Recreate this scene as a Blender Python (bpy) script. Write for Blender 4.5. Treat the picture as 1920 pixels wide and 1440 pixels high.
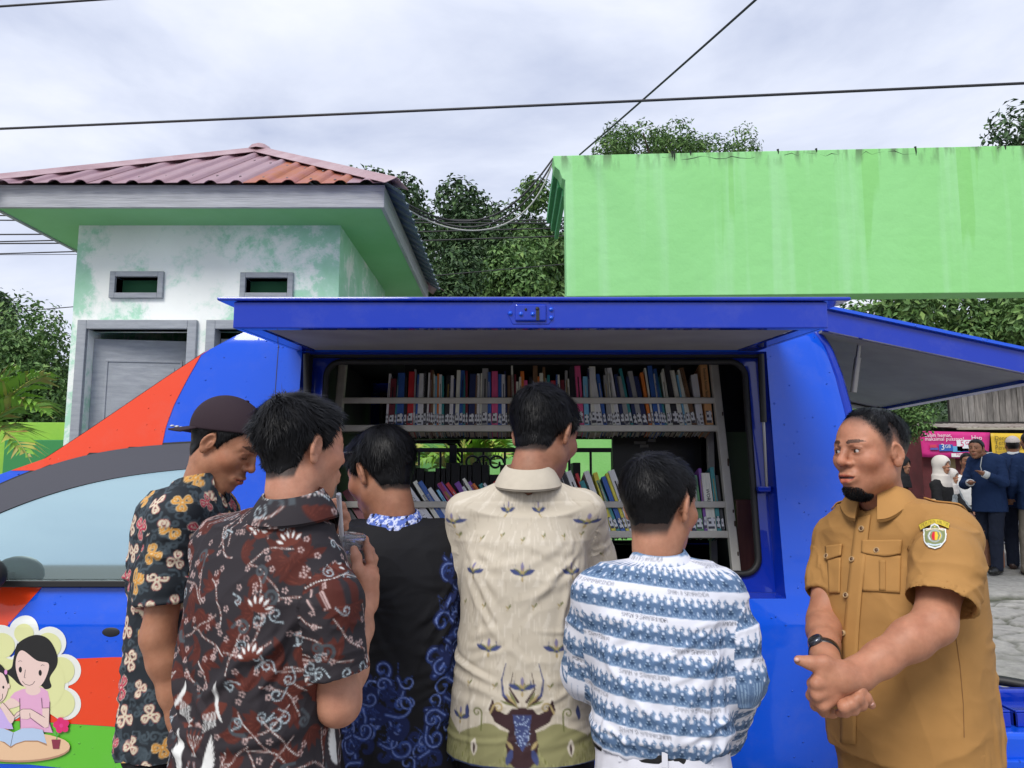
import bpy, bmesh, math, random
import numpy as np
from mathutils import Vector, Matrix, Euler

for _o in list(bpy.data.objects): bpy.data.objects.remove(_o, do_unlink=True)
SC = bpy.context.scene
COL = SC.collection
R = math.radians
rnd = random.Random(7)

# ------------------------------------------------------------------ camera
CAM_Z, PITCH, FPX = 1.5, R(7.1), 1442.0
cam_d = bpy.data.cameras.new('camera'); cam = bpy.data.objects.new('camera', cam_d); COL.objects.link(cam)
cam.location = (0, 0, CAM_Z); cam.rotation_euler = (math.pi/2 + PITCH, 0, 0)
cam_d.sensor_fit = 'HORIZONTAL'; cam_d.sensor_width = 36.0; cam_d.lens = 36.0*FPX/1920.0
cam_d.clip_start = 0.05; cam_d.clip_end = 2000
SC.camera = cam
SC.render.resolution_x = 1024; SC.render.resolution_y = 768

# ------------------------------------------------------------------ sky and sun (overcast noon)
SUN_EL, SUN_AZ = R(46), R(205)          # azimuth clockwise from +Y: the bright part of the cloud is behind the camera
world = bpy.data.worlds.new('World'); SC.world = world; world.use_nodes = True
wn = world.node_tree.nodes; wl = world.node_tree.links; wn.clear()
w_out = wn.new('ShaderNodeOutputWorld'); w_bg = wn.new('ShaderNodeBackground'); wl.new(w_bg.outputs[0], w_out.inputs[0])
w_sky = wn.new('ShaderNodeTexSky'); w_sky.sky_type = 'NISHITA'; w_sky.sun_disc = False
w_sky.sun_elevation = SUN_EL; w_sky.sun_rotation = SUN_AZ; w_sky.dust_density = 2.0
w_tc = wn.new('ShaderNodeTexCoord'); w_map = wn.new('ShaderNodeMapping'); wl.new(w_tc.outputs['Generated'], w_map.inputs[0])
w_map.inputs['Scale'].default_value = (1.0, 1.0, 2.6)
w_n1 = wn.new('ShaderNodeTexNoise'); w_n1.inputs['Scale'].default_value = 1.9; w_n1.inputs['Detail'].default_value = 7; w_n1.inputs['Roughness'].default_value = 0.55; w_n1.inputs['Distortion'].default_value = 0.35
wl.new(w_map.outputs[0], w_n1.inputs['Vector'])
w_cr = wn.new('ShaderNodeValToRGB'); wl.new(w_n1.outputs['Fac'], w_cr.inputs[0])
w_cr.color_ramp.elements[0].position = 0.34; w_cr.color_ramp.elements[0].color = (2.95, 3.3, 4.35, 1)
w_cr.color_ramp.elements[1].position = 0.66; w_cr.color_ramp.elements[1].color = (5.35, 5.5, 6.0, 1)
e = w_cr.color_ramp.elements.new(0.5); e.color = (4.2, 4.5, 5.35, 1)
w_n2 = wn.new('ShaderNodeTexNoise'); w_n2.inputs['Scale'].default_value = 1.4; w_n2.inputs['Detail'].default_value = 4
wl.new(w_map.outputs[0], w_n2.inputs['Vector'])
w_cov = wn.new('ShaderNodeMapRange'); wl.new(w_n2.outputs['Fac'], w_cov.inputs[0])
w_cov.inputs[1].default_value = 0.25; w_cov.inputs[2].default_value = 0.45; w_cov.inputs[3].default_value = 0.86; w_cov.inputs[4].default_value = 0.97
w_mix = wn.new('ShaderNodeMix'); w_mix.data_type = 'RGBA'
wl.new(w_cov.outputs[0], w_mix.inputs['Factor']); wl.new(w_sky.outputs[0], w_mix.inputs[6]); wl.new(w_cr.outputs[0], w_mix.inputs[7])
wl.new(w_mix.outputs[2], w_bg.inputs[0]); w_bg.inputs[1].default_value = 0.1
sun_d = bpy.data.lights.new('sun', 'SUN'); sun = bpy.data.objects.new('sun', sun_d); COL.objects.link(sun)
sun_d.energy = 1.5; sun_d.angle = R(25); sun_d.color = (1.0, 0.965, 0.91)
_sd = Vector((math.sin(SUN_AZ)*math.cos(SUN_EL), math.cos(SUN_AZ)*math.cos(SUN_EL), math.sin(SUN_EL)))
sun.rotation_euler = _sd.to_track_quat('Z', 'Y').to_euler(); sun.location = _sd*30
SC.view_settings.view_transform = 'Standard'; SC.view_settings.look = 'None'
SC.view_settings.exposure = 0.92; SC.view_settings.gamma = 1.0; SC.view_settings.use_curve_mapping = False
SC.cycles.max_bounces = 8; SC.cycles.transparent_max_bounces = 16

# ------------------------------------------------------------------ helpers
def at(u, v, Y):
    """world point at depth Y seen at photograph pixel (u, v)"""
    dx = (u-960)/FPX; dv = (720-v)/FPX; c, s = math.cos(PITCH), math.sin(PITCH)
    t = Y/(c-dv*s)
    return Vector((dx*t, Y, CAM_Z+t*(s+dv*c)))

MATS = {}
def _sock(bs, *names):
    for n in names:
        if n in bs.inputs: return bs.inputs[n]
def mat(name, col, rough=0.6, col2=None, nscale=8.0, ndet=4.0, bump=0.0, bscale=60.0, metal=0.0, coat=0.0, spec=None, attr=None,
        trans=0.0, sss=0.0, emit=None, alpha=None, mapscale=None, lo=0.35, hi=0.65, sheen=0.0):
    if name in MATS: return MATS[name]
    m = bpy.data.materials.new(name); m.use_nodes = True; MATS[name] = m
    nt = m.node_tree; N = nt.nodes; L = nt.links; bs = N['Principled BSDF']
    bs.inputs['Roughness'].default_value = rough; bs.inputs['Metallic'].default_value = metal
    bs.inputs['Base Color'].default_value = (*col, 1)
    if coat: _sock(bs, 'Coat Weight').default_value = coat; _sock(bs, 'Coat Roughness').default_value = 0.04
    if spec is not None: _sock(bs, 'Specular IOR Level').default_value = spec
    if trans: _sock(bs, 'Transmission Weight').default_value = trans
    if sheen: _sock(bs, 'Sheen Weight').default_value = sheen; _sock(bs,'Sheen Roughness').default_value = 0.5
    if sss:
        _sock(bs, 'Subsurface Weight').default_value = sss; _sock(bs, 'Subsurface Radius').default_value = (0.012, 0.005, 0.003); _sock(bs, 'Subsurface Scale').default_value = 1.0
    if alpha is not None: bs.inputs['Alpha'].default_value = alpha
    tc = N.new('ShaderNodeTexCoord'); vec = tc.outputs['Object']
    if mapscale:
        mp = N.new('ShaderNodeMapping'); mp.inputs['Scale'].default_value = mapscale; L.new(vec, mp.inputs[0]); vec = mp.outputs[0]
    src = None
    if attr:
        a = N.new('ShaderNodeAttribute'); a.attribute_name = attr; src = a.outputs['Color']
    if col2 is not None:
        nz = N.new('ShaderNodeTexNoise'); nz.inputs['Scale'].default_value = nscale; nz.inputs['Detail'].default_value = ndet; nz.inputs['Roughness'].default_value = 0.6
        L.new(vec, nz.inputs['Vector'])
        mr = N.new('ShaderNodeMapRange'); mr.inputs[1].default_value = lo; mr.inputs[2].default_value = hi; L.new(nz.outputs['Fac'], mr.inputs[0])
        mx = N.new('ShaderNodeMix'); mx.data_type = 'RGBA'; L.new(mr.outputs[0], mx.inputs['Factor'])
        if src is not None:
            mx.blend_type = 'MULTIPLY'; L.new(src, mx.inputs[6]); mx.inputs[7].default_value = (*col2, 1)
        else:
            mx.inputs[6].default_value = (*col, 1); mx.inputs[7].default_value = (*col2, 1)
        src = mx.outputs[2]
    if src is not None: L.new(src, bs.inputs['Base Color'])
    if bump:
        nb = N.new('ShaderNodeTexNoise'); nb.inputs['Scale'].default_value = bscale; nb.inputs['Detail'].default_value = 5
        L.new(vec, nb.inputs['Vector'])
        bp = N.new('ShaderNodeBump'); bp.inputs['Strength'].default_value = bump; bp.inputs['Distance'].default_value = 0.01
        L.new(nb.outputs['Fac'], bp.inputs['Height']); L.new(bp.outputs[0], bs.inputs['Normal'])
    return m

def tag(o, label=None, cat=None, group=None, kind=None):
    if label: o['label'] = label
    if cat: o['category'] = cat
    if group: o['group'] = group
    if kind: o['kind'] = kind
    return o

def inv_of(p):
    M = Matrix.Identity(4)
    if p is None: return M
    return (Matrix.LocRotScale(p.location, p.rotation_euler, p.scale)).inverted()

def put(name, me, m=None, parent=None, world=True):
    """link mesh as an object; with world=True the coordinates are world ones whatever the (unparented) parent's placement"""
    o = bpy.data.objects.new(name, me); COL.objects.link(o)
    if m is not None and not me.materials: me.materials.append(m)
    if parent is not None:
        o.parent = parent
        if world:
            p = parent; chain = Matrix.Identity(4)
            while p is not None:
                chain = (p.matrix_parent_inverse @ Matrix.LocRotScale(p.location, p.rotation_euler, p.scale)) @ chain
                p = p.parent
            o.matrix_parent_inverse = chain.inverted()
    return o

def empty(name, loc=(0,0,0), rz=0.0, label=None, cat=None, group=None, kind=None):
    o = bpy.data.objects.new(name, None); COL.objects.link(o)
    o.location = loc; o.rotation_euler = (0, 0, rz); o.empty_display_size = 0.1
    return tag(o, label, cat, group, kind)

def V3(p): return Vector(p)

class MB:
    def __init__(s): s.v = []; s.f = []; s.mi = []; s.sm = []
    def add(s, vs, fs, mi=0, smooth=False):
        b = len(s.v); s.v += [tuple(p) for p in vs]
        for f in fs: s.f.append(tuple(b+i for i in f)); s.mi.append(mi); s.sm.append(smooth)
    def box(s, lo, hi, mi=0, M=None):
        (a,b,c),(d,e,f) = lo, hi
        vs = [(a,b,c),(d,b,c),(d,e,c),(a,e,c),(a,b,f),(d,b,f),(d,e,f),(a,e,f)]
        if M is not None: vs = [M @ Vector(p) for p in vs]
        s.add(vs, [(0,3,2,1),(4,5,6,7),(0,1,5,4),(1,2,6,5),(2,3,7,6),(3,0,4,7)], mi); return s
    def bar(s, p, q, w, t, up=(0,0,1), mi=0):
        p, q = Vector(p), Vector(q); d = (q-p); L = d.length; d.normalize(); up = Vector(up)
        x = d.cross(up)
        if x.length < 1e-4: x = d.cross(Vector((1,0,0)))
        x.normalize(); u = x.cross(d)
        M = Matrix((x, d, u)).transposed().to_4x4(); M.translation = p
        s.box((-w/2,0,-t/2),(w/2,L,t/2), mi, M); return s
    def tube(s, pts, r, n=8, mi=0, cap=True, smooth=True):
        pts = [Vector(p) for p in pts]; k = len(pts); rs = r if hasattr(r,'__len__') else [r]*k
        prev = None; vs = []
        for i, p in enumerate(pts):
            d = (pts[min(i+1,k-1)]-pts[max(i-1,0)]).normalized()
            if prev is None:
                a = d.orthogonal().normalized()
            else:
                a = (prev - d*prev.dot(d)); a = a.normalized() if a.length > 1e-6 else d.orthogonal().normalized()
            prev = a; b = d.cross(a)
            for j in range(n):
                t = 2*math.pi*j/n; vs.append(p + (a*math.cos(t)+b*math.sin(t))*rs[i])
        fs = [(i*n+j, i*n+(j+1)%n, (i+1)*n+(j+1)%n, (i+1)*n+j) for i in range(k-1) for j in range(n)]
        s.add(vs, fs, mi, smooth)
        if cap:
            b = len(s.v); s.add(vs[:n], [tuple(range(n-1,-1,-1))], mi); s.add(vs[-n:], [tuple(range(n))], mi)
        return s
    def grid(s, rows, mi=0, smooth=True, close=False):
        n = len(rows[0]); vs = [p for r in rows for p in r]
        m = n if close else n-1
        s.add(vs, [(i*n+j, i*n+(j+1)%n, (i+1)*n+(j+1)%n, (i+1)*n+j) for i in range(len(rows)-1) for j in range(m)], mi, smooth); return s
    def prism(s, poly, off, mi=0):
        n = len(poly); off = Vector(off); a = [Vector(p) for p in poly]; b = [p+off for p in a]
        s.add(a+b, [tuple(range(n-1,-1,-1)), tuple(range(n,2*n))]+[(i,(i+1)%n,n+(i+1)%n,n+i) for i in range(n)], mi); return s
    def lathe(s, prof, n=24, c=(0,0,0), mi=0, M=None, smooth=True):
        rows = []
        for (r,z) in prof:
            row = [Vector((r*math.cos(2*math.pi*j/n), r*math.sin(2*math.pi*j/n), z)) for j in range(n)]
            rows.append([((M @ p) if M is not None else p)+Vector(c) for p in row])
        s.grid(rows, mi, smooth, close=True); return s
    def sphere(s, c, r, n=12, m=8, mi=0):
        r = r if hasattr(r,'__len__') else (r,r,r)
        rows = [[(c[0]+r[0]*math.sin(math.pi*i/m)*math.cos(2*math.pi*j/n), c[1]+r[1]*math.sin(math.pi*i/m)*math.sin(2*math.pi*j/n), c[2]-r[2]*math.cos(math.pi*i/m)) for j in range(n)] for i in range(m+1)]
        s.grid(rows, mi, True, close=True); return s
    def mesh(s, name):
        me = bpy.data.meshes.new(name); me.from_pydata(s.v, [], s.f)
        me.polygons.foreach_set('material_index', s.mi); me.polygons.foreach_set('use_smooth', s.sm); me.update(); return me
    def build(s, name, mats=None, parent=None, bevel=0.0, world=True, seg=2, auto=False):
        me = s.mesh(name)
        for m in (mats if isinstance(mats,(list,tuple)) else [mats] if mats else []): me.materials.append(m)
        o = put(name, me, None, parent, world)
        if bevel:
            b = o.modifiers.new('bevel','BEVEL'); b.width = bevel; b.segments = seg; b.limit_method = 'ANGLE'; b.angle_limit = R(40)
        return o

def np_mesh(name, V, F, cols=None, smooth=True, tris=False):
    """mesh from numpy verts (n,3) and quads (m,4) or tris (m,3), optional vertex colours (n,3)"""
    me = bpy.data.meshes.new(name); V = np.asarray(V, np.float32); F = np.asarray(F, np.int32); k = F.shape[1]
    me.vertices.add(len(V)); me.vertices.foreach_set('co', V.ravel())
    me.loops.add(F.size); me.loops.foreach_set('vertex_index', F.ravel())
    me.polygons.add(len(F)); me.polygons.foreach_set('loop_start', np.arange(0, F.size, k, dtype=np.int32))
    me.polygons.foreach_set('use_smooth', np.full(len(F), smooth, bool))
    me.update(calc_edges=True)
    if cols is not None:
        a = me.color_attributes.new('col', 'FLOAT_COLOR', 'POINT')
        c = np.ones((len(V),4), np.float32); c[:,:3] = cols; a.data.foreach_set('color', c.ravel())
    return me

def text_mesh(txt, size, name='lettering', extrude=0.0, align='CENTER', spacing=1.0):
    cu = bpy.data.curves.new(name, 'FONT'); cu.body = txt; cu.size = size; cu.align_x = align; cu.align_y = 'CENTER'; cu.extrude = extrude; cu.resolution_u = 2; cu.space_character = spacing
    o = bpy.data.objects.new(name, cu); COL.objects.link(o)
    dg = bpy.context.evaluated_depsgraph_get(); me = bpy.data.meshes.new_from_object(o.evaluated_get(dg)); me.name = name
    bpy.data.objects.remove(o, do_unlink=True); bpy.data.curves.remove(cu)
    return me
def place_text(txt, size, M, m, parent=None, name='lettering', align='CENTER', bold=0.0, spacing=1.0):
    me = text_mesh(txt, size, name, 0.0, align, spacing); me.transform(M)
    return put(name, me, m, parent)

# ------------------------------------------------------------------ value noise in numpy
def _h3(i, j, k, seed):
    n = (i*374761393 + j*668265263 + k*2147483647 + seed*144665) & 0xffffffff
    n = ((n ^ (n >> 13))*1274126177) & 0xffffffff
    return ((n ^ (n >> 16)) & 0xffff)/65535.0
def vnoise(P, scale, seed=0):
    P = np.asarray(P, np.float64)*scale; I = np.floor(P).astype(np.int64); f = P-I; f = f*f*(3-2*f); out = 0
    for a in (0,1):
        for b in (0,1):
            for c in (0,1):
                w = (f[:,0] if a else 1-f[:,0])*(f[:,1] if b else 1-f[:,1])*(f[:,2] if c else 1-f[:,2])
                out = out + w*_h3(I[:,0]+a, I[:,1]+b, I[:,2]+c, seed)
    return out*2-1
def fbm(P, scale, seed=0, oct=3):
    s = 0; a = 1.0; t = 0
    for o in range(oct): s = s+a*vnoise(P, scale*2**o, seed+o*17); t += a; a *= 0.5
    return s/t
# ================================================================== GROUND
def gz(y): return np.maximum(0, (np.asarray(y, float)-4.5))*0.07 if not np.isscalar(y) else max(0.0, y-4.5)*0.07
def make_ground():
    xs = np.unique(np.concatenate([np.linspace(-400,-12,8), np.arange(-12,1.4,0.4), np.arange(1.4,6.6,0.04), np.arange(6.6,14,0.4), np.linspace(14,400,8)]))
    ys = np.unique(np.concatenate([np.linspace(-300,-8,6), np.arange(-8,3.6,0.4), np.arange(3.6,10.6,0.04), np.arange(10.6,30,0.5), np.linspace(30,600,8)]))
    X, Y = np.meshgrid(xs, ys, indexing='ij'); P = np.stack([X.ravel(), Y.ravel(), np.zeros(X.size)], 1)
    Z = gz(np.minimum(P[:,1], 40))
    near = (P[:,0] > 1.4) & (P[:,0] < 6.6) & (P[:,1] > 3.6) & (P[:,1] < 10.6)
    Q = P[near]
    rg = np.random.RandomState(3)
    # broken slab plates: distance to the border between random cells
    pts = np.stack([rg.uniform(1,7,420), rg.uniform(3.4,11,420)], 1)
    Qw = Q[:,:2] + np.stack([fbm(Q, 2.2, 5), fbm(Q, 2.2, 9)], 1)*0.12
    d1 = np.full(len(Q), 9.0); d2 = np.full(len(Q), 9.0); idx = np.zeros(len(Q), int)
    for i, p in enumerate(pts):
        d = np.hypot((Qw[:,0]-p[0])*0.8, (Qw[:,1]-p[1])*1.3)
        c = d < d1; d2 = np.where(c, d1, np.minimum(d2, d)); idx = np.where(c, i, idx); d1 = np.where(c, d, d1)
    band = np.clip(1-np.abs(Q[:,1]-7.2)/1.5, 0, 1)*0.9 + 0.25*np.clip(fbm(Q, 0.7, 2)+0.2, 0, 1)
    crack = np.exp(-((d2-d1)/0.035)**2)*band
    tilt = (rg.uniform(-1,1,420)[idx])*0.012*band
    z = Z[near] + fbm(Q, 1.1, 4)*0.012 + fbm(Q, 6.0, 8)*0.004 + tilt - crack*0.03
    for y0, amp in ((8.3, 0.05), (5.35, 0.03)):        # expansion joints
        yy = y0 + fbm(Q*np.array([1,0,0]), 1.3, 21)*0.1
        z -= amp*np.exp(-((Q[:,1]-yy)/0.035)**2)
    Z[near] = z
    # cracks filled with soil and grass
    dirt = np.zeros(len(P)); dirt[near] = np.clip(crack*1.2 + sum(np.exp(-((Q[:,1]-(y0+fbm(Q*np.array([1,0,0]), 1.3, 21)*0.1))/0.06)**2) for y0 in (8.3, 5.35)), 0, 1)
    c0 = np.array([0.36,0.345,0.315]); c1 = np.array([0.075,0.08,0.05])
    pat = np.clip(fbm(P*np.array([1,1.5,1]), 0.9, 31)*0.5+0.5, 0, 1)[:,None]
    cols = (c0*(0.78+0.4*pat))*(1-dirt[:,None]) + c1*dirt[:,None]
    P[:,2] = Z
    nx, ny = len(xs), len(ys); I = np.arange(nx*ny).reshape(nx, ny)
    F = np.stack([I[:-1,:-1], I[1:,:-1], I[1:,1:], I[:-1,1:]], -1).reshape(-1,4)
    me = np_mesh('ground', P, F, cols)
    put('ground', me, mat('concrete_ground', (0.3,0.29,0.27), 0.85, col2=(0.72,0.72,0.74), nscale=14, ndet=8, bump=0.6, bscale=35, attr='col'))['kind'] = 'structure'
make_ground()

# ================================================================== FOLIAGE
LEAF = {}
def leaf_mat(name, sat=1.0):
    return mat(name, (0.05,0.1,0.03), 0.55, attr='col', col2=(0.75,0.8,0.7), nscale=3.0, spec=0.35)
def leaf_cloud(lobes, n, size, seed, palette, droop=0.3, aspect=0.5, shell=(0.5,1.08), up=0.35):
    """many small folded leaves spread through the shells of the crown's lobes"""
    rg = np.random.RandomState(seed); L = np.array([l[:3] for l in lobes]); r = np.array([l[3] for l in lobes])
    w = r**2/np.sum(r**2); k = rg.choice(len(lobes), n, p=w)
    d = rg.normal(size=(n,3)); d /= np.linalg.norm(d, axis=1)[:,None]
    lump = 1 + 0.22*fbm(d*2.0+k[:,None]*3.1, 1.6, seed)
    rad = r[k]*rg.uniform(shell[0], shell[1], n)**0.8*lump
    c = L[k] + d*rad[:,None]
    nrm = d*0.8 + rg.normal(size=(n,3))*0.45 + np.array([0,0,up]); nrm /= np.linalg.norm(nrm, axis=1)[:,None]
    t = rg.normal(size=(n,3)) + np.array([0,0,-droop*2]); t -= nrm*np.sum(t*nrm,1)[:,None]; t /= np.linalg.norm(t,axis=1)[:,None]
    b = np.cross(nrm, t); s = size*rg.uniform(0.6,1.35,n)[:,None]; a = aspect*s
    V = np.stack([c, c+t*s*0.5+b*a*0.5+nrm*s*0.08, c+t*s-nrm*s*0.12, c+t*s*0.5-b*a*0.5+nrm*s*0.08], 1).reshape(-1,3)
    F = np.arange(4*n).reshape(n,4)
    tri = np.concatenate([F[:,[0,1,2]], F[:,[0,2,3]]])
    pal = np.array(palette); ci = np.clip(rg.beta(2,2,n)*(len(pal)-1), 0, len(pal)-1.001); i0 = ci.astype(int); fr = (ci-i0)[:,None]
    col = pal[i0]*(1-fr)+pal[i0+1]*fr; col = col*rg.uniform(0.75,1.25,n)[:,None]
    return V, tri, np.repeat(col, 4, 0)
PAL_DARK = [(0.022,0.052,0.024),(0.044,0.092,0.036),(0.072,0.138,0.05),(0.125,0.20,0.075)]
PAL_MID = [(0.045,0.1,0.035),(0.09,0.18,0.05),(0.14,0.25,0.075),(0.22,0.32,0.10)]
PAL_LITE = [(0.04,0.08,0.02),(0.08,0.15,0.04),(0.13,0.21,0.06),(0.2,0.24,0.07)]
bark = mat('bark', (0.11,0.085,0.06), 0.9, col2=(0.05,0.04,0.03), nscale=12, bump=0.5, bscale=30)
def crown_lobes(c, rx, ry, rz, n, seed, rr=(0.35,0.55)):
    rg = random.Random(seed); out = []
    for i in range(n):
        while True:
            x, y, z = rg.uniform(-1,1), rg.uniform(-1,1), rg.uniform(-1,1)
            if x*x+y*y+z*z < 1: break
        m = min(rx,ry,rz)*rg.uniform(*rr)
        out.append((c[0]+x*(rx-m*0.5), c[1]+y*(ry-m*0.5), c[2]+z*(rz-m*0.5), m))
    return out
def tree(name, label, base, c, rad, nl, n, size, seed, pal, group=None, cat='tree', rr=(0.35,0.55), trunk_r=0.14, **kw):
    root = empty(name, base, 0, label, cat, group)
    lobes = crown_lobes(c, *rad, nl, seed, rr)
    V, F, C = leaf_cloud(lobes, n, size, seed, pal, **kw)
    put('crown', np_mesh('crown', V, F, C, smooth=False), leaf_mat('foliage'), root)
    mb = MB(); b = Vector(base); t = Vector(c); rg = random.Random(seed)
    fork = b.lerp(t, 0.62)
    mb.tube([b-Vector((0,0,.1)), b.lerp(fork,.5)+Vector((rg.uniform(-.1,.1),rg.uniform(-.1,.1),0)), fork], [trunk_r*1.25, trunk_r, trunk_r*.8], 8)
    for l in lobes[:8]:
        e_ = Vector(l[:3]); m_ = fork.lerp(e_, .5)+Vector((0,0,.15*(e_-fork).length))
        mb.tube([fork, m_, e_], [trunk_r*.6, trunk_r*.35, trunk_r*.12], 6)
    mb.build('trunk', bark, root)
    return root
def tpx(u0, u1, v0, v1, Y, dy):
    a = at((u0+u1)/2, (v0+v1)/2, Y); s = Y/FPX
    return a, ((u1-u0)/2*s, dy, (v1-v0)/2*s)
def place_tree(name, label, u0, u1, v0, v1, Y, dy, nl, n, size, seed, pal, **kw):
    c, rad = tpx(u0, u1, v0, v1, Y, dy)
    return tree(name, label, (c.x, Y, gz(min(Y,40))), c, rad, nl, n, size, seed, pal, **kw)

G = 'trees on the slope behind the buildings'
place_tree('vine_covered_tree', 'tall vine covered tree rising behind the tin roofed block', 600, 815, 300, 640, 13.5, 1.3, 26, 18785, 0.115, 11, PAL_DARK, group=G)
place_tree('broadleaf_tree', 'dark rounded tree in the gap between roof and green wall', 790, 965, 345, 640, 17.0, 1.6, 26, 17340, 0.127, 12, PAL_DARK, group=G)
place_tree('broadleaf_tree', 'taller mid green tree beside the left end of the green wall', 945, 1100, 330, 640, 15.0, 1.4, 24, 15028, 0.115, 13, PAL_MID, group=G)
place_tree('broadleaf_tree', 'slim pale green tree behind the overhead cable bundle', 895, 1065, 440, 660, 12.8, 1.0, 20, 12138, 0.098, 14, PAL_MID, group=G)
place_tree('broadleaf_tree', 'broad dark tree filling the slope behind the cable bundle', 640, 1120, 375, 700, 19.5, 1.5, 40, 9000, .17, 25, PAL_DARK, group=G)
place_tree('vine_covered_tree', 'low dark thicket tree beneath the cable bundle', 780, 930, 470, 680, 11.5, 0.9, 18, 12138, 0.087, 15, PAL_DARK, group=G)
place_tree('airy_tree', 'airy fine leaved tree showing above the green wall', 1080, 1440, 232, 350, 17.0, 1.2, 52, 9500, .11, 16, PAL_MID, group=G, rr=(.35,.62), aspect=.36)
place_tree('broadleaf_tree', 'tall full tree touching the left end of the green wall', 880, 1110, 365, 660, 16.2, 1.2, 34, 9500, .13, 26, PAL_DARK, group=G)
place_tree('vine_covered_tree', 'dense rounded vine covered tree above the right of green wall', 1785, 2080, 215, 480, 15.0, 1.6, 22, 15028, 0.127, 17, PAL_DARK, group=G)
place_tree('broadleaf_tree', 'large leaved bright tree seen under the green beam', 1490, 2200, 500, 760, 15.5, 1.0, 26, 18785, 0.156, 18, PAL_MID, group=G, rr=(.4,.6))
place_tree('shade_tree', 'small leafy tree next to the grey plank wall', 1600, 1742, 690, 838, 10.8, .5, 22, 10404, 0.058, 19, PAL_MID, rr=(.35,.6), trunk_r=.06, up=.6)
place_tree('vine_covered_tree', 'dark domed tree behind the hedge by the pale block', -90, 52, 505, 760, 13.0, 1.0, 14, 10404, 0.092, 20, PAL_DARK, group=G)
place_tree('hedge_tree', 'glossy dense hedge tree against the peeling building corner', -130, 150, 535, 960, 9.6, .8, 30, 21675, 0.067, 21, PAL_MID, group=G, rr=(.4,.65))
# wooded slope far behind everything
def make_hill():
    xs = np.linspace(-60,60,90); ys = np.linspace(19,90,40); X, Y = np.meshgrid(xs, ys, indexing='ij')
    P = np.stack([X.ravel(), Y.ravel(), np.zeros(X.size)],1)
    P[:,2] = 1.0 + (P[:,1]-19)*0.16 + fbm(P, .12, 3)*1.5 + np.clip((P[:,1]-19)/4,0,1)*fbm(P, .6, 7)*1.1
    P[:,2] += np.clip((P[:,1]-19)/2, 0, 1)*1.7
    P[P[:,1] < 19.5, 2] = 0.2
    I = np.arange(X.size).reshape(X.shape); F = np.stack([I[:-1,:-1], I[1:,:-1], I[1:,1:], I[:-1,1:]], -1).reshape(-1,4)
    put('hill', np_mesh('hill', P, F), mat('hill_green', (0.018,0.04,0.014), .9, col2=(0.05,0.09,0.03), nscale=1.2, ndet=8, bump=1, bscale=4))['kind'] = 'structure'
    rg = np.random.RandomState(5); lobes = []
    for i in range(150):
        x = rg.uniform(-14,14); y = rg.uniform(20,25); lobes.append((x, y, 1.6+(y-19)*.45+rg.uniform(-.3,.8), rg.uniform(.6,1.2)))
    V, T, C = leaf_cloud(lobes, 27200, 0.192, 77, PAL_DARK)
    o = put('undergrowth', np_mesh('undergrowth', V, T, C, smooth=False), leaf_mat('foliage')); tag(o, 'dense green undergrowth covering the slope behind the trees', 'undergrowth', kind='stuff')
make_hill()

# unseen shop row and trees, added behind the viewer to darken the van's reflections
_b = empty('road_shop_row', (1, -13, 0), 0, 'low shop row with tin roof across the road, mirrored in the van', 'building')
MB().box((-14,-15,0),(16,-13,2.6)).build('wall', mat('row_wall', (.22,.21,.2), .8, col2=(.14,.13,.12), nscale=.6), _b)
MB().prism([(-14.6,-15.5,2.6),(-14.6,-12.2,2.4),(-14.6,-13.8,3.2)],(31.2,0,0)).build('roof', mat('row_roof', (.10,.07,.06), .8), _b)
for i in range(7): MB().box((-13+i*4.2,-13.05,.1),(-10.4+i*4.2,-12.96,2.5)).build('shutter', mat('row_shutter', (.06,.065,.07), .6), _b)
for i, (x_, y_, r_) in enumerate(((-12.5,-12.0,1.5),(3.0,-11.5,1.4),(9.5,-11,1.5))): tree('street_tree', ['leafy street tree across the road opposite the cab','leafy street tree across the road opposite the rack','leafy street tree across the road opposite the tailgate'][i], (x_,y_,0), (x_,y_,2.3), (r_,r_*.8,1.0), 14, 1500, .3, 60+i, PAL_DARK)
# palms -------------------------------------------------------------
frond_rib = mat('frond_rib', (0.28,0.3,0.06), .5)
def frond(mb, base, tip, sag, nleaf, ll, seed, wid=.022):
    rg = random.Random(seed); b, t = Vector(base), Vector(tip); n = 14; pts = []
    for i in range(n+1):
        f = i/n; p = b.lerp(t, f); p.z += sag*(4*f*(1-f)) ; pts.append(p)
    mb.tube(pts, [.012*(1-.8*i/n) for i in range(n+1)], 5, mi=0)
    up = Vector((0,0,1))
    for k in range(nleaf):
        f = .12+.88*k/nleaf; i = min(int(f*n), n-1); p = pts[i].lerp(pts[i+1], f*n-i); d = (pts[i+1]-pts[i]).normalized()
        s = d.cross(up); s = s.normalized() if s.length > .05 else Vector((1,0,0))
        L = ll*(math.sin(math.pi*min(1,.2+f*.85))**.6)*rg.uniform(.85,1.1)
        for sg in (-1,1):
            dr = (s*sg*.8 + d*.75 + up*rg.uniform(.0,.35)).normalized()
            e_ = p+dr*L-up*L*rg.uniform(.12,.3); m_ = p+dr*L*.5+up*L*.03; w = d*wid*rg.uniform(.8,1.2); h = up*wid*.35
            mi = 1 if rg.random() < .82 else 2
            mb.add([p-w*.3, p+w*.3, m_+w+h, m_-w+h, e_], [(0,1,2,3),(3,2,4)], mi)
palm_m = [frond_rib, mat('palm_leaf', (0.26,0.46,0.05), .45, col2=(0.17,0.36,0.05), nscale=5), mat('palm_leaf_yellow', (0.45,0.48,0.09), .5, col2=(0.3,0.22,0.07), nscale=6)]
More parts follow.
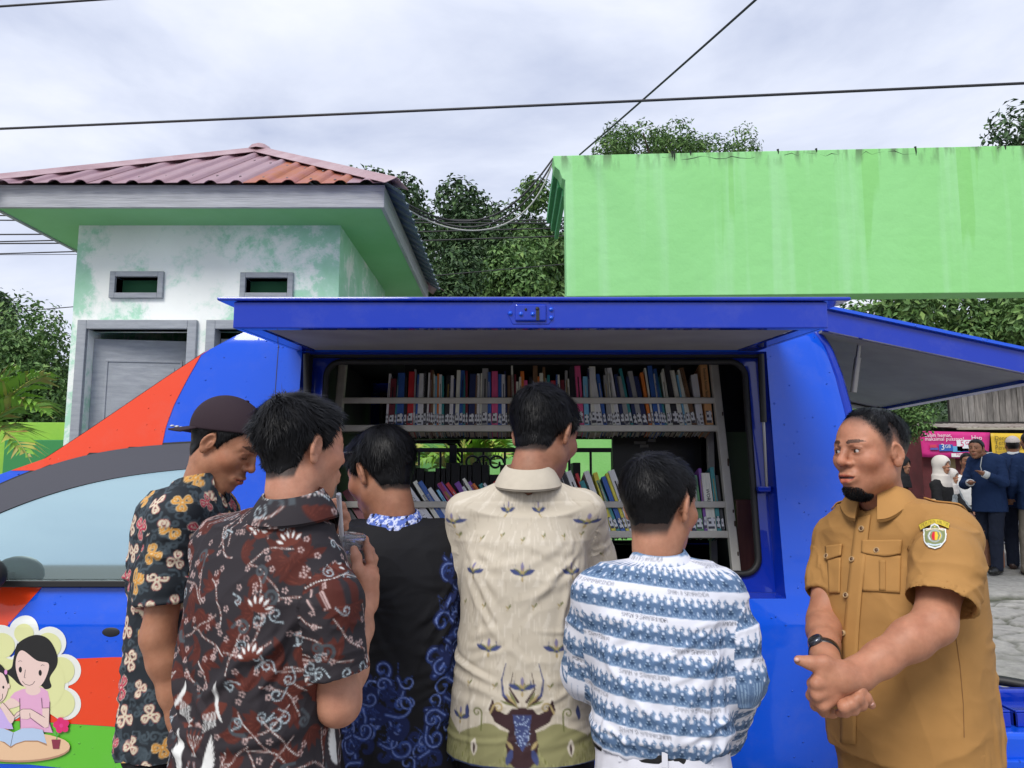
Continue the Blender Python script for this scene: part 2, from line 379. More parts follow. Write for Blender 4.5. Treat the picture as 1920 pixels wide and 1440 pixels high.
def palm(label, base, fr, ll=.34, group=None):
    root = empty('palm', base, 0, label, 'palm', group)
    mb = MB(); b = Vector(base)
    mb.tube([b-Vector((0,0,.1)), b+Vector((0,0,.5)), b+Vector((0,0,fr[0][0].z-b.z))], [.1,.07,.05], 8); mb.build('trunk', bark, root)
    for i, (a, t, sag) in enumerate(fr):
        m2 = MB(); frond(m2, a, t, sag, 26, ll, 40+i*3+int(abs(base[0])*100)); m2.build('frond', palm_m, root)
c = at(-70, 860, 5.2)
palm('bright green feather palm beside the lime garden wall', (c.x, 5.2, 0), [(c, at(95,700,5.0), .12), (c, at(100,785,5.1), .2), (c, at(30,690,5.3), .1), (c, at(-60,640,5.4), .05), (c, at(-190,720,5.2), .2), (c, at(60,870,4.9), .2), (c, at(-150,830,4.9),.15)], .3)
c = at(870, 905, 6.0)
palm('yellowing garden palm behind the black iron fence', (c.x, 6.0, 0), [(c, at(770,840,5.9), .05), (c, at(820,815,6.1), .06), (c, at(870,812,6.0), .04), (c, at(930,835,5.8), .08), (c, at(955,860,5.7), .1), (c, at(760,880,5.6), .1), (c, at(980,815,6.2),.08)], .3)

# ================================================================== LIME GARDEN WALL, IRON FENCE
lime = mat('lime_paint', (0.28,0.52,0.05), .75, col2=(0.22,0.46,0.05), nscale=4, bump=.15, bscale=40)
o = MB().box((-6.6,6.55,0),(-3.7,6.7,at(50,792,6.55).z)).box((at(80,0,6.5).x,6.47,0),(-3.66,6.60,at(85,825,6.5).z), 1).build('garden_wall', [lime, mat('deep_green_paint',(0.03,0.22,0.06),.7)], None, .006)
tag(o, 'lime green plastered garden wall with a darker green pillar', 'wall')
o = MB().box((-1.2,7.6,0),(2.6,7.75,2.08)).build('boundary_wall', mat('lime_plaster', (0.2,0.5,0.13), .8, col2=(0.26,0.56,0.18), nscale=3, bump=.2), None, .006)
tag(o, 'bright green boundary wall seen through the van behind the fence', 'wall')
iron = mat('black_iron', (0.012,0.012,0.014), .45, metal=.4)
fence = empty('iron_fence', (0.2,5.4,0.06), 0, 'black wrought iron fence with scrolls seen through the van', 'fence')
zt = at(0,848,5.4).z
for k in range(19):
    x = -1.1+k*.15; MB().tube([(x,5.4,.06),(x,5.4,zt)], .009, 6).build('picket', iron, fence)
for z in (zt, zt-.9): MB().box((-1.15,5.385,z),(1.65,5.415,z+.03)).build('rail', iron, fence)
for u in (858, 1010): x = at(u,0,5.4).x; MB().box((x-.025,5.36,.06),(x+.025,5.41,zt+.05)).build('post', iron, fence)
for u in (885, 905, 930, 1010, 1030):
    c = at(u, 868, 5.37); MB().tube([c+Vector((.055*math.cos(a*.35)*(1-a*.03),0,.055*math.sin(a*.35)*(1-a*.03))) for a in range(20)], .008, 6).build('scroll', iron, fence)

# ================================================================== TIN-ROOFED BLOCK (left)
def peel_mat():
    m = bpy.data.materials.new('peeling_plaster'); m.use_nodes = True; N = m.node_tree.nodes; L = m.node_tree.links; bs = N['Principled BSDF']; bs.inputs['Roughness'].default_value = .85
    tc = N.new('ShaderNodeTexCoord')
    n1 = N.new('ShaderNodeTexNoise'); n1.inputs['Scale'].default_value = 2.8; n1.inputs['Detail'].default_value = 13; n1.inputs['Roughness'].default_value = .72; n1.inputs['Distortion'].default_value = .15
    L.new(tc.outputs['Object'], n1.inputs['Vector'])
    sx = N.new('ShaderNodeSeparateXYZ'); L.new(tc.outputs['Object'], sx.inputs[0])
    g1 = N.new('ShaderNodeMapRange'); g1.inputs[1].default_value = -2.35; g1.inputs[2].default_value = -1.35; g1.inputs[3].default_value = 0; g1.inputs[4].default_value = .15; L.new(sx.outputs[0], g1.inputs[0])
    g2 = N.new('ShaderNodeMapRange'); g2.inputs[1].default_value = -3.3; g2.inputs[2].default_value = -3.62; g2.inputs[3].default_value = 0; g2.inputs[4].default_value = .1; L.new(sx.outputs[0], g2.inputs[0])
    ad = N.new('ShaderNodeMath'); ad.operation = 'ADD'; L.new(n1.outputs['Fac'], ad.inputs[0]); L.new(g1.outputs[0], ad.inputs[1])
    ad2 = N.new('ShaderNodeMath'); ad2.operation = 'ADD'; L.new(ad.outputs[0], ad2.inputs[0]); L.new(g2.outputs[0], ad2.inputs[1])
    cr = N.new('ShaderNodeValToRGB'); L.new(ad2.outputs[0], cr.inputs[0]); E = cr.color_ramp.elements
    E[0].position = .50; E[0].color = (0.90,0.92,0.88,1); E[1].position = .80; E[1].color = (0.33,0.66,0.43,1)
    a = E.new(.575); a.color = (0.70,0.82,0.74,1); b = E.new(.62); b.color = (0.44,0.72,0.55,1)
    n2 = N.new('ShaderNodeTexNoise'); n2.inputs['Scale'].default_value = 1.3; n2.inputs['Detail'].default_value = 6; L.new(tc.outputs['Object'], n2.inputs['Vector'])
    mr = N.new('ShaderNodeMapRange'); mr.inputs[1].default_value = .35; mr.inputs[2].default_value = .7; mr.inputs[3].default_value = 1.03; mr.inputs[4].default_value = .86; L.new(n2.outputs['Fac'], mr.inputs[0])
    mx = N.new('ShaderNodeVectorMath'); mx.operation = 'SCALE'; L.new(cr.outputs[0], mx.inputs[0]); L.new(mr.outputs[0], mx.inputs['Scale']); L.new(mx.outputs[0], bs.inputs['Base Color'])
    bp = N.new('ShaderNodeBump'); bp.inputs['Strength'].default_value = .5; bp.inputs['Distance'].default_value = .01; L.new(ad2.outputs[0], bp.inputs['Height']); L.new(bp.outputs[0], bs.inputs['Normal'])
    return m
M_peel = peel_mat()
M_grey = mat('grey_wood_paint', (0.34,0.36,0.39), .7, col2=(0.26,0.28,0.31), nscale=6, bump=.25, bscale=50, mapscale=(1,1,6))
M_fascia = mat('grey_plank', (0.44,0.45,0.47), .75, col2=(0.30,0.31,0.33), nscale=7, bump=.5, bscale=24, mapscale=(.35,.35,9))
M_soffit = mat('soffit_green', (0.21,0.52,0.22), .8, col2=(0.24,0.56,0.26), nscale=2)
M_dark = mat('dark_interior', (0.012,0.018,0.013), .9)
M_dgreen = mat('inner_green', (0.02,0.12,0.05), .8)
X0, X1, Y0, Y1, ZS = -3.61, -1.43, 6.2, 8.45, 3.605
blk = empty('washroom_block', ((X0+X1)/2, (Y0+Y1)/2, .1), 0, 'small pale green block with peeling paint and pinkish tin hip roof', 'building')
def hole_wall(xa, xb, za, zb, holes, Y, th):
    xs = sorted({xa, xb, *[h[0] for h in holes], *[h[1] for h in holes]}); zs = sorted({za, zb, *[h[2] for h in holes], *[h[3] for h in holes]})
    mb = MB(); ins = lambda x, z: any(h[0] < x < h[1] and h[2] < z < h[3] for h in holes)
    for i in range(len(xs)-1):
        for j in range(len(zs)-1):
            if ins((xs[i]+xs[i+1])/2, (zs[j]+zs[j+1])/2): continue
            a, b, c, d = xs[i], xs[i+1], zs[j], zs[j+1]
            mb.add([(a,Y,c),(b,Y,c),(b,Y,d),(a,Y,d)], [(0,1,2,3)]); mb.add([(a,Y+th,c),(b,Y+th,c),(b,Y+th,d),(a,Y+th,d)], [(3,2,1,0)])
    for a, b, c, d in holes:
        mb.add([(a,Y,c),(b,Y,c),(b,Y,d),(a,Y,d),(a,Y+th,c),(b,Y+th,c),(b,Y+th,d),(a,Y+th,d)], [(0,4,5,1),(1,5,6,2),(2,6,7,3),(3,7,4,0)])
    return mb
def hx(u): return at(u, 600, Y0).x
def hz(v): return at(500, v, Y0).z
vents = [(hx(214),hx(294),hz(550),hz(520)), (hx(459),hx(538),hz(550),hz(522))]
doors = [(hx(160),hx(362),.5,hz(618)), (hx(400),hx(560),.5,hz(618))]
mb = hole_wall(X0, X1, 0.0, ZS, vents+doors, Y0, .14); mb.build('front_wall', M_peel, blk)
MB().box((X0,Y0+.002,0),(X0+.14,Y1,ZS)).build('side_wall', M_peel, blk)
MB().box((X1-.14,Y0+.002,0),(X1,Y1,ZS)).build('side_wall', M_peel, blk)
MB().box((X0+.14,Y1-.14,0),(X1-.14,Y1,ZS)).build('rear_wall', M_dgreen, blk)
MB().box((X0+.14,Y0+.14,.3),(X1-.14,Y1-.14,.5)).build('floor_slab', M_grey, blk)
for (a,b,c,d) in vents:
    w = MB(); t = .045
    for bx_ in ((a-t,c-t,a,d+t),(b,c-t,b+t,d+t),(a,d,b,d+t),(a,c-t,b,c)): w.box((bx_[0],Y0-.03,bx_[1]),(bx_[2],Y0+.12,bx_[3]))
    f_ = w.build('window', M_grey, blk, .004)
    MB().box((a,Y0+.10,c),(b,Y0+.125,d)).build('pane', M_dgreen, f_)
for i, (a,b,c,d) in enumerate(doors):
    t = .075; w = MB()
    w.box((a-t+.03,Y0-.035,c),(a+.03,Y0+.1,d+t)); w.box((b-.03,Y0-.035,c),(b+t-.03,Y0+.1,d+t)); w.box((a+.03,Y0-.035,d),(b-.03,Y0+.1,d+t))
    w.build('door_frame', M_grey, blk, .005)
    # leaf, hinged on its left jamb and ajar into the room
    Wd = b-a-.08; H = d-c-.06; ang = R(9 if i == 0 else 2); M = Matrix.Translation((a+.035, Y0+.09, c)) @ Matrix.Rotation(ang, 4, 'Z')
    lf = MB().box((0,0,0),(Wd,.035,H), 0, M).build('door_leaf', M_grey, blk, .003)
    for (z0,z1) in ((.12,.62),(.75,1.25),(1.38,H-.17)):
        for (xa,xb) in ((.1,Wd-.1),):
            MB().box((xa,-.008,z0),(xb,.004,z0+.02),0,M).box((xa,-.008,z1-.02),(xb,.004,z1),0,M).box((xa,-.008,z0+.02),(xa+.02,.004,z1-.02),0,M).box((xb-.02,-.008,z0+.02),(xb,.004,z1-.02),0,M).box((xa+.06,-.006,z0+.06),(xb-.06,.004,z1-.06),0,M).build('door_panel', M_grey, lf, .003)
OV = .44; EX0, EX1, EY0, EY1 = X0-OV, X1+OV, Y0-.46, Y1+.44
MB().box((EX0+.02,EY0+.02,ZS),(EX1-.02,EY1-.02,ZS+.02)).build('soffit', M_soffit, blk)
ZE = ZS+.17
MB().box((EX0,EY0-.0,ZS-.012),(EX1,EY0+.03,ZE)).build('fascia', M_fascia, blk, .004)
MB().box((EX1-.03,EY0+.03,ZS-.012),(EX1,EY1,ZE)).build('fascia', M_fascia, blk, .004)
MB().box((EX0,EY0+.03,ZS-.012),(EX0+.03,EY1,ZE)).build('fascia', M_fascia, blk, .004)
AP = Vector((-2.52, 7.35, 4.735))
roof_pink = mat('tin_mauve', (0.34,0.20,0.225), .42, col2=(0.32,0.19,0.23), nscale=5, metal=.15, mapscale=(1,1,1))
roof_rust = mat('tin_rust', (0.36,0.13,0.12), .55, col2=(0.38,0.12,0.04), nscale=5, ndet=9, metal=.1)
roof_blue = mat('tin_bluegrey', (0.19,0.24,0.29), .5, col2=(0.14,0.18,0.22), nscale=4, metal=.2)
rid_m = mat('ridge_tin', (0.36,0.21,0.23), .4, col2=(0.46,0.32,0.34), nscale=5, metal=.2)
def roof_face(A, B, top, pitch, over, mats_of, lift=.0):
    """corrugated sheets on the triangle eave A-B-apex: each sheet a part, ribs running up the slope, cut at the hips"""
    A, B, T = Vector(A), Vector(B), Vector(top); e_ = (B-A); L = e_.length; e_.normalize()
    foot = A+e_*(T-A).dot(e_); s_ = (T-foot); H = s_.length; s_.normalize(); n_ = e_.cross(s_).normalized()
    if n_.z < 0: n_ = -n_
    tx = (T-A).dot(e_)
    def hmax(x): return H*(x/tx if x < tx else (L-x)/(L-tx))
    rib = .20; sheet = .40; k = 0; x = 0.0
    prof = [(0,.0),(.5,.002),(.62,.018),(.70,.024),(.82,.024),(.90,.018)]
    while x < L-.02:
        x1 = min(x+sheet, L); rows0, rows1, rows2 = [], [], []
        xs = []; q = x
        while q < x1-1e-6:
            for f, h in prof:
                if q+f*rib < x1: xs.append((q+f*rib, h))
            q += rib
        xs.append((x1, .0))
        for xx, h in xs:
            hm = max(.02, hmax(min(max(xx,.001),L-.001))-.03)
            p0 = A+e_*xx-s_*over+n_*(h+lift+.004*(k%2)); rows0.append(p0); rows1.append(A+e_*xx+s_*hm*.5+n_*(h+lift+.004*(k%2))); rows2.append(A+e_*xx+s_*hm+n_*(h+lift+.004*(k%2)))
        mb = MB().grid([rows0, rows1, rows2], 0, False)
        ob = mb.build('roof_sheet', mats_of(x/L), blk); sd = ob.modifiers.new('thick','SOLIDIFY'); sd.thickness = .0035; sd.offset = 1
        sc_ = MB()
        for xx in [x+.08+rib*j for j in range(5)]:
            for g in (.18,.75):
                if xx < x1-.02 and hmax(xx) > .3:
                    p = A+e_*xx+s_*hmax(xx)*g+n_*(lift+.008); sc_.sphere(p, (.012,.012,.009), 6, 4)
        if sc_.v: sc_.build('screw', mat('screw_grey',(.25,.2,.22),.5,metal=.4), ob)['kind'] = 'stuff'
        x = x1; k += 1
C00, C10, C11, C01 = Vector((EX0-.02,EY0-.02,ZE+.01)), Vector((EX1+.02,EY0-.02,ZE+.01)), Vector((EX1+.02,EY1,ZE+.01)), Vector((EX0-.02,EY1,ZE+.01))
roof_face(C00, C10, AP, .14, .05, lambda f: roof_rust if .60 < f < .86 else roof_pink)
roof_face(C10, C11, AP, .14, .13, lambda f: roof_blue)
roof_face(C11, C01, AP, .14, .1, lambda f: roof_pink)
roof_face(C01, C00, AP, .14, .1, lambda f: roof_pink)
for c in (C00, C10, C11, C01):
    d = (AP-c); p = c-d*.06+Vector((0,0,.035)); q = AP+Vector((0,0,.05)); side = d.cross(Vector((0,0,1))).normalized()
    mb = MB(); rows = []
    for f in (0,1):
        b_ = p.lerp(q, f); rows.append([b_-side*.11-Vector((0,0,.045)), b_-side*.04, b_+Vector((0,0,.028)), b_+side*.04, b_+side*.11-Vector((0,0,.045))])
    ob = mb.grid(rows, 0, False).build('hip_cap', rid_m, blk); sd = ob.modifiers.new('thick','SOLIDIFY'); sd.thickness = .004
MB().lathe([(.13,-.04),(.09,.015),(.04,.04),(.0,.045)], 8, AP+Vector((0,0,.06))).build('peak_cap', rid_m, blk)

# ================================================================== GREEN CONCRETE GATE BEAM (right)
def beam_mat():
    m = bpy.data.materials.new('streaked_green'); m.use_nodes = True; N = m.node_tree.nodes; L = m.node_tree.links; bs = N['Principled BSDF']; bs.inputs['Roughness'].default_value = .7
    tc = N.new('ShaderNodeTexCoord')
    def nz(scale, sc, det=5, w=0):
        mp = N.new('ShaderNodeMapping'); mp.inputs['Scale'].default_value = sc; mp.inputs['Location'].default_value = (w,w*.3,w*.7); L.new(tc.outputs['Object'], mp.inputs[0])
        n = N.new('ShaderNodeTexNoise'); n.inputs['Scale'].default_value = scale; n.inputs['Detail'].default_value = det; L.new(mp.outputs[0], n.inputs['Vector']); return n.outputs['Fac']
    def mixc(f, a, b):
        x = N.new('ShaderNodeMix'); x.data_type = 'RGBA'; L.new(f, x.inputs['Factor'])
        for s_, v in ((6,a),(7,b)):
            if isinstance(v, tuple): x.inputs[s_].default_value = (*v,1)
            else: L.new(v, x.inputs[s_])
        return x.outputs[2]
    def rng(f, a, b, c=0., d=1.):
        r_ = N.new('ShaderNodeMapRange'); L.new(f, r_.inputs[0])
        for i, v in enumerate((a,b,c,d)): r_.inputs[i+1].default_value = v
        return r_.outputs[0]
    def mth(op, a, b):
        x = N.new('ShaderNodeMath'); x.operation = op
        for i, v in enumerate((a,b)):
            if isinstance(v,(int,float)): x.inputs[i].default_value = v
            else: L.new(v, x.inputs[i])
        return x.outputs[0]
    sx = N.new('ShaderNodeSeparateXYZ'); L.new(tc.outputs['Object'], sx.inputs[0])
    base = mixc(rng(nz(1.2,(1,1,.6)), .3,.7), (0.245,0.61,0.205), (0.275,0.645,0.24))
    base = mixc(rng(nz(2.2,(2.2,1,.12),4,3.), .5,.62,0,.55), base, (0.34,0.68,0.33))       # pale run-off veils
    top = rng(sx.outputs[2], BZ0, BZ1)
    band = rng(nz(3.2,(1.5,.0,.012),2,7.), .595,.615); lim = rng(nz(2.6,(1.3,.0,.0),2,21.), .3,.7, .95, -.15)
    st = mth('MULTIPLY', band, rng(mth('SUBTRACT', top, lim), 0., .10, 0, .8))
    base = mixc(st, base, (0.225,0.58,0.165))                                            # darker drip stains
    mo = mth('MULTIPLY', rng(nz(9,(1.6,1,.35),6,1.), .5,.66), rng(sx.outputs[2], BZ1-.2, BZ1))
    base = mixc(mo, base, (0.10,0.18,0.08))
    L.new(base, bs.inputs['Base Color'])
    bp = N.new('ShaderNodeBump'); bp.inputs['Strength'].default_value = .4; bp.inputs['Distance'].default_value = .02; L.new(nz(7,(1,1,1),9), bp.inputs['Height']); L.new(bp.outputs[0], bs.inputs['Normal'])
    return m
BY = 7.0; BZ0 = at(1300,556,BY).z; BZ1 = at(1300,287,BY).z
M_beam = beam_mat(); M_beamdark = mat('deep_green_moulding', (0.05,0.28,0.1), .7, col2=(0.08,0.34,0.13), nscale=5)
gate = empty('gate_beam', (3.2, BY, .17), 0, 'long bright green concrete gate beam with drip stains and cracks', 'gate')
lx = lambda u, v: Vector((at(u,v,BY).x, BY, at(u,v,BY).z))
prof = [lx(1037,292), lx(1040,312), lx(1049,320), lx(1054,334), lx(1060,338), Vector((lx(1062,500).x,BY,BZ0)), Vector((7.6,BY-.28,BZ0+.0)), Vector((7.6,BY-.28,BZ1+.02))]
prof2 = [(p.x, p.y, p.z) for p in prof]
MB().prism(prof2, (0,.24,0)).build('beam', M_beam, gate, .006)
m_ = MB(); z = lx(0,296).z
for i, (dx_, dz) in enumerate(((-.0,.0),(.045,.1),(.09,.19))):
    xx = lx(1037,0).x+dx_; m_.box((xx,BY+.245,z-dz-.1+.002),(lx(1062,0).x,BY+1.6,z-dz))
m_.build('moulding', M_beamdark, gate, .004)
for xx in (1.25, 7.0): MB().box((xx,BY+.02,.0),(xx+.4,BY+.2,BZ0-.002)).build('column', M_beam, gate, .006)
crk = mat('crack_black', (0.02,0.03,0.02), .9)
rg = random.Random(4)
for (u0,u1,v) in ((1240,1420,300),(1465,1760,297),(1850,1920,290)):
    pts = []; u = u0
    while u < u1:
        p = at(u, v+rg.uniform(-4,4), BY); f = (p.x-prof2[0][0])/(7.6-prof2[0][0]); pts.append((p.x, BY-.28*f+.0015, p.z)); u += rg.uniform(8,20)
    MB().tube(pts, [rg.uniform(.001,.0045) for _ in pts], 5).build('crack', crk, gate)
for u, h in ((1258,.075),(1262,.1),(1292,.05),(1453,.05),(1523,.04),(1703,.09),(1864,.05)):
    p = at(u, 289, BY); f = (p.x-prof2[0][0])/(7.6-prof2[0][0]); y = BY-.28*f+.0015; z1 = BZ1+.02*f-.004
    MB().tube([(p.x,y,z1),(p.x+.004,y,z1-h*.6),(p.x+.002,y,z1-h)], [.012,.008,.002], 5).build('crack', crk, gate)

# ================================================================== OVERHEAD WIRES
wire_m = mat('cable_black', (0.02,0.02,0.022), .55); wire_w = mat('cable_grey', (0.4,0.4,0.38), .6)
def wire(label, pts, r, m=wire_m, group='overhead cables'):
    o = MB().tube(pts, r, 6).build('overhead_cable', m, None); tag(o, label, 'cable', group)
def sagline(p, q, sag, n=24): return [Vector(p).lerp(Vector(q), i/n)-Vector((0,0,sag*4*(i/n)*(1-i/n))) for i in range(n+1)]
def ext(p, q, a, b): p, q = Vector(p), Vector(q); d = q-p; return p-d*a, q+d*b
p, q = ext(at(0,238,6.0), at(1920,152,5.0), .6, .6); wire('long black cable crossing the whole sky above the roof', sagline(p, q, .02), .010)
p, q = ext(at(1087,290,7.05), at(1410,0,4.4), 0, .8); wire('black cable running steeply up from the green beam', sagline(p, q, .02), .009)
p, q = ext(at(0,12,5.4), at(175,0,5.4), 12, 14); wire('black cable crossing the sky high above the tin roof', sagline(p, q, .0), .009)
for i, (v0,v1,d) in enumerate(((405,407,10),(411,412,10.2),(428,421,10.4),(445,436,10.6),(512,488,9.8))):
    p, q = ext(at(790,v0,d), at(1062,v1,d), 6, 6); wire(['upper','second','third','fourth','lowest'][i]+' straight black cable in front of the dark trees', sagline(p, q, .05), .009 if i < 4 else .006)
for i, (v,r) in enumerate(((440,.009),(457,.009),(478,.004))):
    p, q = ext(at(-60,v,9.5), at(130,v-1,9.5), 3, .9); wire(['thick cable under the left eave, upper of two','thick cable under the left eave, lower of two','thin cable under the left eave'][i], sagline(p, q, .0), r)
def bez(pts, n=30):
    P = [Vector(p) for p in pts]; out = []
    for i in range(n+1):
        t = i/n; Q = P[:]
        while len(Q) > 1: Q = [Q[k].lerp(Q[k+1], t) for k in range(len(Q)-1)]
        out.append(Q[0])
    return out
wire('black service cable drooping from beam corner to the roof edge', bez([at(1037,297,7.2), at(985,370,7.2), at(930,440,7.3), at(850,440,7.5), at(770,385,7.6), at(745,372,6.6)]), .010)
wire('second black service cable drooping from beam corner to roof edge', bez([at(1037,303,7.2), at(990,390,7.2), at(930,458,7.3), at(840,445,7.5), at(775,392,7.6), at(748,378,6.7)]), .010)
wire('pale grey service cable drooping lowest from the beam corner', bez([at(1036,305,7.2), at(1005,400,7.2), at(960,452,7.3), at(850,460,7.5), at(780,400,7.6), at(750,384,6.8)]), .008, wire_w)
# ================================================================== MOBILE LIBRARY VAN
def paint(name, col, drops=True, rough=.22):
    if name in MATS: return MATS[name]
    m = bpy.data.materials.new(name); m.use_nodes = True; MATS[name] = m; N = m.node_tree.nodes; L = m.node_tree.links; bs = N['Principled BSDF']
    bs.inputs['Base Color'].default_value = (*col,1); bs.inputs['Roughness'].default_value = rough; _sock(bs,'Specular IOR Level').default_value = .15
    _sock(bs,'Coat Weight').default_value = 1.0; _sock(bs,'Coat Roughness').default_value = .03; _sock(bs,'Coat IOR').default_value = 1.45
    tc = N.new('ShaderNodeTexCoord')
    nz = N.new('ShaderNodeTexNoise'); nz.inputs['Scale'].default_value = 3.0; nz.inputs['Detail'].default_value = 3; L.new(tc.outputs['Object'], nz.inputs['Vector'])
    dn = N.new('ShaderNodeTexNoise'); dn.inputs['Scale'].default_value = 7; dn.inputs['Detail'].default_value = 9; dn.inputs['Roughness'].default_value = .7; L.new(tc.outputs['Object'], dn.inputs['Vector'])
    dr = N.new('ShaderNodeMapRange'); dr.inputs[1].default_value = .42; dr.inputs[2].default_value = .75; dr.inputs[3].default_value = .02; dr.inputs[4].default_value = .16; L.new(dn.outputs['Fac'], dr.inputs[0]); L.new(dr.outputs[0], _sock(bs,'Coat Roughness'))
    dm = N.new('ShaderNodeMapRange'); dm.inputs[1].default_value = .5; dm.inputs[2].default_value = .85; dm.inputs[3].default_value = 0; dm.inputs[4].default_value = .10; L.new(dn.outputs['Fac'], dm.inputs[0])
    dx_ = N.new('ShaderNodeMix'); dx_.data_type = 'RGBA'; dx_.inputs[6].default_value = (*col,1); dx_.inputs[7].default_value = (.35,.33,.30,1); L.new(dm.outputs[0], dx_.inputs['Factor']); L.new(dx_.outputs[2], bs.inputs['Base Color'])
    b1 = N.new('ShaderNodeBump'); b1.inputs['Strength'].default_value = .12; b1.inputs['Distance'].default_value = .02; L.new(nz.outputs['Fac'], b1.inputs['Height'])
    nrm = b1.outputs[0]
    if drops:
        vo = N.new('ShaderNodeTexVoronoi'); vo.inputs['Scale'].default_value = 62; L.new(tc.outputs['Object'], vo.inputs['Vector'])
        sp = N.new('ShaderNodeSeparateColor'); L.new(vo.outputs['Color'], sp.inputs[0])
        sz = N.new('ShaderNodeMapRange'); sz.inputs[1].default_value = .80; sz.inputs[2].default_value = 1.0; sz.inputs[3].default_value = 0.0; sz.inputs[4].default_value = .30; L.new(sp.outputs[0], sz.inputs[0])
        df = N.new('ShaderNodeMath'); df.operation = 'SUBTRACT'; L.new(sz.outputs[0], df.inputs[0]); L.new(vo.outputs['Distance'], df.inputs[1])
        cl = N.new('ShaderNodeMapRange'); cl.inputs[1].default_value = 0; cl.inputs[2].default_value = .14; L.new(df.outputs[0], cl.inputs[0])
        b2 = N.new('ShaderNodeBump'); b2.inputs['Strength'].default_value = 1.0; b2.inputs['Distance'].default_value = .004; L.new(cl.outputs[0], b2.inputs['Height']); L.new(nrm, b2.inputs['Normal']); nrm = b2.outputs[0]
        L.new(nrm, bs.inputs['Normal']); L.new(nrm, _sock(bs,'Coat Normal'))
    else:
        L.new(nrm, bs.inputs['Normal']); L.new(nrm, _sock(bs,'Coat Normal'))
    return m
BLUE = paint('van_blue', (0.004,0.088,0.70)); BLUE_D = paint('van_blue_clean', (0.002,0.030,0.42), False)  # second blue: body paint darkened for the shaded flap, frames and recess
ORANGE = paint('van_orange', (0.80,0.06,0.012)); GREEN = paint('van_green', (0.12,0.52,0.035))
RUB = mat('rubber_black', (0.012,0.012,0.013), .55); BLK = mat('black_lining', (0.01,0.01,0.012), .7)
GPAN = mat('grey_lining', (0.32,0.31,0.29), .75, col2=(0.26,0.25,0.24), nscale=5)
VISOR = mat('visor_smoke', (0.07,0.07,0.085), .2, coat=.6)
GLASS = mat('mirror_film_glass', (0.52,0.70,0.72), .03, metal=.85)
CHR = mat('steel_grey', (0.35,0.35,0.36), .35, metal=.8)
_yz = [(.28,2.95),(.34,2.90),(.40,2.868),(.975,2.850),(.99,2.852),(1.08,2.882),(1.10,2.888),(1.6,2.945),(2.0,2.985),(2.06,2.993),(2.10,3.012),(2.135,3.06),(2.152,3.14)]
def ys(z): return float(np.interp(z, [a for a,b in _yz], [b for a,b in _yz]))
YC = 3.70
def xe(z): return float(np.interp(z, [.3,.9,1.4,1.7,1.9,2.02,2.10,2.135,2.152], [1.33,1.36,1.355,1.33,1.295,1.262,1.215,1.16,1.10]))
def xs_(z): return float(np.interp(z, [.3,.6,1.0,1.3,1.51,1.58,1.68,1.9,2.0,2.07,2.12,2.152], [-2.9,-2.95,-2.86,-2.45,-1.97,-1.78,-1.64,-1.345,-1.205,-1.085,-.99,-.86]))
van = empty('library_van', (-.75, YC, 0), 0, 'blue mobile library van with open side flap, rear hatch and painted bands', 'van')
HX0, HX1, HZ0, HZ1 = -.826, 1.0, 1.07, 2.0
ZR = [.28,.34,.40,.6,.8,.975,.99,1.03,HZ0,1.10,1.2,1.3,1.4,1.51,1.55,1.58,1.63,1.68,1.79,1.9,1.95,HZ1,2.03,2.06,2.085,2.10,2.12,2.135,2.145,2.152]
MIDX = [HX0,-.6,-.3,0,.3,.6,.8,HX1]
def colsx(z):
    a, b = xs_(z), xe(z)
    L_ = [a+(HX0-a)*i/8 for i in range(8)]; R_ = [HX1+(b-HX1)*(i/6) for i in range(1,7)]
    return L_+MIDX+R_
def side(far):
    mb = MB(); rows = []
    for z in ZR:
        y = ys(z); b = xe(z); row = []
        for x in colsx(z):
            yy = y + max(0, (x-(b-.045))/.045)**2*.03      # rounded rear edge
            row.append((x, (2*YC-yy) if far else yy, z))
        rows.append(row)
    nx = len(rows[0]); k0 = 8; k1 = 8+len(MIDX)-1
    for i in range(len(ZR)-1):
        for j in range(nx-1):
            if k0 <= j < k1 and HZ0-1e-6 <= ZR[i] and ZR[i+1] <= HZ1+1e-6: continue
            q = [rows[i][j],rows[i][j+1],rows[i+1][j+1],rows[i+1][j]]
            mb.add(q if not far else q[::-1], [(0,1,2,3)], 0, True)
    me = mb.mesh('side_panel')
    bm = bmesh.new(); bm.from_mesh(me); bmesh.ops.remove_doubles(bm, verts=bm.verts, dist=1e-5); bm.to_mesh(me); bm.free()
    me.materials.append(BLUE); return put('side_panel', me, None, van)
side(False); side(True)
# roof, nose
rows = []
for x in np.linspace(0,1,30):
    row = []
    for k in range(9):
        f = k/8; z = 2.152+.03*math.sin(math.pi*f); xa = xs_(2.152); xb = xe(2.152); y = ys(2.152)+(2*YC-2*ys(2.152))*f
        row.append((xa-.02+(xb-xa+.02)*x, y, z if .02 < x else z))
    rows.append(row)
MB().grid(rows).build('roof', BLUE, van)
rows = []
for z in ZR:
    rows.append([(xs_(z)-.13*math.sin(math.pi*k/12)**.7, ys(z)+(2*YC-2*ys(z))*k/12, z) for k in range(13)])
MB().grid(rows).build('nose', BLUE, van)
rows = []
for z in np.linspace(1.36,1.95,10): rows.append([(xs_(z)-.012-.13*math.sin(math.pi*(.1+.8*k/12))**.7, ys(z)+(2*YC-2*ys(z))*(.1+.8*k/12), z) for k in range(13)])
MB().grid(rows).build('windscreen', GLASS, van)
MB().box((-2.75,2.98,.26),(1.3,4.42,.34)).build('underbody', BLK, van)
for yb in (2.99,):
    pass
